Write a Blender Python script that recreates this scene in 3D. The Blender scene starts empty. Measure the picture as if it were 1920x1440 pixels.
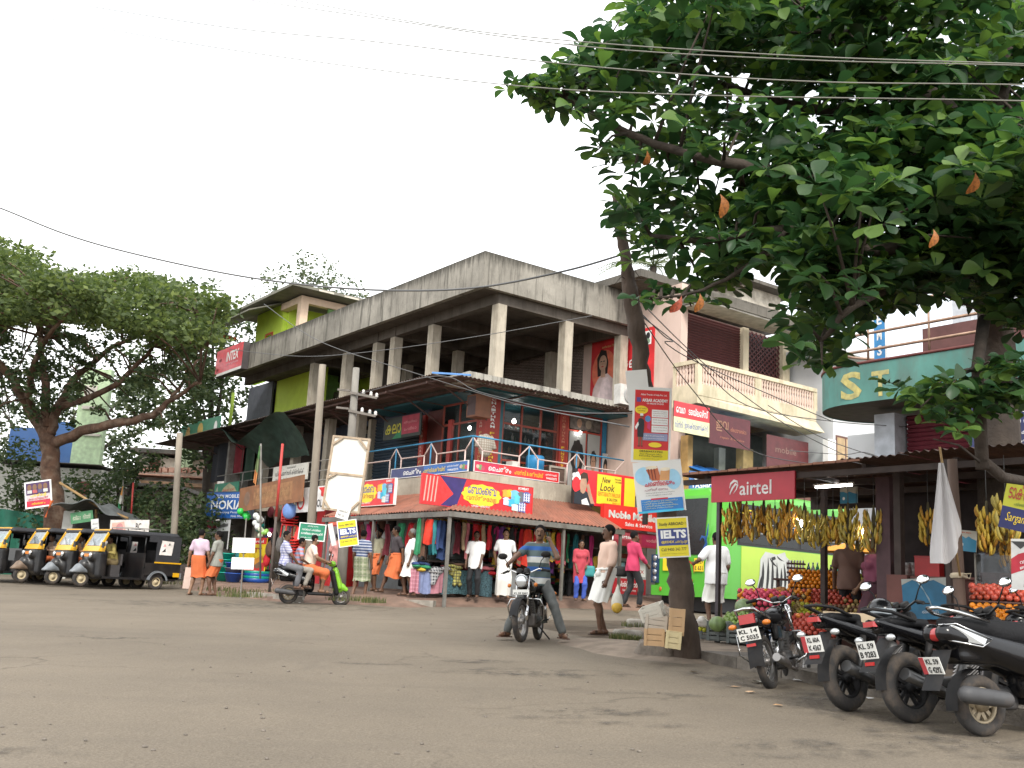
import bpy, math, random
import numpy as np
from mathutils import Matrix, Vector
R=math.radians; PI=math.pi
rnd=random.Random(7)
SC=bpy.context.scene; COL=SC.collection
# ------------------------------------------------------------ camera, sky, sun, exposure
FPX=1928.; PIT=R(11.46); ROL=R(3.3); HC=1.2
cam_d=bpy.data.cameras.new('camera'); cam=bpy.data.objects.new('camera',cam_d); COL.objects.link(cam)
cam_d.sensor_width=36; cam_d.lens=36*FPX/1920; cam_d.clip_start=.05; cam_d.clip_end=1500
_f=Vector((0,math.cos(PIT),math.sin(PIT))); _u0=Vector((0,-math.sin(PIT),math.cos(PIT))); _r0=Vector((1,0,0))
_rt=_r0*math.cos(ROL)+_u0*math.sin(ROL); _up=_u0*math.cos(ROL)-_r0*math.sin(ROL)
_m=Matrix((_rt,_up,-_f)).transposed().to_4x4(); _m.translation=(0,0,HC); cam.matrix_world=_m
SC.camera=cam
W=bpy.data.worlds.new('World'); SC.world=W; W.use_nodes=True
nt=W.node_tree; nt.nodes.clear()
def nn(t,k,**kw):
    n=t.nodes.new(k)
    for a,b in kw.items(): setattr(n,a,b)
    return n
SUN_EL=R(42); SUN_AZ=R(172)     # azimuth from +Y towards +X
sky=nn(nt,'ShaderNodeTexSky',sky_type='NISHITA'); sky.sun_disc=False; sky.sun_elevation=SUN_EL; sky.sun_rotation=SUN_AZ
sky.air_density=1.4; sky.dust_density=3
tc=nn(nt,'ShaderNodeTexCoord'); noi=nn(nt,'ShaderNodeTexNoise'); noi.inputs['Scale'].default_value=1.7; noi.inputs['Detail'].default_value=5
mp=nn(nt,'ShaderNodeMapping'); mp.inputs['Scale'].default_value=(1,1,2.2); mp.inputs['Location'].default_value=(.35,.1,.3)
rp=nn(nt,'ShaderNodeValToRGB'); rp.color_ramp.elements[0].position=.36; rp.color_ramp.elements[0].color=(.6,.6,.6,1); rp.color_ramp.elements[1].position=.5
mx=nn(nt,'ShaderNodeMix',data_type='RGBA'); mx.inputs[7].default_value=(11.2,11.4,11.6,1)
bg=nn(nt,'ShaderNodeBackground'); bg.inputs['Strength'].default_value=.1; wo=nn(nt,'ShaderNodeOutputWorld')
L=nt.links.new
L(tc.outputs['Generated'],mp.inputs[0]); L(mp.outputs[0],noi.inputs['Vector']); L(noi.outputs['Fac'],rp.inputs[0])
L(rp.outputs[0],mx.inputs[0]); L(sky.outputs[0],mx.inputs[6]); L(mx.outputs[2],bg.inputs[0]); L(bg.outputs[0],wo.inputs[0])
sun_d=bpy.data.lights.new('sun','SUN'); sun=bpy.data.objects.new('sun',sun_d); COL.objects.link(sun)
sun_d.energy=1.5; sun_d.angle=R(14); sun_d.color=(1,.95,.87)
sd=Vector((math.sin(SUN_AZ)*math.cos(SUN_EL),math.cos(SUN_AZ)*math.cos(SUN_EL),math.sin(SUN_EL)))
sun.rotation_euler=sd.to_track_quat('Z','Y').to_euler(); sun.location=(0,0,40)
vs=SC.view_settings; SC.display_settings.display_device='sRGB'; vs.view_transform='Standard'; vs.look='None'; vs.exposure=1.1; vs.gamma=1; vs.use_curve_mapping=False
SC.cycles.max_bounces=6; SC.cycles.diffuse_bounces=3; SC.cycles.glossy_bounces=3; SC.cycles.transparent_max_bounces=8; SC.cycles.transmission_bounces=4
SC.cycles.caustics_reflective=False; SC.cycles.caustics_refractive=False
# ------------------------------------------------------------ survey helpers: sight line meets a real plane
AZ=R(36.); P0=Vector((-.98,28.,0)); dR=Vector((math.cos(AZ),math.sin(AZ),0)); dL=Vector((-math.sin(AZ),math.cos(AZ),0))
CAM=Vector((0,0,HC)); GA,GB=.025,.031
def gz(x,y): return GA*max(-60,min(60,x))+GB*max(-30,min(60,y))
def ray(x,y): return _f*FPX+_rt*(x-960)+_up*(720-y)
def gnd(x,y,h=0):
    d=ray(x,y); return CAM+d*((h-HC)/(d.z-GA*d.x-GB*d.y))
def at(x,y,Y):
    d=ray(x,y); return CAM+d*(Y/d.y)
def toloc(p):
    q=p-P0; return Vector((q.dot(dR),q.dot(dL),p.z))
def onu(x,y,u):
    d=ray(x,y); return toloc(CAM+d*((u-(CAM-P0).dot(dR))/d.dot(dR)))
def onv(x,y,v):
    d=ray(x,y); return toloc(CAM+d*((v-(CAM-P0).dot(dL))/d.dot(dL)))
def W3(u,v,z): return P0+dR*u+dL*v+Vector((0,0,z))
def onpl(x,y,o,n):
    d=ray(x,y); return CAM+d*((o-CAM).dot(n)/d.dot(n))
# ------------------------------------------------------------ materials
def hx(s):
    c=[int(s[i:i+2],16)/255 for i in (0,2,4)]
    return tuple(x/12.92 if x<=.04045 else ((x+.055)/1.055)**2.4 for x in c)
MATS={}
def C(c): return hx(c) if isinstance(c,str) else c
def _new(name):
    m=bpy.data.materials.new(name); m.use_nodes=True; t=m.node_tree; b=t.nodes['Principled BSDF']
    return m,t,b
def mulc(c,k): return tuple(min(1,max(0,x*k)) for x in c)+(1,)
def M(c,rough=.7,metal=0,var=.18,scale=5,bump=0,bscale=40,dirt=0,dirtc='5a4a3a',stretch=None,spec=None,emit=0,alpha=1,trans=0,name=None,dscale=2.2,sub=None):
    key=('M',c,rough,metal,var,scale,bump,bscale,dirt,dirtc,stretch,spec,emit,alpha,trans,dscale)
    if key in MATS: return MATS[key]
    col=C(c); m,t,b=_new(name or 'paint'); L=t.links.new
    b.inputs['Roughness'].default_value=rough; b.inputs['Metallic'].default_value=metal
    if spec is not None: b.inputs['Specular IOR Level'].default_value=spec
    if emit:
        b.inputs['Emission Color'].default_value=(*col,1); b.inputs['Emission Strength'].default_value=emit
    if trans: b.inputs['Transmission Weight'].default_value=trans
    if alpha<1: b.inputs['Alpha'].default_value=alpha
    tc=nn(t,'ShaderNodeTexCoord'); vec=tc.outputs['Object']
    if stretch:
        mp=nn(t,'ShaderNodeMapping'); mp.inputs['Scale'].default_value=stretch; L(vec,mp.inputs[0]); vec=mp.outputs[0]
    n1=nn(t,'ShaderNodeTexNoise'); n1.inputs['Scale'].default_value=scale; n1.inputs['Detail'].default_value=4; L(vec,n1.inputs['Vector'])
    r=nn(t,'ShaderNodeValToRGB'); r.color_ramp.elements[0].position=.3; r.color_ramp.elements[1].position=.7
    r.color_ramp.elements[0].color=mulc(col,1-var); r.color_ramp.elements[1].color=mulc(col,1+var); L(n1.outputs['Fac'],r.inputs[0])
    out=r.outputs[0]
    if dirt:
        n2=nn(t,'ShaderNodeTexNoise'); n2.inputs['Scale'].default_value=dscale; n2.inputs['Detail'].default_value=7; n2.inputs['Roughness'].default_value=.65; L(vec,n2.inputs['Vector'])
        r2=nn(t,'ShaderNodeValToRGB'); r2.color_ramp.elements[0].position=.46; r2.color_ramp.elements[1].position=.7
        r2.color_ramp.elements[1].color=(dirt,dirt,dirt,1); L(n2.outputs['Fac'],r2.inputs[0])
        mx=nn(t,'ShaderNodeMix',data_type='RGBA'); mx.inputs[7].default_value=(*C(dirtc),1); L(r2.outputs[0],mx.inputs[0]); L(out,mx.inputs[6]); out=mx.outputs[2]
    L(out,b.inputs['Base Color'])
    if bump:
        n3=nn(t,'ShaderNodeTexNoise'); n3.inputs['Scale'].default_value=bscale; n3.inputs['Detail'].default_value=3; L(vec,n3.inputs['Vector'])
        bp=nn(t,'ShaderNodeBump'); bp.inputs['Strength'].default_value=bump; bp.inputs['Distance'].default_value=.02; L(n3.outputs['Fac'],bp.inputs['Height']); L(bp.outputs[0],b.inputs['Normal'])
    MATS[key]=m; return m
def Mpat(kind,c1,c2,c3=None,s=10,rough=.85,axis=2,w=.5,uv=False):
    """woven cloth: kind 'stripe' or 'check'"""
    key=('P',kind,c1,c2,c3,s,axis,w,uv)
    if key in MATS: return MATS[key]
    m,t,b=_new('cloth'); L=t.links.new; b.inputs['Roughness'].default_value=rough; b.inputs['Specular IOR Level'].default_value=.15
    tc=nn(t,'ShaderNodeTexCoord'); sp=nn(t,'ShaderNodeSeparateXYZ'); L(tc.outputs['UV' if uv else 'Object'],sp.inputs[0])
    def band(o,sc,ph=0,w=w):
        a=nn(t,'ShaderNodeMath',operation='MULTIPLY_ADD'); a.inputs[1].default_value=sc; a.inputs[2].default_value=ph; L(o,a.inputs[0])
        f=nn(t,'ShaderNodeMath',operation='FRACT'); L(a.outputs[0],f.inputs[0])
        g=nn(t,'ShaderNodeMath',operation='LESS_THAN'); g.inputs[1].default_value=w; L(f.outputs[0],g.inputs[0]); return g.outputs[0]
    col=None
    def mix(fac,a,bb,k=1):
        x=nn(t,'ShaderNodeMix',data_type='RGBA')
        if k!=1:
            q=nn(t,'ShaderNodeMath',operation='MULTIPLY'); q.inputs[1].default_value=k; L(fac,q.inputs[0]); fac=q.outputs[0]
        L(fac,x.inputs[0])
        for i,z in ((6,a),(7,bb)):
            if isinstance(z,tuple): x.inputs[i].default_value=(*z,1)
            else: L(z,x.inputs[i])
        return x.outputs[2]
    o=sp.outputs
    if kind=='stripe':
        col=mix(band(o[axis],s),C(c1),C(c2))
        if c3: col=mix(band(o[axis],s*.5,.3,.28),col,C(c3),.9)
    else:
        a,bx=(0,1) if uv else (0,2)
        col=mix(band(o[a],s),C(c1),C(c2),.6); col=mix(band(o[bx],s),col,C(c2),.6)
        if c3: col=mix(band(o[a],s*.5,.1),col,C(c3),.35); col=mix(band(o[bx],s*.5,.1),col,C(c3),.35)
    L(col,b.inputs['Base Color']); MATS[key]=m; return m
def Mfol(c1,c2,c3,trans=.35,rough=.45,noise=.6):
    key=('F',c1,c2,c3,trans)
    if key in MATS: return MATS[key]
    m,t,b=_new('foliage'); L=t.links.new; b.inputs['Roughness'].default_value=rough; b.inputs['Specular IOR Level'].default_value=.35
    g=nn(t,'ShaderNodeNewGeometry'); oi=nn(t,'ShaderNodeObjectInfo'); ad=nn(t,'ShaderNodeMath',operation='ADD'); L(g.outputs['Random Per Island'],ad.inputs[0]); L(oi.outputs['Random'],ad.inputs[1])
    fr=nn(t,'ShaderNodeMath',operation='FRACT'); L(ad.outputs[0],fr.inputs[0])
    r=nn(t,'ShaderNodeValToRGB'); e=r.color_ramp.elements; e[0].color=(*C(c1),1); e[1].color=(*C(c3),1); e[1].position=1; x=e.new(.6); x.color=(*C(c2),1); L(fr.outputs[0],r.inputs[0])
    L(r.outputs[0],b.inputs['Base Color'])
    tr=nn(t,'ShaderNodeBsdfTranslucent'); hs=nn(t,'ShaderNodeHueSaturation'); hs.inputs['Value'].default_value=1.6; hs.inputs['Saturation'].default_value=1.1; L(r.outputs[0],hs.inputs['Color']); L(hs.outputs[0],tr.inputs[0])
    ms=nn(t,'ShaderNodeMixShader'); ms.inputs[0].default_value=trans; o=t.nodes['Material Output']; L(b.outputs[0],ms.inputs[1]); L(tr.outputs[0],ms.inputs[2]); L(ms.outputs[0],o.inputs[0])
    MATS[key]=m; return m
# ------------------------------------------------------------ mesh building
def npmesh(name,V,F,mat=None,smooth=True):
    V=np.asarray(V,np.float32); F=np.asarray(F,np.int32); n,k=F.shape
    me=bpy.data.meshes.new(name); me.vertices.add(len(V)); me.vertices.foreach_set('co',V.ravel())
    me.loops.add(n*k); me.loops.foreach_set('vertex_index',F.ravel()); me.polygons.add(n)
    me.polygons.foreach_set('loop_start',np.arange(0,n*k,k,dtype=np.int32)); me.polygons.foreach_set('loop_total',np.full(n,k,np.int32))
    if smooth: me.polygons.foreach_set('use_smooth',np.ones(n,bool))
    me.update(calc_edges=True); me.validate()
    if mat: me.materials.append(mat)
    return me
class MB:
    def __init__(s,mat=None):
        s.v=[];s.f=[];s.mi=[];s.sm=[];s.mats=[];s.cur=0;s.uv={};s.T=None
        if mat: s.use(mat)
    def use(s,mat):
        if mat not in s.mats: s.mats.append(mat)
        s.cur=s.mats.index(mat); return s
    def add(s,vs,fs,sm=False):
        b=len(s.v)
        if s.T is not None: vs=[s.T@Vector(p) for p in vs]
        s.v.extend(tuple(p) for p in vs)
        for f in fs: s.f.append(tuple(i+b for i in f)); s.mi.append(s.cur); s.sm.append(sm)
        return b
    def box(s,x0,y0,z0,x1,y1,z1):
        s.add([(x0,y0,z0),(x1,y0,z0),(x1,y1,z0),(x0,y1,z0),(x0,y0,z1),(x1,y0,z1),(x1,y1,z1),(x0,y1,z1)],[(0,3,2,1),(4,5,6,7),(0,1,5,4),(1,2,6,5),(2,3,7,6),(3,0,4,7)]); return s
    def obox(s,c,X,Y,Z,hx_,hy,hz):
        c=Vector(c);X=Vector(X)*hx_;Y=Vector(Y)*hy;Z=Vector(Z)*hz
        vs=[c+X*a+Y*b+Z*d for d in (-1,1) for a,b in ((-1,-1),(1,-1),(1,1),(-1,1))]
        s.add(vs,[(0,3,2,1),(4,5,6,7),(0,1,5,4),(1,2,6,5),(2,3,7,6),(3,0,4,7)]); return s
    def bar(s,a,b,w,h=None,up=(0,0,1)):
        a=Vector(a);b=Vector(b);d=b-a;l=d.length;d.normalize();up=Vector(up)
        if abs(d.dot(up))>.98: up=Vector((1,0,0))
        x=d.cross(up).normalized();y=x.cross(d); return s.obox((a+b)/2,x,y,d,w/2,(h or w)/2,l/2)
    def tube(s,pts,r,n=8,caps=True):
        pts=[Vector(p) for p in pts]; N=len(pts); rs=r if isinstance(r,(list,tuple)) else [r]*N
        vs=[];up=None
        for i,p in enumerate(pts):
            d=(pts[min(i+1,N-1)]-pts[max(i-1,0)]).normalized()
            if up is None: up=Vector((0,0,1)) if abs(d.z)<.9 else Vector((1,0,0))
            x=d.cross(up).normalized(); y=x.cross(d).normalized(); up=y
            for k in range(n):
                a=2*PI*k/n; vs.append(p+(x*math.cos(a)+y*math.sin(a))*rs[i])
        fs=[(i*n+k,i*n+(k+1)%n,(i+1)*n+(k+1)%n,(i+1)*n+k) for i in range(N-1) for k in range(n)]
        b=s.add(vs,fs,True)
        if caps:
            s.f.append(tuple(b+k for k in range(n-1,-1,-1)));s.mi.append(s.cur);s.sm.append(False)
            s.f.append(tuple(b+(N-1)*n+k for k in range(n)));s.mi.append(s.cur);s.sm.append(False)
        return s
    def lathe(s,prof,n=16,c=(0,0,0),axis=(0,0,1),closed=False,sm=True):
        ax=Vector(axis).normalized();t=Vector((1,0,0)) if abs(ax.x)<.9 else Vector((0,1,0));x=ax.cross(t).normalized();y=ax.cross(x);c=Vector(c)
        vs=[c+ax*z+(x*math.cos(2*PI*k/n)+y*math.sin(2*PI*k/n))*r for r,z in prof for k in range(n)]
        P=len(prof);fs=[(i%P*n+k,i%P*n+(k+1)%n,(i+1)%P*n+(k+1)%n,(i+1)%P*n+k) for i in range(P if closed else P-1) for k in range(n)]
        s.add(vs,fs,sm); return s
    def ell(s,c,rx,ry=None,rz=None,n=10,m=6,A=None):
        ry=ry or rx;rz=rz or rx;c=Vector(c);vs=[];
        for j in range(m+1):
            th=PI*j/m
            for k in range(n):
                p=Vector((rx*math.sin(th)*math.cos(2*PI*k/n),ry*math.sin(th)*math.sin(2*PI*k/n),rz*math.cos(th)))
                if A: p=A@p
                vs.append(c+p)
        s.add(vs,[(j*n+k,(j+1)*n+k,(j+1)*n+(k+1)%n,j*n+(k+1)%n) for j in range(m) for k in range(n)],True); return s
    def grid(s,fn,nu,nv,sm=True,flip=False):
        vs=[fn(i/nu,j/nv) for j in range(nv+1) for i in range(nu+1)];w=nu+1
        fs=[(j*w+i,j*w+i+1,(j+1)*w+i+1,(j+1)*w+i) for j in range(nv) for i in range(nu)]
        if flip: fs=[f[::-1] for f in fs]
        b=s.add(vs,fs,sm)
        for j in range(nv+1):
            for i in range(nu+1): s.uv[b+j*w+i]=(i/nu,j/nv)
        return s
    def slab(s,fn,nu,nv,th,sm=True):
        """thick sheet: fn grid plus copy offset by th (vector)"""
        th=Vector(th); s.grid(fn,nu,nv,sm); s.grid(lambda a,b:Vector(fn(a,b))+th,nu,nv,sm,True)
        e=[fn(i/nu,0) for i in range(nu+1)]+[fn(1,j/nv) for j in range(1,nv+1)]+[fn(1-i/nu,1) for i in range(1,nu+1)]+[fn(0,1-j/nv) for j in range(1,nv)]
        n=len(e); s.add([Vector(p) for p in e]+[Vector(p)+th for p in e],[(i,i+n,(i+1)%n+n,(i+1)%n) for i in range(n)]); return s
    def prism(s,poly,th,fr=None):
        """poly in xy, thickness th along z, through frame fr"""
        n=len(poly);fr=fr or Matrix()
        s.add([fr@Vector((p[0],p[1],0)) for p in poly]+[fr@Vector((p[0],p[1],th)) for p in poly],[tuple(range(n-1,-1,-1)),tuple(range(n,2*n))]+[(i,(i+1)%n,(i+1)%n+n,i+n) for i in range(n)]); return s
    def flat(s,poly,z,fr=None):
        fr=fr or Matrix(); s.add([fr@Vector((p[0],p[1],z)) for p in poly],[tuple(range(len(poly)))]); return s
    def mesh(s,name):
        me=bpy.data.meshes.new(name); me.from_pydata(s.v,[],s.f)
        for m in s.mats: me.materials.append(m)
        if len(s.mats)>1: me.polygons.foreach_set('material_index',s.mi)
        if any(s.sm): me.polygons.foreach_set('use_smooth',s.sm)
        if s.uv:
            ul=me.uv_layers.new(name='UVMap'); li=np.empty(len(me.loops),np.int32); me.loops.foreach_get('vertex_index',li)
            U=np.zeros((len(s.v),2),np.float32)
            for k,q in s.uv.items(): U[k]=q
            ul.data.foreach_set('uv',U[li].ravel())
        me.update(); return me
class SDF:
    """implicit solid on a grid, meshed with surface nets"""
    def __init__(s,lo,hi,h):
        s.h=h;s.lo=np.array(lo,float);s.n=np.ceil((np.array(hi)-s.lo)/h).astype(int)+1
        s.ax=[s.lo[i]+h*np.arange(s.n[i]) for i in range(3)]; s.F=np.full(s.n,1.)
    def _sl(s,lo,hi):
        a=np.clip(np.floor((lo-s.lo)/s.h).astype(int),0,s.n);b=np.clip(np.ceil((hi-s.lo)/s.h).astype(int)+1,0,s.n)
        sl=tuple(slice(a[i],b[i]) for i in range(3)); g=np.ix_(*[s.ax[i][sl[i]] for i in range(3)]); return sl,g
    def _put(s,sl,d,k,sub=False):
        f=s.F[sl]
        if sub:
            s.F[sl]=np.maximum(f,-d); return
        if k<=0: s.F[sl]=np.minimum(f,d)
        else:
            h=np.clip(.5+.5*(f-d)/k,0,1); s.F[sl]=f*(1-h)+d*h-k*h*(1-h)
    def cone(s,a,b,ra,rb,k=.03,sub=False):
        a=np.array(a,float);b=np.array(b,float);r=max(ra,rb)+k+2*s.h
        sl,g=s._sl(np.minimum(a,b)-r,np.maximum(a,b)+r)
        if min(s.F[sl].shape)==0: return s
        ab=b-a;L=max(ab@ab,1e-9); P=[g[i]-a[i] for i in range(3)]
        t=np.clip((P[0]*ab[0]+P[1]*ab[1]+P[2]*ab[2])/L,0,1)
        d=np.sqrt((P[0]-t*ab[0])**2+(P[1]-t*ab[1])**2+(P[2]-t*ab[2])**2)-(ra+(rb-ra)*t); s._put(sl,d,k,sub); return s
    def ell(s,c,r,k=.03,A=None,sub=False):
        c=np.array(c,float);r=np.array(r,float);m=r.max()+k+2*s.h; sl,g=s._sl(c-m,c+m)
        if min(s.F[sl].shape)==0: return s
        P=[g[i]-c[i] for i in range(3)]
        if A is not None:
            B=np.array(A).T; P=[B[i][0]*P[0]+B[i][1]*P[1]+B[i][2]*P[2] for i in range(3)]
        q=np.sqrt((P[0]/r[0])**2+(P[1]/r[1])**2+(P[2]/r[2])**2)+1e-9
        d=(q-1)*np.sqrt(P[0]**2+P[1]**2+P[2]**2+1e-12)/q; s._put(sl,d,k,sub); return s
    def rbox(s,c,r,rd=.02,k=.02,A=None,sub=False):
        c=np.array(c,float);r=np.array(r,float);m=np.linalg.norm(r)+k+2*s.h; sl,g=s._sl(c-m,c+m)
        if min(s.F[sl].shape)==0: return s
        P=[g[i]-c[i] for i in range(3)]
        if A is not None:
            B=np.array(A).T; P=[B[i][0]*P[0]+B[i][1]*P[1]+B[i][2]*P[2] for i in range(3)]
        Q=[np.abs(P[i])-r[i]+rd for i in range(3)]
        d=np.sqrt(sum(np.maximum(q,0)**2 for q in Q))+np.minimum(np.maximum(np.maximum(Q[0],Q[1]),Q[2]),0)-rd; s._put(sl,d,k,sub); return s
    def cut(s,o,n):
        o=np.array(o,float);n=np.array(n,float);n/=np.linalg.norm(n); g=np.ix_(*s.ax)
        s.F=np.maximum(s.F,(g[0]-o[0])*n[0]+(g[1]-o[1])*n[1]+(g[2]-o[2])*n[2]); return s
    def net(s):
        F=np.pad(s.F,1,constant_values=1.); ins=F<0; cs=sum(ins[i:i+F.shape[0]-1,j:j+F.shape[1]-1,k:k+F.shape[2]-1].astype(np.int8) for i in (0,1) for j in (0,1) for k in (0,1))
        cell=np.argwhere((cs>0)&(cs<8)); pos=np.zeros((len(cell),3));cnt=np.zeros(len(cell))
        val=lambda o:F[cell[:,0]+o[0],cell[:,1]+o[1],cell[:,2]+o[2]]
        for ax in range(3):
            o1,o2=[i for i in range(3) if i!=ax]
            for p in (0,1):
                for q in (0,1):
                    a=[0,0,0];a[o1]=p;a[o2]=q;b=list(a);b[ax]=1
                    va,vb=val(a),val(b);c=(va<0)!=(vb<0); t=np.where(c,va/np.where(c,va-vb,1),0)
                    A=np.array(a,float)[None]*c[:,None]; A[:,ax]+=t*c; pos+=A; cnt+=c
        V=s.lo+s.h*(cell-1+pos/np.maximum(cnt,1)[:,None])
        idx=np.full(cs.shape,-1,np.int32); idx[cell[:,0],cell[:,1],cell[:,2]]=np.arange(len(cell)); FS=[]
        for ax in range(3):
            o1,o2=[(1,2),(2,0),(0,1)][ax]
            sl0=[slice(1,-1)]*3;sl1=[slice(1,-1)]*3;sl0[ax]=slice(0,-1);sl1[ax]=slice(1,None)
            a=ins[tuple(sl0)];b=ins[tuple(sl1)]
            for cond,fl in ((a&~b,0),(~a&b,1)):
                e=np.argwhere(cond)
                if not len(e): continue
                for i in range(3):
                    if i!=ax: e[:,i]+=1
                q=[]
                for d1,d2 in ((-1,-1),(0,-1),(0,0),(-1,0)):
                    c=e.copy();c[:,o1]+=d1;c[:,o2]+=d2; q.append(idx[c[:,0],c[:,1],c[:,2]])
                q=np.stack(q,1); FS.append(q[:,::-1] if fl else q)
        return V,(np.concatenate(FS) if FS else np.zeros((0,4),int))
    def mesh(s,name,mat):
        V,F=s.net(); return npmesh(name,V,F,mat)
def link(name,me,parent=None,loc=None):
    o=bpy.data.objects.new(name,me); COL.objects.link(o)
    if parent: o.parent=parent
    if loc is not None: o.location=loc
    return o
def obj(name,mb,parent=None,loc=None):
    return link(name,mb.mesh(name) if isinstance(mb,MB) else mb,parent,loc)
def tag(o,label=None,cat=None,group=None,kind=None):
    if label: o['label']=label
    if cat: o['category']=cat
    if group: o['group']=group
    if kind: o['kind']=kind
    return o
def thing(name,label,cat,loc=(0,0,0),rz=0,group=None,mat=None):
    o=bpy.data.objects.new(name,None); COL.objects.link(o); o.empty_display_size=.1
    if mat is not None: o.matrix_world=mat
    else: o.location=loc; o.rotation_euler=(0,0,rz)
    return tag(o,label,cat,group)
def struct(name,mb): return tag(obj(name,mb),kind='structure')
def stuff(o): o['kind']='stuff'; return o
def copytree(o,parent=None):
    c=o.copy(); COL.objects.link(c); c.parent=parent
    for ch in o.children: copytree(ch,c)
    return c
def FR(o,x,y=None,z=None):
    """frame: origin, x dir, y dir (up) -> z out"""
    x=Vector(x).normalized(); y=Vector(y).normalized(); z=x.cross(y).normalized(); y=z.cross(x)
    m=Matrix((x,y,z)).transposed().to_4x4(); m.translation=Vector(o); return m
def qframe(tl,tr,bl):
    x=tr-tl; return FR(bl,x,tl-bl),x.length,(tl-bl).length
_tc={}
def text_mesh(s,bold=0,shear=0):
    k=(s,bold,shear)
    if k in _tc: return _tc[k]
    c=bpy.data.curves.new('lettering','FONT'); c.body=s; c.resolution_u=2; c.offset=bold; c.shear=shear; c.fill_mode='FRONT'
    o=bpy.data.objects.new('lettering',c); me=bpy.data.meshes.new_from_object(o)
    V=[tuple(v.co) for v in me.vertices]; Fc=[tuple(p.vertices) for p in me.polygons]
    bpy.data.objects.remove(o); bpy.data.curves.remove(c); bpy.data.meshes.remove(me)
    _tc[k]=(V,Fc); return V,Fc
def put_text(mb,s,x,y,h,w,fr,z,mat,bold=.012,shear=0,rot=0,squeeze=True):
    """text filling height h (cap box) and width w, lower-left x,y"""
    V,Fc=text_mesh(s,bold,shear)
    if not V: return
    xs=[v[0] for v in V];ys=[v[1] for v in V];x0,x1,y0,y1=min(xs),max(xs),min(ys),max(ys)
    sy=h/max(y1-y0,1e-3);sx=w/max(x1-x0,1e-3) if w else sy
    mb.use(mat); ca,sa=math.cos(rot),math.sin(rot)
    P=[]
    for v in V:
        a=(v[0]-x0)*sx;b=(v[1]-y0)*sy
        P.append(fr@Vector((x+a*ca-b*sa,y+a*sa+b*ca,z)))
    mb.add(P,Fc)
def ellpoly(cx,cy,rx,ry,n=20,wob=0,k=8): return [(cx+rx*(1+wob*math.cos(k*2*PI*i/n))*math.cos(2*PI*i/n),cy+ry*(1+wob*math.cos(k*2*PI*i/n))*math.sin(2*PI*i/n)) for i in range(n)]
def board(name,label,cat,fr,w,h,face,th=.03,edge=None,border=0,borderc=None,items=(),parent=None,group=None,pname='panel'):
    """a flat sign: fr origin lower-left, x right, y up, z towards the reader (world or parent space)"""
    if parent is None and label: t=thing(name,label,cat,mat=fr,group=group); f=Matrix(); par=t
    else:
        t=bpy.data.objects.new(name,None); COL.objects.link(t); t.parent=parent; t.matrix_local=fr; f=Matrix(); par=t
    b=MB(edge or face); b.prism([(0,0),(w,0),(w,h),(0,h)],-th,f)
    b.use(face); b.flat([(0,0),(w,0),(w,h),(0,h)],.002,f); obj(pname,b,par)
    if border:
        b=MB(borderc)
        e=border
        b.box(-.001,-.001,-th,w+.001,e,.012);b.box(-.001,h-e,-th,w+.001,h+.001,.012);b.box(-.001,e,-th,e,h-e,.012);b.box(w-e,e,-th,w+.001,h-e,.012); obj('frame',b,par)
    pic=MB();let=MB();z=.004
    for it in items:
        k=it[0]
        if k=='r': pic.use(it[5]).flat([(it[1]*w,it[2]*h),(it[3]*w,it[2]*h),(it[3]*w,it[4]*h),(it[1]*w,it[4]*h)],z,f); z+=.0012
        elif k=='p': pic.use(it[2]).flat([(a*w,c*h) for a,c in it[1]],z,f); z+=.0012
        elif k=='e': pic.use(it[5]).flat([(a*w,c*h) for a,c in ellpoly(it[1],it[2],it[3],it[4],*(it[6] if len(it)>6 else ()))],z,f); z+=.0012
        elif k=='t':
            o=it[7] if len(it)>7 else {}
            put_text(let,it[1],it[2]*w,it[3]*h,it[4]*h,(it[5]*w) if it[5] else None,f,z+.003,it[6],**o)
    if pic.v: obj('printed_picture',pic,par)
    if let.v: obj('lettering',let,par)
    return t
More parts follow.
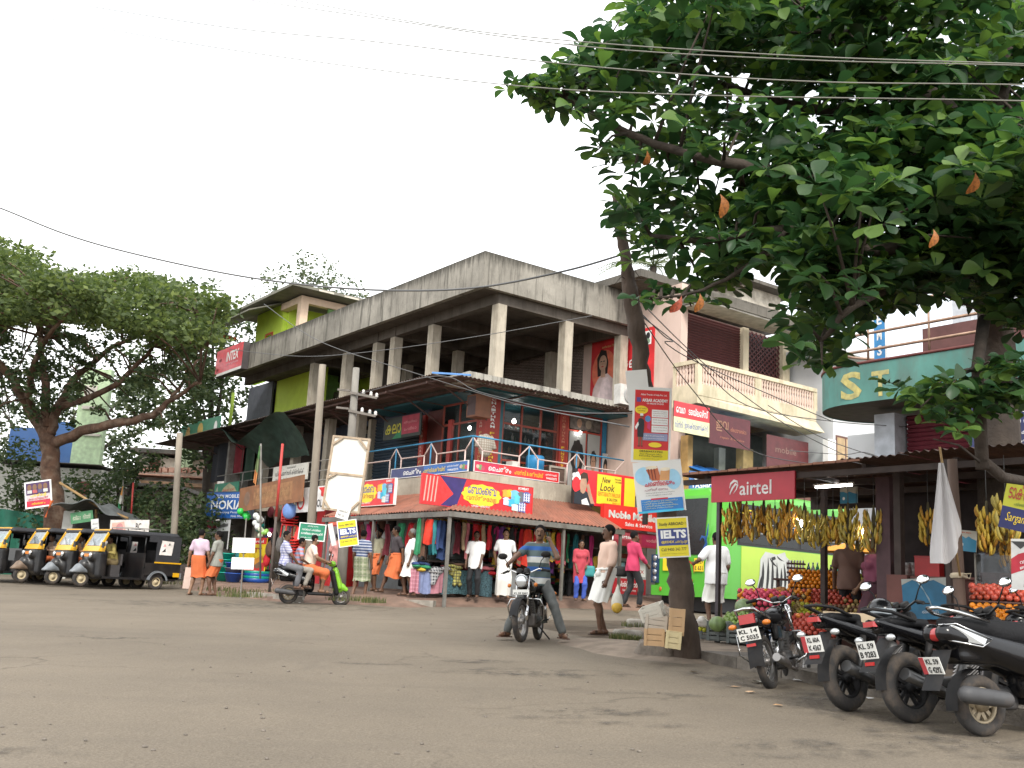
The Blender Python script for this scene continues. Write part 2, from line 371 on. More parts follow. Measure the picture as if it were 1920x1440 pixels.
# ============================================================ ground
def Mroad():
    m,t,b=_new('road'); L=t.links.new; b.inputs['Roughness'].default_value=.9; b.inputs['Specular IOR Level'].default_value=.2
    g=nn(t,'ShaderNodeNewGeometry'); P=g.outputs['Position']
    def noise(sc,det,ro=.5,st=None):
        v=P
        if st: mp=nn(t,'ShaderNodeMapping'); mp.inputs['Scale'].default_value=st; mp.inputs['Rotation'].default_value=(0,0,R(-25)); L(P,mp.inputs[0]); v=mp.outputs[0]
        n=nn(t,'ShaderNodeTexNoise'); n.inputs['Scale'].default_value=sc; n.inputs['Detail'].default_value=det; n.inputs['Roughness'].default_value=ro; L(v,n.inputs['Vector']); return n.outputs['Fac']
    def ramp(f,a,ca,bb,cb):
        r=nn(t,'ShaderNodeValToRGB'); e=r.color_ramp.elements; e[0].position=a;e[0].color=(*ca,1);e[1].position=bb;e[1].color=(*cb,1); L(f,r.inputs[0]); return r.outputs[0]
    def mix(f,a,c):
        x=nn(t,'ShaderNodeMix',data_type='RGBA'); L(f,x.inputs[0]); L(a,x.inputs[6])
        if isinstance(c,tuple): x.inputs[7].default_value=(*c,1)
        else: L(c,x.inputs[7])
        return x.outputs[2]
    base=ramp(noise(.35,5,.6),.35,(.150,.125,.095),.68,(.188,.156,.117))
    fine=ramp(noise(60,3,.7),.3,(.55,.55,.55),.7,(1.35,1.35,1.35))
    x=nn(t,'ShaderNodeMix',data_type='RGBA',blend_type='MULTIPLY'); x.inputs[0].default_value=.7; L(base,x.inputs[6]); L(fine,x.inputs[7]); col=x.outputs[2]
    w=(1,1,1);k=(0,0,0)
    col=mix(ramp(noise(1.1,7,.7,(1,.35,1)),.6,k,.8,(.55,.55,.55)),col,(.085,.075,.064))
    col=mix(ramp(noise(2.2,6,.6,(.6,1.6,1)),.69,k,.76,(.75,.75,.75)),col,(.05,.043,.037))
    col=mix(ramp(noise(.6,4,.5),.58,k,.8,(.5,.5,.5)),col,(.19,.16,.125))
    vo=nn(t,'ShaderNodeTexVoronoi'); vo.inputs['Scale'].default_value=38; L(P,vo.inputs['Vector'])
    col=mix(ramp(vo.outputs['Distance'],.05,(.45,.45,.45),.13,k),col,(.23,.21,.19))
    dn=nn(t,'ShaderNodeTexNoise'); dn.inputs['Scale'].default_value=1.5; dn.inputs['Detail'].default_value=5; L(P,dn.inputs['Vector'])
    va=nn(t,'ShaderNodeVectorMath',operation='MULTIPLY_ADD'); va.inputs[1].default_value=(.9,.9,.9); L(dn.outputs['Color'],va.inputs[0]); L(P,va.inputs[2])
    ve=nn(t,'ShaderNodeTexVoronoi',feature='DISTANCE_TO_EDGE'); ve.inputs['Scale'].default_value=.33; L(va.outputs[0],ve.inputs['Vector'])
    ck=nn(t,'ShaderNodeMath',operation='MULTIPLY'); L(ramp(ve.outputs['Distance'],.003,(1,1,1),.010,k),ck.inputs[0]); L(ramp(noise(.28,3),.5,k,.6,(.5,.5,.5)),ck.inputs[1]); col=mix(ck.outputs[0],col,(.045,.038,.03))
    col=mix(ramp(noise(.5,4,.5,(.12,2.4,1)),.52,k,.75,(.35,.35,.35)),col,(.105,.09,.072))
    L(col,b.inputs['Base Color'])
    ad=nn(t,'ShaderNodeMath',operation='MULTIPLY_ADD'); ad.inputs[1].default_value=2.5; L(noise(4,5,.6),ad.inputs[0]); L(noise(70,3,.7),ad.inputs[2])
    bp=nn(t,'ShaderNodeBump'); bp.inputs['Strength'].default_value=.55; bp.inputs['Distance'].default_value=.025; L(ad.outputs[0],bp.inputs['Height']); L(bp.outputs[0],b.inputs['Normal'])
    return m
ROAD=Mroad()
xs=sorted(set([-400,-150,-60,60,150,400]+list(range(-30,31,2)))); ys=sorted(set([-120,-30,60,120,400]+list(range(-4,50,2))))
b=MB(ROAD); W_=len(xs); b.add([(x,y,gz(x,y)) for y in ys for x in xs],[(j*W_+i,j*W_+i+1,(j+1)*W_+i+1,(j+1)*W_+i) for j in range(len(ys)-1) for i in range(W_-1)],True); struct('road',b)
# worn dark patches lying on the road
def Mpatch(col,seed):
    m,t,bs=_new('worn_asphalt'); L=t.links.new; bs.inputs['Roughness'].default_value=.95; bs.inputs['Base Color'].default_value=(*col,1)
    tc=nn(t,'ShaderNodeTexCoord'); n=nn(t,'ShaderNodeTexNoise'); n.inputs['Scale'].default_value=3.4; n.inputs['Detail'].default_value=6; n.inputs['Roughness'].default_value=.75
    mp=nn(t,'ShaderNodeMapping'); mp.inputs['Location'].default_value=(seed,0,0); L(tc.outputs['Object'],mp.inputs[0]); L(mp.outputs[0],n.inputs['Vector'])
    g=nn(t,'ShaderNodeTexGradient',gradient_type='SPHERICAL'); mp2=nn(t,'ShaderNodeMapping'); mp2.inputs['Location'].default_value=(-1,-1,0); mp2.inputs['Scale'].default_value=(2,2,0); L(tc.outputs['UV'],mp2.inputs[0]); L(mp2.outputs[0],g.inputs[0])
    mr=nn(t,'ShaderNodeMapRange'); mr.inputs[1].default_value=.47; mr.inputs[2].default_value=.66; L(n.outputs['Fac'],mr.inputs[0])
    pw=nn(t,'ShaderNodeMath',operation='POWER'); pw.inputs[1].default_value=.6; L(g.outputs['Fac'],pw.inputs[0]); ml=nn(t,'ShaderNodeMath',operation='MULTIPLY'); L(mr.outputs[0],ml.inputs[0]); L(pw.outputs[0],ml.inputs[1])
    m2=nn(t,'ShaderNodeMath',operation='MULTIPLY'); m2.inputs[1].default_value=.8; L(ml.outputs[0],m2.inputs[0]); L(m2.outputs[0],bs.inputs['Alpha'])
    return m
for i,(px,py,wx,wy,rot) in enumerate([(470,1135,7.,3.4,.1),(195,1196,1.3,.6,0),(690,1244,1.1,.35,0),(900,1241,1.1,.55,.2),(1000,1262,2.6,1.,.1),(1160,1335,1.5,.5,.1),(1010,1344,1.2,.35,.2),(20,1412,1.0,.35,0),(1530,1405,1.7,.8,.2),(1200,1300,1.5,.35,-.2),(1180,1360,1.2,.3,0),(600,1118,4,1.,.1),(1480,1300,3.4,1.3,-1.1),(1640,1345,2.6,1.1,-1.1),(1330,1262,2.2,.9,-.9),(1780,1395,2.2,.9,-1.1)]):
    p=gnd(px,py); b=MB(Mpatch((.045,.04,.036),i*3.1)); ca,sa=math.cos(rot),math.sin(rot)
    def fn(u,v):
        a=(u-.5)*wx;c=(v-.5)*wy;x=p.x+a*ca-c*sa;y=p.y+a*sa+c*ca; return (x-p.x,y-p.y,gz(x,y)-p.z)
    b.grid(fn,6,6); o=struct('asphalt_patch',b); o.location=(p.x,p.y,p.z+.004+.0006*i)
# raised earth pavement round the corner building
DIRT=M((.17,.105,.075),.95,var=.3,scale=2.5,bump=.6,bscale=30,dirt=.6,dirtc=(.10,.07,.05))
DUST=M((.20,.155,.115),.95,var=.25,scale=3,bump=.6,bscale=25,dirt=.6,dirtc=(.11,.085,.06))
outer=[gnd(*p) for p in [(338,1103),(420,1116),(520,1128),(690,1134),(760,1139),(820,1137),(900,1138),(1000,1139),(1100,1141),(1240,1147)]]+[Vector((9,29.4,0)),Vector((14,32,0))]
inner=[W3(2,26,0),W3(2,18,0),W3(2,12,0),W3(2,7,0),W3(2,4.5,0),W3(2,3,0),W3(2.5,2,0),W3(3.5,2,0),W3(5,2,0),W3(7,2,0),W3(11,2,0),W3(16,2,0)]
def resamp(P,n):
    P=[Vector((p.x,p.y,0)) for p in P]; d=[0]
    for i in range(1,len(P)): d.append(d[-1]+(P[i]-P[i-1]).length)
    out=[]
    for k in range(n+1):
        s=d[-1]*k/n; i=max(j for j in range(len(d)) if d[j]<=s+1e-9); i=min(i,len(P)-2); out.append(P[i].lerp(P[i+1],(s-d[i])/max(d[i+1]-d[i],1e-6)))
    return out
o_=resamp(outer,70); i_=resamp(inner,70); b=MB(DIRT); rr=random.Random(3)
jig=[rr.uniform(-.08,.08) for _ in range(71)]
def pave(u,v):
    k=int(round(u*70)); A=o_[k].copy();Bq=i_[k]; A=A+(A-Bq).normalized()*(jig[k]+.12)
    s=[-.02,.03,.06,.12,.3,1][int(round(v*5))]; q=A.lerp(Bq,s); h=[-.05,.07,.16,.21,.22,.22][int(round(v*5))]; return (q.x,q.y,gz(q.x,q.y)+h+(.03*jig[(k*7)%71]*3 if 0<v<.8 else 0))
b.grid(pave,70,5); struct('pavement',b)
# concrete edging stones of the pavement
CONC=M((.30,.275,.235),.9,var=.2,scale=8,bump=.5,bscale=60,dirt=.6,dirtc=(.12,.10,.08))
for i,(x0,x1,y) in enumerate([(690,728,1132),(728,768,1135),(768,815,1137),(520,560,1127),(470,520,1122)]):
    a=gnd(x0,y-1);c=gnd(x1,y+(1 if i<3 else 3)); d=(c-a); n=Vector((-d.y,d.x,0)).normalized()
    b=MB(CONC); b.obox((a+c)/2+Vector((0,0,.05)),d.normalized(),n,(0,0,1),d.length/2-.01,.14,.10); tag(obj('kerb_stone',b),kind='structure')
# near kerb and footway in front of the fruit stalls
KA=Vector((2.55,13.75,0)); KB=Vector((4.9,6.9,0)); kd=(KB-KA).normalized(); kn=Vector((-kd.y,kd.x,0)); KL=(KB-KA).length
SLAB=M((.12,.105,.088),.9,var=.22,scale=7,bump=.6,bscale=50,dirt=.8,dirtc=(.06,.05,.042))
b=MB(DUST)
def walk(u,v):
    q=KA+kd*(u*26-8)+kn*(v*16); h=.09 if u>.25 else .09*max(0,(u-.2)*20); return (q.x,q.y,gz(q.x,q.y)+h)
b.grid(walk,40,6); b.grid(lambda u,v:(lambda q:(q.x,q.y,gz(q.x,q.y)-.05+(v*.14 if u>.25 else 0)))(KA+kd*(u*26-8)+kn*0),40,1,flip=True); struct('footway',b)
sl=MB(SLAB); sl.box(0,0,0,.98,.86,.045); slm=sl.mesh('paving_slab'); KRB=M((.15,.13,.108),.92,var=.3,scale=6,bump=.7,bscale=40,dirt=.8,dirtc=(.06,.05,.04)); ks=MB(KRB); ks.box(0,0,0,.9,.16,.2); ksm=ks.mesh('kerb_stone')
for i in range(9):
    q=KA+kd*(i*.93+.2)-kn*.05; o=link('kerb_stone',ksm,None,(q.x,q.y,gz(q.x,q.y)-.055+rr.uniform(-.02,.015))); o.rotation_euler=(rr.uniform(-.03,.03),-GA*kd.x-GB*kd.y,math.atan2(kd.y,kd.x)+rr.uniform(-.03,.03)); o['kind']='structure'
for j in range(2):
    for i in range(8):
        q=KA+kd*(i*1.01+.1+.3*j)+kn*(.14+j*.9); o=link('paving_slab',slm,None,(q.x,q.y,gz(q.x,q.y)+.07+rr.uniform(-.012,.02))); o.rotation_euler=(rr.uniform(-.02,.02),-GA*kd.x-GB*kd.y+rr.uniform(-.02,.02),math.atan2(kd.y,kd.x)+rr.uniform(-.02,.02)); o['kind']='structure'
# earth verge with broken kerb by the leaning trunk
def blob(name,px,py,rx,ry,h,mat,rot=0,seed=1,n=16):
    p=gnd(px,py); q=random.Random(seed); b=MB(mat); a=[1+q.uniform(-.22,.22) for _ in range(n)]
    def fn(u,v):
        k=int(round(u*n))%n; t=2*PI*k/n; r=v; x=rx*a[k]*r*math.cos(t);y=ry*a[k]*r*math.sin(t); X=x*math.cos(rot)-y*math.sin(rot);Y=x*math.sin(rot)+y*math.cos(rot)
        return (X,Y,gz(p.x+X,p.y+Y)-p.z+h*(1-r**2.2)-.012+q.uniform(0,.02)*(r<.95))
    b.grid(fn,n,5,flip=True); o=struct(name,b); o.location=p; return o
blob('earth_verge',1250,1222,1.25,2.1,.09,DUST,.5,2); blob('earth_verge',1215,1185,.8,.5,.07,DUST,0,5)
MOSS=M((.05,.075,.03),.95,var=.5,scale=20,bump=.8,bscale=60)
def stone(name,p,sx,sy,sz,mat,rz=0,seed=0,tilt=0):
    q=random.Random(seed); s=SDF((-sx*1.4,-sy*1.4,-sz*1.4),(sx*1.4,sy*1.4,sz*1.4),max(sx,sy,sz)/9); s.rbox((0,0,0),(sx,sy,sz),min(sx,sy,sz)*.25)
    for sg in (1,-1):
        s.cut((sg*sx*q.uniform(.72,.9),0,0),(sg,q.uniform(-.5,.5),q.uniform(-.1,.7))); s.cut((0,sg*sy*q.uniform(.72,.9),0),(q.uniform(-.4,.4),sg,q.uniform(-.1,.7)))
    s.F=s.F+.012*np.sin(np.ix_(*s.ax)[0]*31+np.ix_(*s.ax)[2]*23+seed)*np.sin(np.ix_(*s.ax)[1]*37)
    o=link(name,s.mesh(name,mat),None,p); o.rotation_euler=(tilt,0,rz); return o
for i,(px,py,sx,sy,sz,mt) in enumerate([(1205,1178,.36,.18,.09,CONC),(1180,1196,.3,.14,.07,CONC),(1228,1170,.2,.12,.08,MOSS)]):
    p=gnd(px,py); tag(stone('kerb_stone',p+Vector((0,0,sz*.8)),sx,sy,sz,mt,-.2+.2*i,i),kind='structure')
p=gnd(1238,1234); tag(stone('stone_block',p+Vector((-.02,.05,.07)),.34,.24,.14,M((.15,.125,.10),.95,var=.25,scale=8,bump=.7,bscale=40),-.35,9,.05),'weathered stone block under the wooden crates beside the leaning trunk','stone')
# loose pebbles and litter
pb=MB(M((.14,.12,.10),.9,var=.4,scale=30))
for i in range(170):
    px=rnd.uniform(0,1900);py=rnd.uniform(1150,1435)
    if px>1250 and rnd.random()<.5: py=rnd.uniform(1250,1400)
    p=gnd(px,py); 
    if p.y>24 : continue
    r=rnd.uniform(.004,.014)*(1.5 if rnd.random()<.06 else 1); pb.ell((p.x,p.y,p.z+r*.35),r*rnd.uniform(.8,1.5),r,r*.7,6,4)
stuff(obj('gravel',pb))
PAPER=M((.62,.6,.55),.8,var=.15,scale=10)
lt=MB(PAPER)
for i,(px,py,s,c) in enumerate([(1190,1220,.09,(.7,.7,.7)),(1500,1278,.1,(.75,.75,.75)),(1420,1281,.09,(.5,.5,.45)),(1408,1300,.06,(.45,.3,.18)),(1630,1312,.06,(.6,.6,.6)),(1160,1206,.05,(.3,.2,.1)),(1210,1234,.12,(.25,.18,.12)),(975,1128,.06,(.6,.55,.2)),(1460,1325,.05,(.4,.24,.12)),(1380,1290,.05,(.35,.22,.12)),(1300,1262,.06,(.3,.2,.12)),(660,1131,.08,(.6,.6,.5)),(730,1136,.07,(.55,.5,.4)),(560,1131,.07,(.65,.65,.6))]):
    p=gnd(px,py); lt.use(M(c,.8)); q=random.Random(i)
    a=[q.uniform(.6,1.3)*s for _ in range(7)]
    lt.grid(lambda u,v:(p.x+a[int(round(u*6))%6]*v*math.cos(2*PI*u),p.y+a[int(round(u*6))%6]*v*math.sin(2*PI*u)*.8,gz(p.x,p.y)+.012+.05*s*8*q.uniform(0,.5)*(v)),6,2,False)
stuff(obj('litter',lt))
# grass tufts
def grass(name,spots,n,hh,mat,seed=0):
    q=np.random.default_rng(seed); V=[];Fq=[]
    for (px,py,rx,ry) in spots:
        p=gnd(px,py,.02)
        for i in range(n):
            a=q.uniform(0,2*PI);r=math.sqrt(q.uniform())
            x=p.x+rx*r*math.cos(a);y=p.y+ry*r*math.sin(a);z=gz(x,y)+(.12 if p.y>22 else .05); h=hh*q.uniform(.5,1.3);t=q.uniform(0,2*PI);l=q.uniform(.1,.6)*h;wd=.006+.004*(p.y>20)
            dx,dy=math.cos(t),math.sin(t); k=len(V)
            V+=[(x-dy*wd,y+dx*wd,z-.02),(x+dy*wd,y-dx*wd,z-.02),(x+dx*l*.4+dy*wd*.7,y+dy*l*.4-dx*wd*.7,z+h*.6),(x+dx*l*.4-dy*wd*.7,y+dy*l*.4+dx*wd*.7,z+h*.6),(x+dx*l,y+dy*l,z+h),(x+dx*l+.002,y+dy*l,z+h)]
            Fq+=[(k,k+1,k+2,k+3),(k+3,k+2,k+5,k+4)]
    o=link(name,npmesh(name,V,Fq,mat,False)); return tag(o,kind='stuff')
GR=Mfol((.06,.08,.025),(.10,.12,.04),(.20,.17,.08),.25,.7)
grass('grass',[(430,1114,.9,.5),(470,1119,.7,.5),(540,1121,.6,.6),(452,1126,.6,.3),(590,1124,.5,.6),(655,1133,.6,.3),(700,1137,.3,.2),(310,1100,1.,.6),(410,1102,.5,.6),(500,1108,.6,.7),(625,1122,.3,.5)],120,.105,GR,1)
grass('grass',[(1190,1176,.25,.12),(1225,1172,.3,.15),(1180,1203,.18,.08),(1160,1200,.15,.07)],220,.07,GR,2)
# ============================================================ corner building (local frame: x along right face, y along left face)
def Mconc(base,dark,streak=1.,name='weathered_concrete',top=None):
    m,t,b=_new(name); L=t.links.new; b.inputs['Roughness'].default_value=.92; b.inputs['Specular IOR Level'].default_value=.15
    tc=nn(t,'ShaderNodeTexCoord')
    def noise(sc,st,det=5,ro=.6):
        mp=nn(t,'ShaderNodeMapping'); mp.inputs['Scale'].default_value=st; L(tc.outputs['Object'],mp.inputs[0])
        n=nn(t,'ShaderNodeTexNoise'); n.inputs['Scale'].default_value=sc; n.inputs['Detail'].default_value=det; n.inputs['Roughness'].default_value=ro; L(mp.outputs[0],n.inputs['Vector']); return n.outputs['Fac']
    def ramp(f,a,ca,bb,cb):
        r=nn(t,'ShaderNodeValToRGB'); e=r.color_ramp.elements; e[0].position=a;e[0].color=(*ca,1);e[1].position=bb;e[1].color=(*cb,1); L(f,r.inputs[0]); return r.outputs[0]
    def mix(f,a,c):
        x=nn(t,'ShaderNodeMix',data_type='RGBA'); L(f,x.inputs[0]); L(a,x.inputs[6]); x.inputs[7].default_value=(*c,1); return x.outputs[2]
    k=(0,0,0); col=ramp(noise(.55,(1,1,1),6,.65),.32,tuple(x*.62 for x in base),.68,tuple(x*1.2 for x in base))
    col=mix(ramp(noise(2.2,(1,1,.8),7,.7),.52,k,.68,(.6*streak,)*3),col,tuple(x*.55 for x in base))
    col=mix(ramp(noise(1.7,(2.2,2.2,.14),7,.75),.51,k,.63,(.85*streak,)*3),col,dark)
    col=mix(ramp(noise(6,(3,3,.08),4,.6),.62,k,.70,(streak*.6,)*3),col,tuple(x*.5 for x in dark))
    col=mix(ramp(noise(3.4,(1,1,.4),6,.7),.58,k,.74,(.55,.55,.55)),col,tuple(min(1,x*1.45) for x in base))
    if top is not None:
        sp=nn(t,'ShaderNodeSeparateXYZ'); L(tc.outputs['Object'],sp.inputs[0]); mr=nn(t,'ShaderNodeMapRange'); mr.inputs[1].default_value=top-.55; mr.inputs[2].default_value=top; mr.inputs[3].default_value=-.28; mr.inputs[4].default_value=.12; L(sp.outputs[2],mr.inputs[0])
        ad=nn(t,'ShaderNodeMath',operation='ADD'); L(noise(1.6,(3.5,3.5,.18),7,.75),ad.inputs[0]); L(mr.outputs[0],ad.inputs[1]); col=mix(ramp(ad.outputs[0],.40,k,.60,(.9,.9,.9)),col,tuple(x*.8 for x in dark))
    L(col,b.inputs['Base Color'])
    bp=nn(t,'ShaderNodeBump'); bp.inputs['Strength'].default_value=.5; bp.inputs['Distance'].default_value=.02; L(noise(22,(1,1,.5),5),bp.inputs['Height']); L(bp.outputs[0],b.inputs['Normal']); return m
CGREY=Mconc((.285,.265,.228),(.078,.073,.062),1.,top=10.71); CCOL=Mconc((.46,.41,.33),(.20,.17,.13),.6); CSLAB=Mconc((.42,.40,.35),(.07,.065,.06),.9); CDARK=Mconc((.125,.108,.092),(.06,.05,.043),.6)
CBEIGE=Mconc((.42,.375,.30),(.28,.24,.19),.5)
BM=Matrix.Translation(P0)@Matrix.Rotation(AZ,4,'Z')
def bthing(n,l,c,g=None,o=(0,0,0)): return thing(n,l,c,mat=BM@Matrix.Translation(o),group=g)
bld=bthing('concrete_building','grey weathered concrete corner building with open columned top floor above the shops','building')
def part(n,par,mat,*boxes):
    b=MB(mat)
    for x in boxes: b.box(*x)
    return obj(n,b,par)
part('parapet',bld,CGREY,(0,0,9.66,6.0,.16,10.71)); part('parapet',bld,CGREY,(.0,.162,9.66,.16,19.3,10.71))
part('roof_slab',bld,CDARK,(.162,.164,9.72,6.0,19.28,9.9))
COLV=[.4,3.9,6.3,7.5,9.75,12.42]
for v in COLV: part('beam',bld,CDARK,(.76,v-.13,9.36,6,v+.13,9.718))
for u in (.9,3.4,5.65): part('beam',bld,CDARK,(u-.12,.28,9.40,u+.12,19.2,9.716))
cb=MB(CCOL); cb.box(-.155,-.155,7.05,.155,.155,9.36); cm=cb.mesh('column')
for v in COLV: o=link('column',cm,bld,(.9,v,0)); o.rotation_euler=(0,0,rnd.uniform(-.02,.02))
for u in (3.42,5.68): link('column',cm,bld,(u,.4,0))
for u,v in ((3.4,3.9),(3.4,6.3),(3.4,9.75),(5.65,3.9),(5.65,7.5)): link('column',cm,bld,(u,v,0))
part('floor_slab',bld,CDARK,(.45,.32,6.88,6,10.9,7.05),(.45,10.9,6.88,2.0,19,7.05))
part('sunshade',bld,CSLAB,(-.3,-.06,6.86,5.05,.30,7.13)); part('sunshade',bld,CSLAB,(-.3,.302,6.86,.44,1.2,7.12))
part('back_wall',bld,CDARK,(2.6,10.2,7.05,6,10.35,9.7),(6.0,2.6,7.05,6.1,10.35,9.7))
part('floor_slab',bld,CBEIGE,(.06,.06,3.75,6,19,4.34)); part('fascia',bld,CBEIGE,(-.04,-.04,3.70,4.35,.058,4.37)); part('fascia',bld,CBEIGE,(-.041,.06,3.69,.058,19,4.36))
for v in (7.5,9.75,12.42,15.3): part('column',bld,CCOL,(.3,v-.15,1.0,.6,v+.15,3.7),(.3,v-.15,4.37,.6,v+.15,6.87))
part('column',bld,M((.55,.42,.12),.8,dirt=.4),(4.36,-.05,3.6,4.75,.25,4.36))
# ---- first floor shop fronts
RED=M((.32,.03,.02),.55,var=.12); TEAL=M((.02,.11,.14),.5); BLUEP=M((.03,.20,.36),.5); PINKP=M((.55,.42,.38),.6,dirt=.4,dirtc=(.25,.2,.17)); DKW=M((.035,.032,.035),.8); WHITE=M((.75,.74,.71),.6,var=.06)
SHUT=M((.035,.055,.08),.5,var=.1,metal=.2); GOLD=M((.65,.40,.06),.4,var=.3,scale=30); YEL=M((.75,.52,.03),.6,var=.05); TXTW=M((.8,.8,.78),.6,var=.02); BLK=M((.02,.02,.02),.6)
def Mglass():
    m,t,b=_new('glass'); b.inputs['Base Color'].default_value=(.03,.035,.035,1); b.inputs['Roughness'].default_value=.06; b.inputs['Alpha'].default_value=.30; b.inputs['Specular IOR Level'].default_value=.7; return m
GLASS=Mglass()
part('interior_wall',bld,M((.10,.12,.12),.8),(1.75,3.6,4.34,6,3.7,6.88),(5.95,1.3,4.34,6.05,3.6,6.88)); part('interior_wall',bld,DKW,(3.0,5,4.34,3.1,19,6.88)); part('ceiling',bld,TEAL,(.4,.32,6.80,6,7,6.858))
pil=obj('pillar',(lambda b:(b.box(1.2,1.2,4.34,1.72,1.62,6.85),b)[1])(MB(RED)),bld)
lt=MB()
s1,s2_='CHAITHRAM','FANCY&THREADS'
frR=FR((1.2,1.197,4.34),(1,0,0),(0,0,1)); frL=FR((1.197,1.62,4.34),(0,-1,0),(0,0,1))
def stack(mb,fr,x,w,top,bot,words,mats):
    n=sum(len(a) for a in words)+len(words)-1; st=(top-bot)/n; y=top
    for a,mt in zip(words,mats):
        for ch in a:
            y-=st; put_text(mb,ch,x,y+st*.12,st*.76,w,fr,.004,mt,.02)
        y-=st
stack(lt,frR,.18,.16,2.45,.15,(s1,s2_),(TXTW,YEL)); stack(lt,frL,.14,.13,2.45,.15,(s1,s2_),(M((.5,.3,.25),.6),M((.45,.3,.1),.6))); obj('lettering',lt,pil)
def window(par,fr,w,h,bars_x,bars_y,fm,gm,name='window',bw=.06,depth=.05):
    """frame with panes: fr origin lower-left, x right, y up, z outward (in parent's space)"""
    b=MB(fm)
    b.T=fr; b.box(0,0,-depth,bw,h,0);b.box(w-bw,0,-depth,w,h,0);b.box(bw,0,-depth,w-bw,bw,-.001);b.box(bw,h-bw,-depth,w-bw,h,-.001)
    for x in bars_x: b.box(x-bw/2,bw,-depth,x+bw/2,h-bw,-.002)
    xe=[bw]+[q for x in bars_x for q in (x-bw/2,x+bw/2)]+[w-bw]
    for y in bars_y:
        for i in range(0,len(xe),2): b.box(xe[i],y-bw/2,-depth,xe[i+1],y+bw/2,-.004)
    f=obj(name,b,par); ye=[bw]+[q for y in bars_y for q in (y-bw/2,y+bw/2)]+[h-bw]
    if gm:
        for i in range(0,len(xe),2):
            for j in range(0,len(ye),2):
                g=MB(gm); g.T=fr; g.box(xe[i],ye[j],-depth*.6,xe[i+1],ye[j+1],-depth*.5); obj('pane',g,f)
    return f
part('pilaster',bld,TEAL,(1.722,1.22,4.34,1.84,1.5,6.85))
window(bld,FR((1.84,1.24,4.40),(1,0,0),(0,0,1)),2.16,2.4,[.72,1.45],[.62,1.72],M((.26,.045,.025),.5),GLASS)
pil2=part('pillar',bld,RED,(4.002,1.2,4.34,4.3,1.5,6.85)); lt=MB(); stack(lt,FR((4.0,1.197,4.34),(1,0,0),(0,0,1)),.09,.12,2.3,.15,(s1,s2_),(M((.5,.2,.12),.6),YEL)); obj('lettering',lt,pil2)
window(bld,FR((4.34,1.24,4.40),(1,0,0),(0,0,1)),1.42,2.4,[.78],[1.86],M((.40,.05,.03),.5),None)
part('pilaster',bld,BLUEP,(5.77,1.22,4.34,5.94,1.4,6.85))
# hair-dressing picture panels in the parlour front
SKIN=M((.36,.21,.14),.7,var=.1); HAIR=M((.012,.010,.010),.6); GREYBG=M((.35,.36,.35),.35,var=.1,scale=1.5)
def portrait(x,y,w,h,hairp,skinm,hairm,shirt):
    return [('p',[(x-.5*w,y-.1*h),(x-.42*w,y+.22*h),(x-.15*w,y+.34*h),(x+.15*w,y+.34*h),(x+.42*w,y+.22*h),(x+.5*w,y-.1*h)],shirt),('p',[(x-.1*w,y+.25*h),(x+.1*w,y+.25*h),(x+.1*w,y+.42*h),(x-.1*w,y+.42*h)],skinm)]+[('e',x,y+.60*h,hairp*.34*w,hairp*.30*h,hairm,(24,.07,9))]+[('e',x,y+.53*h,.19*w,.2*h,skinm)]+[('e',x-.07*w,y+.57*h,.035*w,.012*h,BLK),('e',x+.07*w,y+.57*h,.035*w,.012*h,BLK),('e',x,y+.42*h,.05*w,.012*h,M((.3,.08,.06))),('p',[(x-.02*w,y+.55*h),(x+.02*w,y+.55*h),(x+.035*w,y+.47*h),(x-.035*w,y+.47*h)],M((.30,.17,.11)))]
board('poster','',None,FR((4.42,1.222,4.45),(1,0,0),(0,0,1)),.66,1.78,GREYBG,.01,items=portrait(.5,.12,.9,.75,1.3,SKIN,HAIR,M((.3,.28,.27))),parent=bld)
board('poster','',None,FR((5.17,1.222,4.45),(1,0,0),(0,0,1)),.50,1.78,GREYBG,.01,items=portrait(.5,.1,1.,.75,.75,SKIN,HAIR,M((.45,.30,.05))),parent=bld)
board('poster','',None,FR((4.42,1.222,6.32),(1,0,0),(0,0,1)),1.25,.4,M((.12,.10,.09),.4,var=.6,scale=8),.01,items=[('e',.3,.5,.08,.35,SKIN),('e',.6,.5,.1,.35,M((.3,.25,.2)))],parent=bld)
part('wall',bld,DKW,(5.94,1.3,4.34,6.0,1.4,6.85))
board('poster','',None,FR((5.80,1.212,4.6),(1,0,0),(0,0,1)),.26,1.1,M((.5,.5,.5),.4),.008,items=[('e',.5,.6,.35,.25,HAIR),('e',.5,.52,.22,.18,SKIN)],parent=bld)
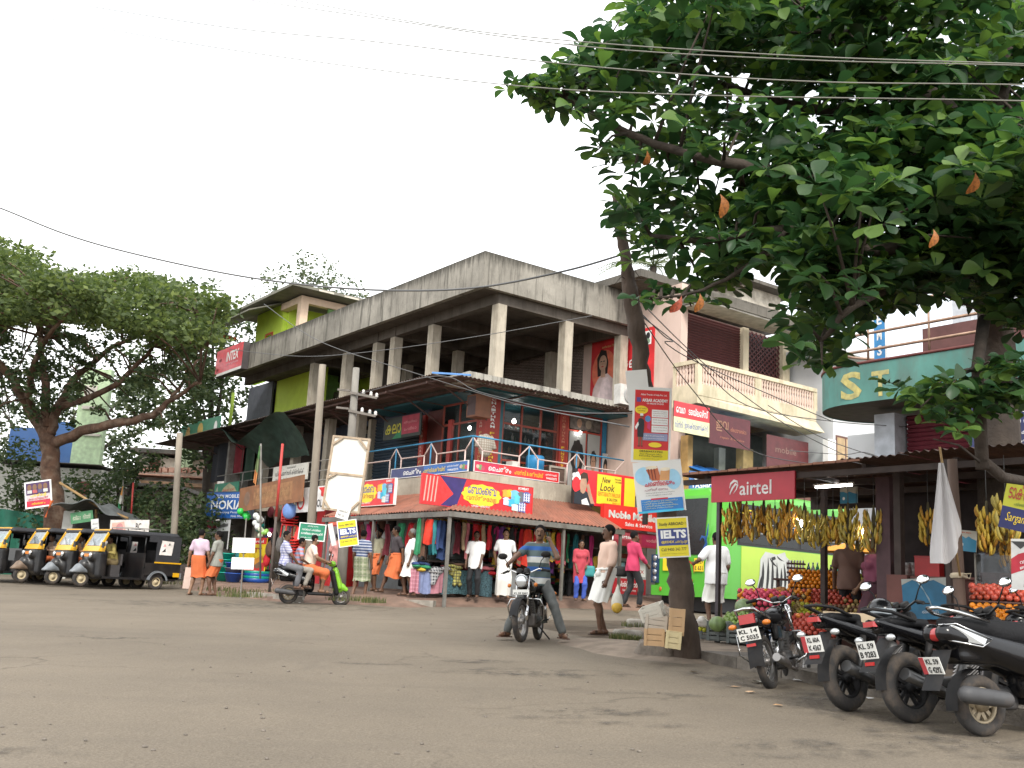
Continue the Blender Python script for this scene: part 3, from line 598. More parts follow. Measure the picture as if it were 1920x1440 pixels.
# left face of the shop
window(bld,FR((1.24,3.6,4.40),(0,-1,0),(0,0,1)),1.95,2.4,[.95],[1.75],M((.26,.045,.025),.5),GLASS)
part('door_jamb',bld,RED,(1.2,3.0,4.34,1.30,3.2,6.3)); p3=part('pillar',bld,RED,(1.19,4.55,4.34,1.32,4.85,6.6)); lt=MB(); stack(lt,FR((1.187,4.85,4.34),(0,-1,0),(0,0,1)),.08,.13,2.0,.1,(s1,s2_[:6]),(M((.5,.3,.25),.6),M((.45,.3,.1),.6))); obj('lettering',lt,p3)
part('door_leaf',bld,M((.10,.025,.02),.6),(1.26,3.62,4.34,1.32,4.5,6.7))
sh=MB(SHUT)
def shutter(par,fr,w,h,n,mat,name='roller_shutter',d=.035):
    r=thing(name,'','') if False else None
    b=MB(mat);b.T=fr;b.box(0,0,-.1,w,h,-.06);s=obj(name,b,par); q=MB(mat);st=h/n
    q.T=None; q.add([(0,0,-.06),(w,0,-.06),(w,0,-.02),(0,0,-.02),(0,st*.55,-.02+d),(w,st*.55,-.02+d),(0,st*.92,-.03),(w,st*.92,-.03),(0,st,-.06),(w,st,-.06)],[(0,1,2,3),(3,2,5,4),(4,5,7,6),(6,7,9,8),(0,3,4,6,8),(1,9,7,5,2)]); me=q.mesh('slat')
    for i in range(n): o=link('slat',me,s); o.matrix_local=fr@Matrix.Translation((0,i*st,0))
    return s
shutter(bld,FR((1.26,7.9,4.36),(0,-1,0),(0,0,1)),2.9,2.3,22,SHUT)
part('pilaster',bld,CCOL,(1.1,7.95,4.37,1.35,8.15,6.8))
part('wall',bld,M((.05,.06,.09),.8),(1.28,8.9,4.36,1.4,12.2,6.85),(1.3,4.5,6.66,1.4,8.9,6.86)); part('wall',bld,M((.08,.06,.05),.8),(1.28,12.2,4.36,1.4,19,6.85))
# ---- railing
rail=bthing('balcony_railing','blue and pink metal railing with peaked frames along the first floor balcony','railing')
def tube1(n,par,mat,pts,r=.022,k=6): b=MB(mat); b.tube(pts,r,k); return obj(n,b,par)
def railbay(fn,s0,s1,last=False):
    zt,zm,zb=5.36,4.99,4.40
    tube1('top_rail',rail,BLUEP,[fn(s0,zt),fn(s1,zt)],.024)
    tube1('post',rail,BLUEP,[fn(s0,zb),fn(s0,zt)],.024); d=.34
    b=MB(PINKP); b.tube([fn(s0,zt-.04),fn(s0+d,zm),fn(s1-d,zm),fn(s1,zt-.04)],.022,6); b.tube([fn(s0+d,zm),fn(s0+d,zb)],.022,6); b.tube([fn(s1-d,zm),fn(s1-d,zb)],.022,6); b.tube([fn(s0+d,zb+.03),fn(s1-d,zb+.03)],.02,6); obj('frame',b,rail)
fr_=lambda s,z:(s,0.0,z); fl_=lambda s,z:(0.0,s,z)
for a,c in ((0,1.95),(1.95,3.72),(3.72,5.6)): railbay(fr_,a,c)
for a,c in ((0.0,2.15),(2.15,4.15),(4.15,6.6)): railbay(fl_,a,c)
b=MB(M((.30,.28,.25),.6,metal=.5))
for z in (4.62,4.95,5.3): b.tube([(-.02,6.6,z),(-.02,19,z)],.02,6)
obj('top_rail',b,rail)
for v in (6.9,8.6,10.5,12.4,14.3,16.2): tube1('post',rail,M((.35,.33,.30),.6),[(-.02,v,4.36),(-.02,v,5.3)],.025)
# ---- printed name boards
def bb(name,label,cat,o,x,y,w,h,face,**k): return board(name,label,cat,BM@FR(o,x,y),w,h,face,**k)
up=(0,0,1); MAG=M((.50,.02,.07),.4,var=.1); REDB=M((.62,.02,.025),.4,var=.08); NAVY=M((.03,.04,.16),.4)
ML1='ൈചത്രം'; ML2='ഫാൻസി & െത്രഡ്സ്'
flow=lambda x:[('e',x,.45,.025,.25,M((.15,.3,.12))),('e',x+.03,.4,.02,.2,M((.45,.08,.12))),('e',x-.03,.5,.018,.18,M((.5,.4,.3)))]
bb('shop_sign','long red fancy shop sign with white and yellow lettering on the balcony rail','sign',(.06,-.04,4.385),(1,0,0),up,3.0,.31,REDB,edge=WHITE,items=[('r',0,0,.28,1,MAG)]+flow(.07)+[('t',ML1,.16,.25,.55,.26,TXTW),('t',ML2,.46,.25,.45,.34,YEL),('t','ഫാൻസി ത്രെഡ്സ്',.83,.55,.2,.14,TXTW),('t','9446602075',.84,.2,.22,.13,TXTW)],border=.015,borderc=WHITE)
bb('shop_sign','long blue fancy shop sign on the balcony rail left of the corner','sign',(-.04,4.3,4.385),(0,-1,0),up,4.2,.31,M((.03,.12,.36),.4),edge=WHITE,items=[('r',0,0,.45,1,M((.06,.07,.16)))]+flow(.95)+[('t',ML1,.18,.25,.55,.24,TXTW),('t',ML2,.45,.25,.45,.28,YEL),('t','ഫാൻസി ത്രെഡ്സ്',.75,.55,.18,.14,TXTW),('t','9446602075',.76,.2,.2,.13,TXTW)],border=.015,borderc=WHITE)
PINKD=M((.30,.02,.03),.5)
SARI=M((.70,.03,.03),.45,var=.3,scale=8); DBLU=M((.035,.02,.13),.4); YELC=M((.85,.62,.03),.45,var=.03); TBLU=M((.03,.06,.36),.5); TMAR=M((.35,.03,.04),.5); LB=M((.15,.45,.65),.5); LV=M((.55,.55,.7),.5); ORG=M((.75,.35,.04),.5); GRY=M((.15,.15,.17),.6)
def bombay(full):
    it=[]
    if full: it+=[('p',[(0,0),(0,1),(.18,1),(.27,.5),(.18,0)],DBLU),('p',[(.12,0),(.30,0),(.38,1),(.12,1)],DBLU),('p',[(.0,0),(0,1),(.14,1),(.27,.44),(.16,0)],SARI)]+[('p',[(.015+.03*i,.1),(.03+.03*i,.95),(.04+.03*i,.95),(.027+.03*i,.12)],M((.8,.35,.3),.5)) for i in range(4)]
    k=(lambda x:x) if full else (lambda x:(x-.36)/.64)
    s=1 if full else 1/.64
    it+=[('e',k(.52),.50,.175*s,.36,YELC,(48,.05,12)),('r',k(.37),.3,k(.67),.72,YELC),('t','േബാംെബ',k(.39),.52,.24,.26*s,TBLU),('t','വസ്ത്രേമള',k(.385),.27,.22,.27*s,TMAR,dict(bold=.005)),('t','പെരുമ്പ പയ്യന്നൂർ',k(.43),.08,.09,.17*s,TXTW),('t','BOMBAY',k(.855),.86,.09,.1*s,TXTW)]
    for x,y,w,h,mm in ((.71,.55,.06,.25,ORG),(.75,.58,.06,.24,M((.75,.45,.03))),(.79,.50,.07,.32,LB),(.72,.28,.05,.26,LV),(.77,.25,.06,.25,M((.05,.4,.6))),(.80,.12,.06,.22,M((.6,.68,.62))),(.86,.4,.05,.4,GRY),(.90,.45,.07,.36,M((.1,.13,.35))),(.86,.1,.07,.33,M((.12,.15,.4))),(.82,.36,.05,.3,M((.1,.5,.6)))):
        it.append(('p',[(k(x),y),(k(x+w),y-.02),(k(x+w),y+h*.7),(k(x+w+.01),y+h*.8),(k(x+w*.7),y+h),(k(x+w*.3),y+h),(k(x-.01),y+h*.8),(k(x),y+h*.7)],mm))
    for x0,y0 in ((.90,.45),(.86,.1)):
        for j in range(3): it.append(('r',k(x0+.008+.022*j),y0+.02,k(x0+.016+.022*j),y0+.3,TXTW)); it.append(('r',k(x0+.005),y0+.05+.09*j,k(x0+.065),y0+.08+.09*j,M((.5,.55,.7))))
    return it
v0=-1.35; tl=onv(797,890,v0);tr=onv(1003,919,v0);bl=onv(789,944,v0)
bb('shop_sign','wide red textile shop sign with a yellow Malayalam badge over the corner awning','sign',bl,(1,0,0),up,(tr-tl).x,.76,REDB,edge=WHITE,items=bombay(True),th=.08,border=.012,borderc=REDB)
u0=-1.2; a=onu(742,893,u0); c=onu(741,946,u0)
bb('shop_sign','red textile shop sign with yellow badge half hidden behind the wooden pole','sign',(u0,a.y+2.15,c.z),(0,-1,0),up,2.15,.76,REDB,edge=WHITE,items=bombay(False),th=.08,border=.015,borderc=WHITE)
# ---- corrugated sheets
def Mrust(c,c2): return M(c,.7,var=.2,scale=4,dirt=.7,dirtc=c2,stretch=(1,1,.4))
TERRA=Mrust((.27,.105,.065),(.17,.085,.06)); BROWN=M((.115,.085,.07),.8,var=.2,scale=3,dirt=.5,dirtc=(.06,.045,.04)); STEEL=M((.20,.19,.17),.55,metal=.4,var=.2,dirt=.5,dirtc=(.1,.06,.04))
def corr(par,mat,p00,p10,p01,p11,width=1.0,amp=.022,per=.14,name='roof_sheet',dz=.004):
    """sheets side by side along p00->p10; p01,p11 lower edge"""
    p00,p10,p01,p11=map(Vector,(p00,p10,p01,p11)); Ln=max((p10-p00).length,(p11-p01).length); n=max(1,round(Ln/width))
    N=((p10-p00).cross(p01-p00)).normalized()
    if N.z<0:N=-N
    out=[]
    for i in range(n):
        a0,a1=i/n,(i+1.04)/n if i<n-1 else 1
        k=max(4,int(Ln/n/per*4)); j=rnd.uniform(-.012,.012)
        def fn(u,v):
            s=a0+(a1-a0)*u; return p00.lerp(p10,s).lerp(p01.lerp(p11,s),v)+N*(amp*math.sin(2*PI*s*Ln/per)+dz*(i%2)+j*v)
        b=MB(mat); b.grid(fn,k,1); out.append(obj(name,b,par))
    return out
aw=bthing('shop_awning','terracotta corrugated awning with grey gutter round the corner textile shop','awning')
zt,zb=3.86,3.12; ea=-1.75
corr(aw,TERRA,(0,-.05,zt),(4.05,-.05,zt),(ea,ea,zb),(4.05,ea,zb)); corr(aw,TERRA,(-.05,0,zt),(-.05,5.2,zt),(ea,ea,zb),(ea,5.2,zb))
part('gutter',aw,STEEL,(ea-.02,ea-.05,zb-.16,4.1,ea+.07,zb-.03)); part('gutter',aw,STEEL,(ea-.021,ea+.07,zb-.161,ea+.10,5.2,zb-.031))
for u,v in ((ea+.05,ea+.03),(1.95,ea+.03),(4.0,ea+.03),(ea+.05,2.1),(ea+.05,5.0)): part('post',aw,STEEL,(u-.035,v-.035,.7,u+.035,v+.035,zb-.163))
part('batten',aw,STEEL,(-1.2,-1.2,3.30,4,-1.16,3.34),(-1.2,-1.16,3.30,-1.16,5.1,3.34))
cn=bthing('tin_canopy','long brown corrugated canopy hanging below the open top floor','canopy')
CE=-1.0
corr(cn,BROWN,(1.3,.75,7.05),(1.3,9.2,7.0),(CE,.75,7.04),(CE,9.2,7.02),1.05); corr(cn,BROWN,(1.3,9.2,6.98),(1.3,24,6.9),(CE,9.2,7.0),(CE-.3,24,6.92),1.05)
corr(cn,BROWN,(-.8,1.2,6.95),(5.7,1.2,6.84),(-.8,-.42,6.88),(5.7,-.42,6.86),1.0)
b=MB(M((.1,.25,.55),.5)); b.bar((CE,.75,7.07),(-.5,-.42,6.93),.05,.05); obj('edge_strip',b,cn)
IRON=M((.10,.055,.045),.7,var=.3)
for u in (CE+.25,-.3,.4): part('purlin',cn,IRON,(u,.8,6.90,u+.05,23.5,6.955))
for v in (1.2,3.5,5.9,8.3,10.7,13,15.4,18,21): 
    b=MB(IRON); b.bar((CE+.1,v,6.88),(1.25,v,6.80),.05,.07); b.bar((1.25,v,6.1),(CE+.7,v,6.86),.035,.035); obj('bracket',b,cn)
for v in (.0,.6): part('purlin',cn,IRON,(-.7,v,6.80,5.6,v+.05,6.835))
for u in (.2,1.8,3.4,5.0): b=MB(IRON); b.bar((u,-.35,6.81),(u,1.2,6.78),.04,.05); obj('bracket',b,cn)
# loudspeaker-like signboxes, lamps
t=bthing('sign_box','brown box sign hung under the canopy at the corner','sign',o=(.55,.75,5.98)); b=MB(M((.20,.08,.04),.6)); b.box(0,0,.1,.5,.5,.75); obj('case',b,t); b=MB(M((.08,.05,.05),.6)); b.box(-.004,.05,.15,-.001,.45,.7); obj('face_panel',b,t)
def bulb(p,label,e=40,r=.055):
    t=thing('lamp',label,'lamp',p); b=MB(M((1,.97,.9),.3,var=0,emit=e)); b.ell((0,0,0),r,r,r*1.4,10,8); obj('bulb',b,t); b=MB(WHITE); b.lathe([(.02,r*1.2),(.025,r*1.9),(.015,r*2.2)],8); obj('socket',b,t)
bulb(BM@Vector((2.75,1.9,6.35)),'bright white bulb lit inside the upstairs fancy shop right of the red pillar'); bulb(BM@Vector((1.6,2.6,6.05)),'lit bulb inside the upstairs shop left of the red corner pillar',25,.045); bulb(BM@Vector((4.75,1.1,6.2)),'small lit bulb in front of the hair parlour pictures',25,.035)
bulb(BM@Vector((-.6,4.2,2.35)),'lit bulb hanging in the dark shop behind the four men',25,.06)
# shelves with goods upstairs
sv=bthing('display_shelf','glass shelves crowded with gold bottles and boxes inside the upstairs shop','shelf')
for i,z in enumerate((4.5,4.95,5.35,5.7,6.05)): part('shelf',sv,M((.2,.19,.16),.5),(1.95,1.75,z,4.2,2.1,z+.02))
g=MB(); gm=[GOLD,M((.45,.33,.16),.3),M((.5,.5,.45),.3),M((.12,.06,.04),.4),M((.35,.08,.05),.4),M((.08,.15,.12),.4)]
for z in (4.52,4.97,5.37,5.72,6.07):
    x=1.98
    while x<4.15:
        w=rnd.uniform(.03,.06);h=rnd.uniform(.1,.26); g.use(rnd.choice(gm if z<5.7 else gm[2:])); g.lathe([(0,0),(w*.8,0),(w*.8,h*.65),(w*.3,h*.8),(w*.3,h),(0,h)],6,(x+w,1.85+rnd.uniform(0,.15),z)); x+=2*w+rnd.uniform(.005,.06)
stuff(obj('bottles',g,sv))
for (x,y,w,d,h,m,l) in ((1.95,.75,.32,.3,.25,WHITE,'white carton'),(2.0,.8,.28,.25,.5,WHITE,'white carton')): pass
t=bthing('carton','stack of white cartons on the balcony beside the red pillar','boxes',o=(1.95,.85,4.36)); 
for i,(x,z,w,h) in enumerate(((0,0,.42,.2),(.02,.205,.38,.2),(.05,.41,.28,.2),(.43,0,.25,.16))): part('box',t,M((.62,.6,.55),.8,var=.1),(x,0,z,x+w,.3,z+h))
t=bthing('barrel','bright blue plastic drum on the balcony','drum',o=(2.8,.8,4.36)); b=MB(M((.02,.20,.42),.4)); b.lathe([(0,0),(.26,0),(.28,.1),(.27,.3),(.28,.32),(.27,.55),(.28,.57),(.27,.82),(.24,.85),(0,.85)],18); obj('shell',b,t)
t=bthing('cabinet','dark wooden framed cabinet on the balcony right of the blue drum','cabinet',o=(3.35,.8,4.36)); part('case',t,M((.10,.06,.045),.6),(0,0,0,.62,.25,.62)); part('frame',t,M((.35,.30,.25),.5),(-.02,-.03,0,.04,-.002,.64),(.58,-.03,0,.64,-.002,.64),(.041,-.03,.58,.579,-.002,.64))
t=bthing('mannequin_shirt','pale checked shirt on a stand at the upstairs shop corner','shirt',o=(.95,.75,4.9)); s=SDF((-.35,-.2,0),(.35,.2,.8),.03); s.ell((0,0,.38),(.24,.13,.34)); s.cone((-.18,0,.6),(-.3,0,.35),.08,.07); s.cone((.18,0,.6),(.3,0,.35),.08,.07); link('cloth',s.mesh('cloth',Mpat('check',(.45,.42,.36),(.25,.2,.16),s=14)),t); b=MB(IRON); b.tube([(0,0,-.5),(0,0,.3)],.02); obj('stand',b,t)
# ---- air conditioner
t=bthing('air_conditioner','white outdoor air conditioner unit on the ledge right of the columns','air conditioner',o=(5.05,-.35,7.02)); part('case',t,M((.62,.61,.58),.6,dirt=.4),(0,0,0,.8,.3,.62)); b=MB(M((.33,.33,.32),.6)); b.lathe([(.26,-.012),(.26,-.03),(.24,-.035),(.03,-.02),(0,-.02)],24,(.4,0,.3),(0,1,0)); obj('fan_grille',b,t); b=MB(WHITE); b.lathe([(0,-.045),(.05,-.045),(.06,-.02)],12,(.4,0,.3),(0,1,0)); obj('hub',b,t)
# ---- red salon sign and mobile shop signs
NL=M((.72,.02,.03),.4,var=.06)
v1=-.75; tl=onv(1078,880,v1); br=onv(1176,946,v1)
bb('salon_sign','red salon sign reading New Look with a young man portrait above the mobile shop','sign',(tl.x,v1,3.78),(1,0,0),up,2.35,1.0,NL,edge=BLK,th=.12,items=[('p',[(0,0),(0,1),(.05,1),(.03,.5),(.1,.35),(.16,.3),(.1,.0)],BLK),('e',.03,.75,.07,.15,TXTW,(20,.15,5)),('e',.03,.55,.065,.22,NL),
 ('p',[(.0,.0),(.02,.32),(.1,.42),(.2,.38),(.3,.1),(.33,0)],M((.02,.025,.035))),('p',[(.13,.0),(.12,.12),(.2,.2),(.25,.0)],TXTW),('p',[(.10,.35),(.085,.55),(.10,.74),(.13,.8),(.19,.78),(.2,.55),(.17,.35),(.14,.3)],M((.42,.25,.17),.6)),('p',[(.095,.72),(.09,.85),(.14,.93),(.2,.9),(.22,.72),(.2,.58),(.185,.75)],M((.05,.03,.02))),('p',[(.19,.55),(.23,.62),(.27,.35),(.33,.05),(.27,.05),(.22,.3)],M((.42,.25,.17),.6)),
 ('r',.36,.08,.76,.93,YELC),('r',.815,.08,1.0,.93,YELC),('t','New',.44,.70,.17,.14,BLK,dict(shear=.2)),('t','Look',.41,.46,.22,.24,BLK,dict(shear=.2)),('t','GENTS BEAUTY PARLOUR',.375,.31,.12,.37,M((.6,.12,.02)),),('t','& SALOON',.53,.19,.09,.17,BLK),('t','Perumba',.65,.82,.05,.1,BLK),('t','PAYYANUR',.66,.74,.05,.1,BLK),('t','9947112',.62,.11,.05,.12,M((.6,.12,.02)))])
NM=M((.70,.035,.025),.4,var=.05); v2=-1.0; tl=onv(1133,943,v2)
bb('mobile_shop_sign','red mobile shop sign with raised white letters right of the terracotta awning','sign',(tl.x,v2,3.2),(1,0,0),up,2.6,.66,NM,edge=NM,th=.15,items=[('t','Noble Mobile',.07,.42,.32,.72,M((.75,.72,.66),.4),dict(bold=.035)),('t','Noble Mobile',.075,.435,.32,.72,TXTW,dict(bold=.03)),('t','Sales & Service',.32,.14,.16,.42,TXTW)])
v3=-.35
bb('poster_board','white mobile shop board listing phone brands beside the bus','sign',(5.0,v3,1.35),(1,0,0),up,1.35,1.9,M((.42,.42,.42),.5,var=.25,scale=2),th=.03,edge=BLK,items=[('r',0,0,1,.24,M((.45,.02,.03))),('t','Noble Mobile',.18,.11,.09,.68,TXTW,dict(shear=.2)),('t','Sales & Service',.3,.045,.035,.4,TXTW),('r',.5,.28,.97,.96,TXTW),('t','NOKIA',.56,.62,.045,.34,NAVY),('t','INTEX',.54,.33,.055,.38,M((.5,.03,.03))),('r',.55,.80,.9,.87,M((.5,.03,.05))),('t','LAVA',.58,.725,.04,.28,M((.45,.03,.03))),('t','htc',.6,.52,.04,.2,M((.3,.3,.3))),('r',.18,.30,.46,.50,BLK),('r',.24,.32,.34,.48,M((.2,.35,.4))),('e',.25,.72,.18,.1,M((.2,.2,.2),.4,var=.5)),('r',.05,.55,.45,.62,M((.3,.05,.05)))])
bb('shop_sign','maroon strip of small phone adverts under the mobile shop sign','sign',(4.5,-.9,2.72),(1,0,0),up,2.2,.42,M((.28,.025,.04),.5),items=[('r',0,.4,.35,.9,M((.4,.06,.08))),('r',.5,.1,.98,.9,M((.3,.01,.05))),('t','airtel',.1,.5,.25,.2,TXTW),('t','vodafone',.58,.4,.25,.3,M((.5,.2,.2)))])
# ---- ground floor shop shell
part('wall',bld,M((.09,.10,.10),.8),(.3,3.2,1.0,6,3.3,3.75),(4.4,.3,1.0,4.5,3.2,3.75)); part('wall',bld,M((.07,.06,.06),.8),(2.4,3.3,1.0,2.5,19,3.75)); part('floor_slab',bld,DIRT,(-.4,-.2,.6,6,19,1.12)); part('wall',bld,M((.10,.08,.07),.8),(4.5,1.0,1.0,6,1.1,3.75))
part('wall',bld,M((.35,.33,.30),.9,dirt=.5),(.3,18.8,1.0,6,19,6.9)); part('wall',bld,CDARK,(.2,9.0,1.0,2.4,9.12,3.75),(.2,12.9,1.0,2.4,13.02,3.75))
# ---- poster wall of the pink building
PW=5.99
board('poster','tall red textile poster of a woman in pale sari on the wall behind the columns','poster',BM@FR((5.97,2.15,7.35),(0,-1,0),(0,0,1)),2.95,2.2,M((.62,.03,.035),.5,var=.25,scale=1.5),.02,items=[('e',.22,.5,.2,.32,M((.75,.18,.1),.5)),
 ('p',[(.02,0),(.05,.25),(.12,.38),(.18,.45),(.28,.45),(.38,.35),(.44,.1),(.45,0)],M((.62,.48,.46),.6,var=.15)),('p',[(.12,.42),(.1,.7),(.16,.83),(.25,.8),(.29,.62),(.28,.45)],M((.02,.012,.01))),('e',.2,.62,.065,.12,M((.48,.29,.2),.6)),('p',[(.17,.4),(.18,.55),(.24,.55),(.25,.4)],M((.48,.29,.2),.6)),('p',[(.1,.0),(.2,.36),(.3,.4),(.4,.0)],M((.68,.55,.55),.6)),('e',.175,.645,.018,.008,BLK),('e',.22,.645,.018,.008,BLK),('e',.197,.565,.022,.01,M((.4,.05,.05))),('p',[(.193,.63),(.203,.63),(.21,.595),(.187,.595)],M((.40,.23,.15))),
 ('t','അല്ലം',.44,.46,.17,.46,TXTW),('t','മാത്രി',.48,.3,.12,.4,M((.75,.55,.2),.5)),('t','textile since 1945',.18,.84,.04,.22,M((.7,.5,.2))),('t','payyanur',.7,.2,.05,.2,TXTW),('r',.76,.75,.96,.95,TXTW),('e',.81,.85,.035,.06,M((.5,.03,.03))),('e',.91,.88,.03,.05,BLK),('e',.91,.8,.03,.04,M((.2,.3,.2)))])
# ---- lime stair tower behind
LIME=M((.64,.84,.09),.7,var=.08,scale=1,dirt=.2,dirtc=(.3,.45,.05)); LGRN=M((.28,.50,.16),.7); CREAM=M((.62,.46,.33),.7,var=.1); ROOFU=M((.17,.16,.13),.85,var=.2,scale=2,dirt=.5,dirtc=(.08,.1,.05)); ORNG=M((.65,.12,.02),.6)
tw=bthing('lime_building','bright lime green stair tower rising behind the concrete building','building')
part('wall',tw,LIME,(2.0,18.7,7.05,2.2,21.6,8.0),(2.0,20.0,8.0,2.2,21.6,9.7),(2.0,18.62,9.91,2.2,19.6,13.3),(2.0,20.35,9.91,2.2,21.6,13.3),(2.0,19.6,12.1,2.2,20.35,13.3))
part('wall',tw,LIME,(2.203,18.5,9.91,5,18.7,13.1)); part('wall',tw,M((.10,.20,.06),.8),(3.2,16.6,9.91,5,16.75,13)); part('wall',tw,LIME,(4.2,11.0,7.05,4.4,20,9.66)); part('wall',tw,LGRN,(2.2,15.2,7.05,4.2,15.35,9.66)); part('wall',tw,LIME,(2.05,14.0,7.05,2.2,18.65,9.7))
part('wall',tw,DKW,(2.2,18.6,7.05,2.3,21.6,9.7))
b=MB(M((.25,.22,.17),.9))
for i in range(8): b.box(3.0,14.6-i*.35,7.05,4.2,14.6-i*.35+.35,8.9-i*.2)
obj('staircase',b,tw)
part('door_frame',tw,ORNG,(1.97,19.55,9.91,2.0,19.68,12.1),(1.97,20.28,9.91,2.0,20.4,12.1),(1.97,19.68,12.0,2.0,20.28,12.1)); part('door',tw,M((.1,.35,.08),.7),(2.06,19.68,9.9,2.1,20.28,12.0))
part('column',tw,CREAM,(1.85,16.5,9.91,2.2,16.85,12.85)); part('beam',tw,CREAM,(1.85,16.5,12.85,2.2,18.6,13.15)); part('beam',tw,CREAM,(2.203,16.5,12.85,6.5,16.8,13.15))
b=MB(ROOFU); b.slab(lambda u,v:(1.0+6*u,15.6+7.4*v,13.22+.85*min(v,1)*0+.35*u*0+(.55 if .3<v<.31 else 0)),2,2,(0,0,.12),False); obj('roof',b,tw)
b=MB(ROOFU); b.slab(lambda u,v:(.35+1.6*u,18.5+5.3*v,12.55+.65*u),2,8,(0,0,.06),False); obj('lean_to_roof',b,tw); part('fascia',tw,ORNG,(.3,18.6,12.42,.36,23.8,12.53)) if False else part('fascia',tw,ORNG,(.4,23.75,12.35,1.9,23.82,12.50))
b=MB(M((.55,.5,.42),.8))
for i in range(3): b.box(2.2+i*1.2,15.59,13.22,2.9+i*1.2,15.595,13.3)
obj('roof_patch',b,tw)
part('shutter_panel',tw,M((.09,.095,.12),.6),(1.9,18.75,8.05,1.98,21.4,9.7)); part('door',tw,BLK,(2.02,18.72,7.05,2.06,20.0,8.0)); part('post',tw,M((.35,.5,.08),.6),(1.15,21.45,7.05,1.27,21.57,9.4))
t=bthing('balcony_board','green board with yellow figures on the upper left balcony','sign'); 
a=onu(437,768,.2);c=onu(375,800,.2)
board('balcony_board','green advertisement board with yellow pictures on the far upper balcony','sign',BM@FR((.2,25.,7.1),(0,-1,0),up),5.0,.95,M((.02,.20,.10),.5),.03,items=[('r',.1,0,.75,.45,M((.5,.3,.1))),('e',.2,.5,.06,.35,M((.55,.35,.12))),('e',.52,.55,.07,.35,M((.55,.38,.1))),('t','മലബാർ',.14,.12,.22,.5,M((.5,.1,.05))),('e',.9,.5,.04,.3,TXTW)]); bpy.data.objects.remove(t)
# ---- INTEX box sign
a=onu(482,642,-.25)
board('phone_brand_sign','red INTEX box sign at the far end of the concrete parapet','sign',BM@FR((-.32,19.9,9.62),(0,-1,0),up),3.0,1.15,M((.62,.02,.035),.35),.28,edge=M((.06,.05,.05)),items=[('r',0,0,1,.1,TXTW),('t','INTEX',.40,.45,.36,.46,TXTW,dict(bold=.03,shear=.1)),('t','smartphone',.42,.28,.12,.44,M((.75,.4,.45))),('t','aqua',.13,.5,.14,.1,M((.1,.02,.02))),('t','star',.05,.2,.1,.1,M((.2,.02,.02)))])
# ============================================================ pink building with balcony
PINK=M((.62,.47,.40),.85,var=.06,scale=1,dirt=.35,dirtc=(.30,.23,.19),stretch=(1,1,.35)); CRM=M((.60,.52,.37),.8,var=.1,dirt=.55,dirtc=(.22,.19,.11),stretch=(1,1,.5)); MAR=M((.085,.022,.022),.6,var=.15); RSLAB=Mconc((.14,.128,.11),(.06,.055,.047),.8); SOFF=M((.55,.52,.47),.85,dirt=.4)
pk=bthing('pink_building','pale pink two storey building with dark red shutters and a cream balcony','building')
part('wall',pk,PINK,(6.0,-1.9,4.3,6.28,2.6,10.72)); part('wall',pk,PINK,(6.0,2.6,1,6.2,9,10.7),(6.28,.2,4.3,12.3,.4,10.7),(6.28,-1.2,7.1,11.3,-1.0,10.0))
part('pilaster',pk,CRM,(6.281,-1.64,7.0,6.48,-1.2,10.0)); part('pilaster',pk,CRM,(9.1,-1.64,7.0,9.36,-1.2,10.0)); part('pilaster',pk,CRM,(11.05,-1.64,7.0,11.4,1,10.0))
shutter(pk,FR((6.48,-1.5,7.1),(1,0,0),(0,0,1)),2.62,2.9,34,MAR,d=.03); s_=shutter(pk,FR((9.36,-1.5,7.1),(1,0,0),(0,0,1)),1.69,1.6,19,MAR,d=.03)
part('wall',pk,DKW,(9.36,-1.35,8.7,11.05,-1.2,10.0)); g=MB(MAR)
for i in range(8):
    for j in range(7): g.T=Matrix.Translation((9.45+i*.21,-1.5,8.78+j*.18))@Matrix.Rotation(R(45),4,'Y'); g.box(-.09,-.02,-.09,.09,.01,-.05); g.box(-.09,-.02,-.05,-.05,.01,.09); g.box(.05,-.02,-.05,.09,.01,.09); g.box(-.05,-.02,.05,.05,.01,.09)
g.T=None; obj('grille',g,pk)
part('roof',pk,RSLAB,(4.7,-1.45,10.74,12.6,8,10.98)); part('roof_hood',pk,RSLAB,(5.95,-2.95,9.98,11.6,-1.93,10.24)); part('soffit',pk,SOFF,(6.0,-2.9,9.93,11.55,-1.93,9.978))
part('roof_house',pk,M((.6,.55,.46),.85,dirt=.6),(10.2,-.6,10.98,12.2,1.5,11.9)); part('roof_house_slab',pk,RSLAB,(9.6,-1.1,11.9,12.7,2,12.02))
# balcony
bal=lambda *bx:part('balcony_wall',pk,CRM,*bx)
part('balcony_floor',pk,CRM,(5.72,-2.9,6.95,11.1,-1.9,7.08))
bal((5.70,-2.92,7.08,11.12,-2.80,7.42)); bal((5.70,-2.80,7.08,5.82,-1.9,7.42)); bal((5.68,-2.94,8.02,11.14,-2.78,8.14)); bal((5.68,-2.78,8.02,5.84,-1.9,8.14))
for u in (5.70,8.2,8.30,11.0): bal((u,-2.915,7.42,u+.18,-2.795,8.02))
bal((5.705,-2.02,7.42,5.815,-1.9,8.02))
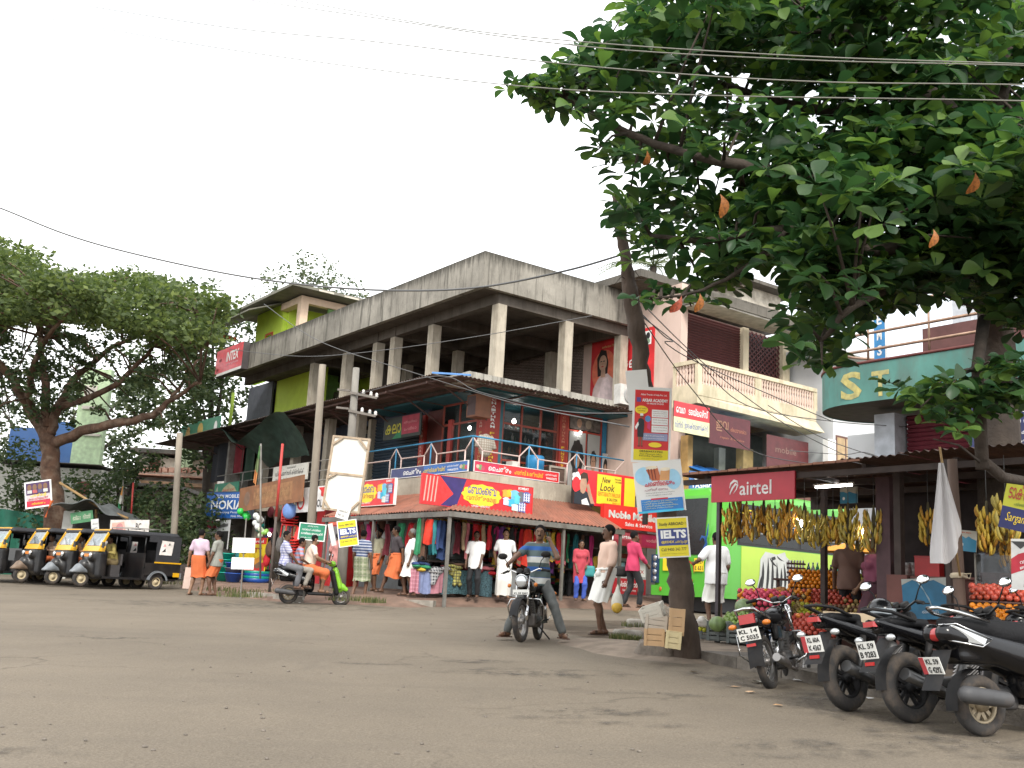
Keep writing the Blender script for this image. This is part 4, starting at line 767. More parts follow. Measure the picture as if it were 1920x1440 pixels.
# slanting cream apron below the balcony
b=MB(CRM); b.add([(5.70,-2.9,7.08),(11.1,-2.9,7.08),(11.3,-3.1,6.72),(5.72,-2.9,6.85),(5.70,-1.9,6.8),(5.70,-1.9,7.08)],[(0,3,2,1),(0,5,4,3)]); b.add([(5.72,-2.9,6.848),(11.3,-3.1,6.718),(11.3,-1.9,6.718),(5.70,-1.9,6.798)],[(0,3,2,1)]); obj('apron',b,pk)
bp_=MB(M((.58,.44,.36),.8,var=.1)); bp_.lathe([(.05,0),(.05,.05),(.03,.09),(.055,.2),(.045,.3),(.025,.36),(.045,.44),(.03,.5),(.05,.55),(.05,.6)],8); bpm=bp_.mesh('baluster')
for k in range(19): link('baluster',bpm,pk,(5.98+k*.121,-2.86,7.42))
for k in range(21): link('baluster',bpm,pk,(8.56+k*.121,-2.86,7.42))
for k in range(6): link('baluster',bpm,pk,(5.76,-2.68+k*.125,7.42))
# shop signs below the balcony (upper floor shop)
part('wall',pk,M((.05,.06,.055),.8),(6.3,-.6,4.3,11.3,-.45,6.8)); part('column',pk,M((.45,.28,.10),.7,dirt=.3),(6.0,-2.3,4.4,6.2,-2.0,6.0)); part('column',pk,M((.45,.33,.14),.7,dirt=.3),(8.75,-2.0,4.3,9.2,-1.7,6.0)); part('column',pk,M((.35,.38,.34),.7),(8.3,-1.4,4.3,8.6,-1.2,6.0))
REDT=M((.50,.03,.04),.45,var=.1); YLT=M((.62,.60,.36),.5)
bb('tailor_sign','red and pale yellow tailor and electronics sign under the cream balcony','sign',(4.75,-2.93,5.9),(1,0,0),up,1.45,.86,REDT,edge=IRON,items=[('r',0,0,1,.48,YLT),('t','ടെയ്ലേഴ്സ്',.40,.62,.26,.55,TXTW),('t','േവഗ',.06,.62,.2,.25,TXTW),('t','ഇലക്േടാണിക്സ്',.3,.12,.26,.66,TBLU,dict(bold=.0)),('t','സിന്നി',.03,.12,.24,.22,TBLU,dict(bold=.0))])
DMAR=M((.09,.015,.02),.5,var=.15)
bb('dark_shop_sign','dark maroon shop sign in the shade under the cream balcony','sign',(6.25,-2.9,5.75),(1,0,0),up,1.75,.9,DMAR,edge=IRON,items=[('t','ഇവ',.15,.45,.35,.3,M((.30,.16,.10))),('t','electronics',.5,.5,.15,.4,M((.3,.12,.08))),('t','repair & service',.25,.2,.1,.6,M((.3,.12,.08)))])
bb('dark_shop_sign','dark red shop sign at the right end under the cream balcony','sign',(9.0,-2.7,5.4),(1,0,0),up,2.0,1.0,M((.10,.02,.022),.5,var=.2),edge=IRON,items=[('t','mobile',.2,.5,.2,.5,M((.2,.12,.1)))])
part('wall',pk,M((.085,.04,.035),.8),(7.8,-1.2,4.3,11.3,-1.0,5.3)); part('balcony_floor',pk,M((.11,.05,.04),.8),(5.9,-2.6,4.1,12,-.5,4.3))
# brown balustrade at right
bw=bthing('brown_balustrade','dark brown balustrade with white gaps on the first floor right of the balcony','balustrade'); BRW=M((.13,.05,.04),.7,dirt=.4)
part('rail',bw,BRW,(9.3,-2.75,5.22,13.4,-2.6,5.36),(9.3,-2.75,4.3,13.4,-2.6,4.75)); part('pillar',bw,BRW,(9.3,-2.8,4.75,9.6,-2.58,5.215),(11.0,-2.76,4.75,11.2,-2.6,5.215),(12.3,-2.76,4.75,13.4,-2.6,5.215))
bm=MB(BRW); bm.box(-.045,-.04,0,.045,.04,.465); bm=bm.mesh('baluster')
for k in range(7): link('baluster',bm,bw,(9.68+k*.2,-2.68,4.75)); 
for k in range(5): link('baluster',bm,bw,(11.3+k*.2,-2.68,4.75))
t=bthing('blue_awning','bright blue plastic awning over the bus roof','awning'); b=MB(M((.02,.14,.42),.5,var=.1)); b.slab(lambda u,v:(6.05+3.0*u,-1.9-1.3*v,5.2-.42*v+.02*math.sin(u*30)),16,2,(0,0,.02)); obj('sheet',b,t); part('frame',t,IRON,(6.05,-3.22,4.70,9.1,-3.17,4.76))
bb('gents_fashion_sign','blue and white gents fashion sign above the front of the bus','sign',(5.0,-3.35,4.28),(1,0,0),up,1.6,.50,M((.04,.12,.3),.5),items=[('t','GENTS',.08,.55,.36,.5,TXTW),('t','FASHION',.08,.08,.38,.62,TXTW),('r',.62,.75,.98,.9,M((.03,.1,.35)))])
# ============================================================ white building further along
wb=bthing('white_building','plain white building behind the pink one with a brown framed window','building')
WPL=M((.56,.57,.58),.85,var=.04,scale=.6,dirt=.25,dirtc=(.4,.4,.4))
part('wall',wb,WPL,(11.6,-3.2,1,11.8,6,9.3),(11.8,-3.2,1,18,-3.0,9.3)); part('roof',wb,WPL,(11.2,-3.7,9.3,18,6,9.55)); part('wall',wb,WPL,(14.5,-3.6,1,18,-3.21,8.2))
fr=FR((11.72,-3.22,5.4),(1,0,0),(0,0,1)); w_=window(wb,fr,1.0,1.3,[.5],[],M((.12,.05,.035),.6),None); part('window_board',wb,M((.42,.30,.17),.8),(11.78,-3.215,5.46,12.66,-3.20,6.64))
part('meter_box',wb,WHITE,(11.2,-3.3,5.5,11.6,-3.1,6.5))
# ============================================================ round balcony building behind the stalls
q1=Vector((.6,-.8,0)); q2=Vector((.8,.6,0)); RB=Vector((5.92,20.88,0)); RBM=Matrix((q1.to_4d(),q2.to_4d(),(0,0,1,0),(0,0,0,1))).transposed(); RBM.translation=RB
for i in range(3): RBM[3][i]=0
RBM[3][3]=1
rb=thing('round_balcony_building','building with a rounded weathered green balcony and maroon shutter behind the fruit stalls','building',mat=RBM)
GRN=M((.085,.235,.20),.7,var=.25,scale=2,dirt=.7,dirtc=(.10,.11,.09),stretch=(1,1,.4)); WGR=M((.45,.48,.52),.8,dirt=.3)
r_=1.25; ol=[(r_-r_*math.cos(PI*k/20)*0+ (-math.sin(PI*k/20))*r_, r_-r_*math.cos(PI*k/20)) for k in range(21)]
outl=[(r_-math.sin(PI*k/20)*r_, r_-math.cos(PI*k/20)*r_) for k in range(21)]
b=MB(GRN); n=len(outl)
pts=[(12,0)]+outl+[(12,2*r_)]
b.add([(x,y,5.22) for x,y in pts]+[(x,y,6.0) for x,y in pts],[(i,i+1,i+1+len(pts),i+len(pts)) for i in range(len(pts)-1)],False); obj('balcony_fascia',b,rb)
b=MB(M((.07,.06,.055),.9,var=.2)); b.add([(x,y,5.24) for x,y in pts],[tuple(range(len(pts)))[::-1]]); b.add([(x,y,5.97) for x,y in pts],[tuple(range(len(pts)))]); obj('balcony_floor',b,rb)
b=MB(M((.12,.03,.025),.7)); b.tube([(x,y,6.01) for x,y in pts],.03,6); obj('coping',b,rb)
PIPE=M((.33,.22,.16),.5,metal=.5,var=.3,dirt=.5,dirtc=(.2,.1,.06))
for z in (6.28,6.62): b=MB(PIPE); b.tube([(4.2,.12,z)]+[(r_-math.sin(PI*k/20)*(r_-.12),r_-math.cos(PI*k/20)*(r_-.12),z) for k in range(21)]+[(9,2*r_-.12,z)],.03,6); obj('rail',b,rb)
b=MB(PIPE); b.tube([(8,.12,7.15),(1.4,.12,7.1)]+[(r_-math.sin(PI*k/20)*(r_-.12),r_-math.cos(PI*k/20)*(r_-.12),7.05) for k in range(3,9)],.035,6); obj('rail',b,rb)
for x,y in [(1.6,.12),(2.9,.12),(4.2,.12),(.35,.42),(.13,1.25),(.6,2.2),(5.5,.12)]: b=MB(PIPE); b.tube([(x,y,6.05),(x,y,7.1 if x>1 else 6.65)],.022,6); obj('rail_post',b,rb)
OYL=M((.42,.36,.12),.7,var=.3,scale=10,dirt=.6,dirtc=(.2,.25,.2)); lt=MB(); put_text(lt,'S',1.05,5.30,.56,.48,FR((0,-.006,0),(1,0,0),(0,0,1)),0,OYL,.03); put_text(lt,'T',1.75,5.30,.50,.38,FR((0,-.006,0),(1,0,0),(0,0,1)),0,OYL,.02); obj('lettering',lt,rb)
part('column',rb,WGR,(1.3,.75,.8,1.75,1.2,5.11)); part('wall',rb,M((.045,.02,.022),.8),(1.76,1.2,.5,12,1.35,5.11)); shutter(rb,FR((1.8,1.1,3.6),(1,0,0),(0,0,1)),6.5,1.5,17,M((.14,.018,.03),.6,var=.15),d=.03); part('wall',rb,WPL,(-.6,2.6,.5,1.3,2.75,5.1)) 
part('wall',rb,M((.5,.52,.55),.8),(2.2,2.2,6.0,12,2.35,11.5)); window(rb,FR((2.6,2.19,6.4),(1,0,0),(0,0,1)),3.2,2.3,[1.0,2.1],[1.2],M((.6,.62,.64),.5),M((.25,.33,.40),.15,spec=.8),name='window'); part('parapet_wall',rb,M((.12,.05,.045),.8),(2.3,.9,6.02,6,1.05,6.75))
fs=board('systems_sign','tall vertical blue SYSTEMS sign standing over the round green balcony','sign',RBM@FR((1.42,.6,6.02),Vector((1,-.15,0)),(0,0,1)),.28,2.5,M((.02,.22,.50),.4),.06,edge=WHITE,items=[('t',ch,.28,.865-.128*i,.085,.45,TXTW,dict(bold=.03)) for i,ch in enumerate('SYSTEMS')])
NV=M((.018,.025,.10),.5)
board('bank_sign','navy board with white Malayalam lines and red strip behind the almond branch','sign',RBM@FR((3.9,-.35,3.95),(1,0,.0),(0,0,1)),2.6,.95,NV,.06,items=[('r',0,0,1,.08,M((.5,.02,.03))),('t','സഹകരണ ബാങ്ക് ലിമിറ്റഡ്',.04,.72,.11,.6,TXTW,dict(bold=0)),('t','• സ്വർണ്ണ വായ്പ',.06,.52,.11,.45,TXTW,dict(bold=0)),('t','• ദിന നിേക്ഷപം',.12,.33,.1,.4,TXTW,dict(bold=0)),('t','സേമ്മളന സൗകര്യം ഇടപാടുകൾ',.04,.15,.1,.8,TXTW,dict(bold=0))])
# ============================================================ bus
bs=thing('green_bus','lime green bus with a zebra painted on its side parked behind the stalls','bus',mat=BM@Matrix.Translation((3.98,-5.37,0)))
BG=M((.095,.41,.04),.3,var=.05,scale=1,spec=.6); BY=M((.40,.58,.06),.35,var=.1,scale=1); BGL=M((.012,.014,.014),.22,spec=.35); BB=M((.02,.09,.30),.3); BLKP=M((.015,.015,.016),.5)
def busloop(z,ins=0): 
    return [(ins,.35+ins,z),(ins+.06,.12+ins,z),(.22+ins,.02+ins,z),(.5,ins,z),(9.4,ins,z),(9.6-ins,.25,z),(9.6-ins,2.15,z),(9.4,2.4-ins,z),(.5,2.4-ins,z),(.22+ins,2.38-ins,z),(ins+.06,2.28-ins,z),(ins,2.05-ins,z)]
prof=[(1.36,.06),(1.5,0),(2.35,0),(3.3,.10),(3.95,.16),(4.12,.26),(4.2,.5)]
b=MB(BG); vs=[]
for z,i in prof:
    vs+=[(x+(i*1.0 if x<.3 else 0),y,zz) if True else 0 for x,y,zz in busloop(z,0)] if i<.2 else [(x,y,zz) for x,y,zz in busloop(z,i)]
n=12; b.add(vs,[(j*n+i,j*n+(i+1)%n,(j+1)*n+(i+1)%n,(j+1)*n+i) for j in range(len(prof)-1) for i in range(n)]); obj('body',b,bs); b2=MB(M((.60,.61,.58),.5,dirt=.4)); b2.add(vs[-n:],[tuple(range(n))]); b2.add([(x,y,z-.11) for x,y,z in vs[-n:]],[tuple(range(n))]) if False else None; obj('roof',b2,bs)
part('chassis',bs,BLKP,(.25,.25,1.0,9.3,2.2,1.36))
sidef=FR((0,-.004,0),(1,0,0),(0,0,1)); frontf=FR((-.012,2.4,0),(0,-1,0),(0,0,1))
b=MB(BGL); b.add([(.115,.42,2.30),(.115,2.0,2.30),(.06,2.0,2.3),(.0,0,0)],[]) ; b.add([(-.012,2.0,2.42),(-.012,.48,2.42),(.145,.5,3.88),(.145,1.98,3.88)],[(0,1,2,3)]); obj('windshield',b,bs)
for k in range(7):
    x=.75+k*1.22; p_=MB(BGL); p_.box(x,-.02,2.78,x+1.12,.0,3.72); obj('window',p_,bs)
part('window_band',bs,BLKP,(.7,-.012,2.72,9.3,-.002,3.78)); 
part('guard_rail',bs,M((.3,.32,.32),.4,metal=.6),(.75,-.05,3.05,9.2,-.03,3.08),(.75,-.05,3.3,9.2,-.03,3.33))
pc=MB(BY); pc.box(.85,-.008,1.42,4.6,-.001,2.70)
def lz(pp,z,mat,f=sidef): pc.use(mat).flat(pp,z,f)
lz([(4.6,1.42),(9.3,1.42),(9.3,2.70),(4.6,2.70)],.010,M((.06,.30,.22),.35,var=.4,scale=1.2))
ZW=M((.50,.51,.48),.5,var=.12,scale=3)
zq=lambda P:[(1.38+(x-1.55)*1.3,1.42+(z-1.42)*1.2) for x,z in P]
lz(zq([(1.55,1.42),(1.68,1.9),(1.7,2.25),(1.85,2.42),(2.2,2.38),(2.45,2.45),(2.5,2.35),(2.75,2.2),(3.1,1.85),(3.15,1.7),(2.95,1.6),(2.7,1.62),(2.5,1.42)]),.012,ZW)
for i,(x0,z0,x1,z1,x2,z2) in enumerate([(1.72,1.5,1.80,1.9,1.78,2.2),(1.86,1.45,1.96,1.85,1.93,2.3),(2.02,1.45,2.10,1.8,2.06,2.32),(2.18,1.5,2.24,1.8,2.2,2.2),(2.3,1.55,2.36,1.8,2.34,2.1),(2.44,1.6,2.5,1.85,2.42,2.2),(2.56,1.68,2.62,1.9,2.5,2.25),(2.68,1.7,2.76,1.9,2.62,2.15),(2.8,1.68,2.9,1.85,2.8,2.05),(1.62,1.5,1.7,1.7,1.74,1.9),(1.98,2.3,2.1,2.15,2.2,2.12),(2.2,2.36,2.3,2.25,2.45,2.25)]):
    w=.035; pp=[]
    for s in range(7):
        t=s/6; pp.append(((1-t)**2*x0+2*t*(1-t)*x1+t*t*x2,(1-t)**2*z0+2*t*(1-t)*z1+t*t*z2))
    lz(zq([(a-w*math.sin(PI*k/6)-.004,c) for k,(a,c) in enumerate(pp)]+[(a+w*math.sin(PI*k/6)+.004,c) for k,(a,c) in list(enumerate(pp))[::-1]]),.015,BLK)
lz(zq([(2.02,2.30),(2.14,2.34),(2.17,2.28),(2.06,2.24)]),.016,BLK); lz(zq([(2.98,1.66),(3.13,1.74),(3.1,1.8),(2.96,1.76)]),.016,M((.12,.11,.11)))
# swirls on front and shoulder
def swirl(P,w,mat,f,z=.018):
    n=len(P); q=[]
    for i,p in enumerate(P):
        d=Vector(P[min(i+1,n-1)])-Vector(P[max(i-1,0)]); d=Vector((-d.y,d.x)).normalized()*(w*math.sin(PI*(i+.25)/(n-.5))); q.append((p,d))
    for i in range(n-1):
        lz([(q[i][0][0]-q[i][1].x,q[i][0][1]-q[i][1].y),(q[i+1][0][0]-q[i+1][1].x,q[i+1][0][1]-q[i+1][1].y),(q[i+1][0][0]+q[i+1][1].x,q[i+1][0][1]+q[i+1][1].y),(q[i][0][0]+q[i][1].x,q[i][0][1]+q[i][1].y)],z,mat,f)
arc=lambda cx,cy,r,a0,a1,n=12,e=1:[(cx+r*math.cos(R(a0+(a1-a0)*i/n)),cy+e*r*math.sin(R(a0+(a1-a0)*i/n))) for i in range(n+1)]
swirl(arc(1.2,2.85,.7,180,75),.03,M((.5,.1,.03)),sidef); swirl(arc(1.2,2.85,.78,180,75),.03,YELC,sidef); swirl(arc(1.2,2.85,.62,180,75),.03,BB,sidef)
ff=FR((-.014,2.4,0),(0,-1,0),(0,0,1)); RDS=M((.45,.05,.03),.4)
swirl(arc(1.2,1.95,.42,200,340),.05,RDS,ff); swirl(arc(1.2,2.0,.52,215,325),.03,TXTW,ff,.016); swirl([(1.62,1.95),(1.6,2.15),(1.45,2.25),(1.3,2.2)],.03,RDS,ff); swirl([(.78,1.95),(.8,2.15),(.95,2.25),(1.1,2.2)],.03,RDS,ff)
swirl([(1.72,2.38),(1.9,2.5),(2.02,2.7),(1.98,2.85),(1.86,2.88),(1.8,2.78)],.045,BB,ff); swirl([(1.98,2.7),(2.05,2.95),(2.08,3.2)],.03,BB,ff); swirl([(.68,2.38),(.5,2.5),(.4,2.7),(.42,2.85)],.045,BB,ff)
pc.use(YELC).flat([(1.62,2.0),(1.95,2.0),(1.95,2.33),(1.62,2.33)],.02,ff); pc.use(BLKP).flat([(1.0,2.1),(1.4,2.1),(1.4,2.3),(1.0,2.3)],.018,ff); pc.use(YELC).flat([(.5,2.0),(.75,2.0),(.75,2.33),(.5,2.33)],.02,ff)
obj('painted_picture',pc,bs)
lt=MB(); put_text(lt,'KL 59',1.65,2.19,.11,.27,ff,.024,BLK); put_text(lt,'E 631',1.65,2.03,.11,.27,ff,.024,BLK); obj('lettering',lt,bs)
for y0 in (.06,2.06):
    h_=MB(M((.03,.06,.12),.2)); h_.box(-.03,y0,1.68,-.0,y0+.28,2.42); hh=obj('headlight',h_,bs)
    for k in range(4): l_=MB(M((.35,.36,.38),.12,metal=.6)); l_.ell((-.035,y0+.14,1.78+.18*k),.04,.08,.08,10,6); obj('lamp',l_,hh)
part('bumper',bs,BG,(-.05,.1,1.36,-.002,2.3,1.62)); 
for y0 in (.35,1.95): b=MB(M((.45,.10,.03),.3)); b.ell((-.055,y0,1.52),.02,.05,.06,10,6); obj('fog_lamp',b,bs)
for x in (2.1,7.2):
    w_=MB(M((.03,.03,.03),.9)); w_.lathe([(.3,0),(.5,.0),(.52,.06),(.52,.24),(.5,.3),(.3,.3)],20,(x,.05,1.42),(0,1,0)); w=obj('wheel',w_,bs); b=MB(M((.25,.25,.24),.6)); b.lathe([(0,.04),(.1,.0),(.3,.06)],16,(x,.04,1.42),(0,1,0)); obj('hub',b,w)
b=MB(BLKP); b.tube([(.1,2.4,3.9),(-.2,2.45,3.8),(-.2,2.45,3.5)],.02); b.box(-.24,2.38,3.2,-.16,2.52,3.5); obj('mirror',b,bs)
# ============================================================ fruit stall
S0=Vector((3.1,16.1,0)); e1=Vector((.6,-.8,0)); e2=Vector((.8,.6,0)); SM_=Matrix.Translation(S0)@Matrix.Rotation(math.atan2(-.8,.6),4,'Z')
SMI=SM_.inverted()
def st(px,py,b): return SMI@onpl(px,py,S0+e2*b,e2)      # (along front, inward, height)
stl=thing('fruit_stall','open fruit stall with rusty tin roof on thin posts beside the road','stall',mat=SM_)
RUSTR=M((.13,.075,.055),.85,var=.3,scale=3,dirt=.7,dirtc=(.06,.045,.04),bump=.4); DW=M((.05,.035,.03),.8,var=.3); PLUM=M((.09,.05,.055),.8,var=.2); MARB=M((.14,.055,.045),.8,var=.2,scale=3)
corr(stl,RUSTR,(-.7,3.6,3.22),(2.7,3.6,3.22),(-.45,-.25,3.18),(2.7,-.25,3.20),.85,.018,.12); corr(stl,RUSTR,(2.7,3.6,3.25),(9.5,3.6,3.3),(2.7,-.3,3.22),(9.5,-.3,3.25),.9,.018,.12)
b=MB(M((.26,.12,.075),.8,var=.3,scale=6))
for i in range(18): b.box(-.4+i*.19,-.30,3.155+.001*i,-.4+i*.19+.175,-.262,3.18+.001*i+rnd.uniform(0,.012))
stuff(obj('roof_edge',b,stl))
part('beam',stl,DW,(-.3,-.15,3.02,9,-.08,3.10)); 
for bb_ in (1.2,2.4,3.5): part('beam',stl,DW,(-.5,bb_,3.07,9,bb_+.07,3.16))
for a in (.1,1.6,2.9,4.2): part('beam',stl,DW,(a,-.1,3.10,a+.06,3.5,3.16))
for px,bb_,mt,r,z0 in ((1348,0,M((.06,.05,.055),.5,metal=.4),.03,.5),(1545,1.6,DW,.04,.5),(1664,.9,PLUM,.11,.5),(1686,.5,DW,.05,.4),(1778,-.35,DW,.03,.4)):
    a=st(px,1000,bb_).x; b=MB(mt); b.box(a-r,bb_-r,z0,a+r,bb_+r,3.1); obj('post',b,stl)
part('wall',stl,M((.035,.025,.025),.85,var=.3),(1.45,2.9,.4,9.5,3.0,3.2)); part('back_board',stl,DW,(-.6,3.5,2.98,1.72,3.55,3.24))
for z in (1.35,1.8,2.25,2.6): part('shelf',stl,MARB,(3.5,2.5,z,9,2.88,z+.03))
part('counter',stl,MARB,(3.02,.25,.45,3.32,1.6,1.72)); part('counter',stl,MARB,(3.4,.35,.4,5.0,.5,1.68),(3.33,.3,1.681,5.1,.9,1.71))
# airtel board
AIR=M((.42,.02,.035),.45,var=.08)
tl=st(1334,908,-.2); tr=st(1490,900,-.2); bl=st(1334,949,-.2)
board('airtel_sign','dark red telecom sign with white swirl under the stall roof edge','sign',SM_@FR((tl.x,-.2,2.72),(1,0,0),(0,0,1)),tr.x-tl.x,.40,AIR,.03,items=[('t','airtel',.36,.22,.52,.38,M((.65,.6,.58),.5),dict(bold=.01))])
air=bpy.data.objects['airtel_sign']; w_=tr.x-tl.x; pc=MB(M((.65,.6,.58),.5))
swirl([(w_*.24,.10),(w_*.245,.13),(w_*.27,.2),(w_*.31,.26),(w_*.335,.24),(w_*.32,.18),(w_*.285,.12)],.018,M((.65,.6,.58),.5),Matrix(),.006); swirl([(w_*.235,.2),(w_*.25,.27),(w_*.29,.31),(w_*.33,.295),(w_*.34,.25)],.02,M((.65,.6,.58),.5),Matrix(),.006); obj('emblem',pc,air)
# lamps in the stall
def stw(px,py,b): return SM_@st(px,py,b)
bulb(stw(1498,980,.4),'dazzling white bulb among the bananas under the stall roof',14,.055); bulb(stw(1622,998,.9),'small white bulb beside the rightmost banana bunch',14,.045); 
t=thing('tube_light','lit white tube light under the fruit stall roof','lamp',mat=SM_@Matrix.Translation(st(1563,912,1.2))); b=MB(M((1,1,1),.3,var=0,emit=18)); b.tube([(-.32,0,0),(.32,0,.01)],.018,8); obj('tube',b,t); b=MB(WHITE); b.box(-.36,-.02,.022,.36,.02,.05); obj('batten',b,t)
# posters hung in the stall
MILK=M((.04,.22,.36),.5,var=.15,scale=4); PALE=M((.42,.40,.34),.6)
def hung(label,px0,py0,px1,py1,b,items,face=PALE,tilt=0,name='poster',cat='poster',rz=0):
    tl=st(px0,py0,b);br=st(px1,py1,b); w=br.x-tl.x;h=tl.z-br.z
    return board(name,label,cat,SM_@FR((tl.x,b,br.z),(math.cos(tilt),rz,math.sin(tilt)),(-math.sin(tilt),0,math.cos(tilt))),w,h,face,.008,items=items)
wave=[('p',[(0,0),(1,0),(1,.55),(.75,.62),(.55,.72),(.4,.62),(.25,.7),(0,.72)],MILK),('e',.22,.3,.07,.1,TXTW)]
hung('small blue and cream milk poster hung under the stall roof',1575,914,1608,943,1.0,wave); hung('blue and cream milk poster hung beside the wooden flag pole',1795,993,1830,1032,-.3,wave+[('t','MILMA',.1,.86,.06,.6,M((.5,.1,.05)))],tilt=-.1)
BAN=M((.015,.12,.22),.6,var=.35,scale=3)
hung('large dark blue cloth banner hung across the stall counter',1694,1086,1800,1168,.2,[('p',[(0,.85),(0,1),(1,1),(1,.9),(.8,.8),(.6,.95),(.35,.9),(.2,.97)],M((.35,.36,.33),.7)),('p',[(.3,.9),(.34,.9),(.55,.3),(.56,.2),(.5,.5)],M((.3,.4,.45))),('e',.9,.62,.06,.1,M((.3,.35,.4))),('t','നന്മ',.72,.25,.1,.2,M((.4,.45,.5))),('t','ഒരുമ',.35,.12,.09,.3,M((.35,.4,.45)))],face=BAN,name='banner',cat='banner',tilt=.06)
hung('small green and yellow picture board at the foot of the stall counter',1640,1128,1678,1170,.1,[('p',[(.08,.1),(.92,.1),(.92,.6),(.5,.75),(.08,.9)],M((.08,.25,.08))),('p',[(.4,.1),(.92,.1),(.92,.6),(.6,.5)],M((.45,.5,.06))),('e',.55,.4,.1,.12,M((.5,.45,.1))),('e',.7,.35,.1,.12,M((.5,.45,.1)))],face=M((.5,.5,.42)))
YB=M((.50,.50,.03),.5,var=.08)
hung('yellow and navy Malayalam banner tilted above the right fruit pile',1868,890,2010,985,-1.0,[('p',[(0,0),(1,0),(1,.4),(0,.42)],M((.03,.035,.13))),('t','ടാക്സി സ്റ്റാന്റ്',.06,.58,.32,.85,M((.45,.06,.05))),('t','പയ്യന്നൂർ',.16,.45,.08,.2,M((.1,.2,.05))),('t','Sargam',.08,.1,.22,.3,YELC,dict(shear=.3,bold=0)),('t','ആഡിേറ്റാറിയം',.5,.12,.12,.4,TXTW)],face=YB,tilt=-.24,name='banner',cat='banner')
hung('white and red food banner hanging at the right edge',1893,1010,1990,1108,-1.0,[('p',[(0,.3),(1,.65),(1,.95),(.15,.7),(0,.6)],M((.45,.03,.05))),('p',[(.0,.95),(.2,.8),(.4,.95)],M((.05,.05,.05))),('t','20',.5,.72,.2,.3,M((.45,.03,.05))),('t','വാഴപ്പഴം',.2,.5,.08,.5,TXTW,dict(rot=.35)),('t','ജൂസ് കട',.2,.38,.08,.5,TXTW,dict(rot=.35)),('e',.4,.15,.1,.12,M((.05,.15,.25)))],face=M((.62,.62,.60),.6),name='banner',cat='banner',tilt=-.03)
# wooden flag pole with white flag
wp=thing('flag_pole','thick wooden pole in front of the stalls tied to a bamboo stick','pole'); WOODP=M((.13,.085,.065),.85,var=.3,scale=3,stretch=(1,1,.15),bump=.4); BAMB=M((.33,.21,.09),.7,var=.2,stretch=(1,1,.2))
pt=at(1785,862,12.3); pb=at(1806,1190,12.1); pb.z=gz(pb.x,pb.y); b=MB(WOODP); b.tube([pb,pb.lerp(pt,.5),pt],[.075,.07,.06],8); obj('pole',b,wp); b=MB(M((.5,.42,.3),.8)); q=pb.lerp(pt,.46); b.lathe([(.085,-.03),(.1,0),(.085,.03)],10,q,pt-pb); b.tube([q+Vector((.0,-.1,0)),q+Vector((.07,-.13,-.03)),q+Vector((.1,-.1,.03)),q+Vector((.02,-.1,.02))],.01,5); obj('rope',b,wp)
fl=thing('white_flag','limp white flag on a bamboo stick before the stall','flag'); ft=at(1762,838,11.9); fb=at(1800,1080,12.0); b=MB(BAMB); b.tube([fb,ft],.013,6); obj('stick',b,fl)
a=at(1765,868,11.88); FLG=M((.60,.58,.58),.85,var=.05)
def flagf(u,v):
    w=.07+.36*min(1,v*1.15)**1.1; z=-v*(1.16-.4*max(0,u-.55)*2); return a+Vector(((u-.45)*w*.85+.03*v,.05*math.sin(u*14+1)*(.3+v),z))
b=MB(FLG); b.slab(flagf,14,10,(0,.006,0)); obj('cloth',b,fl)
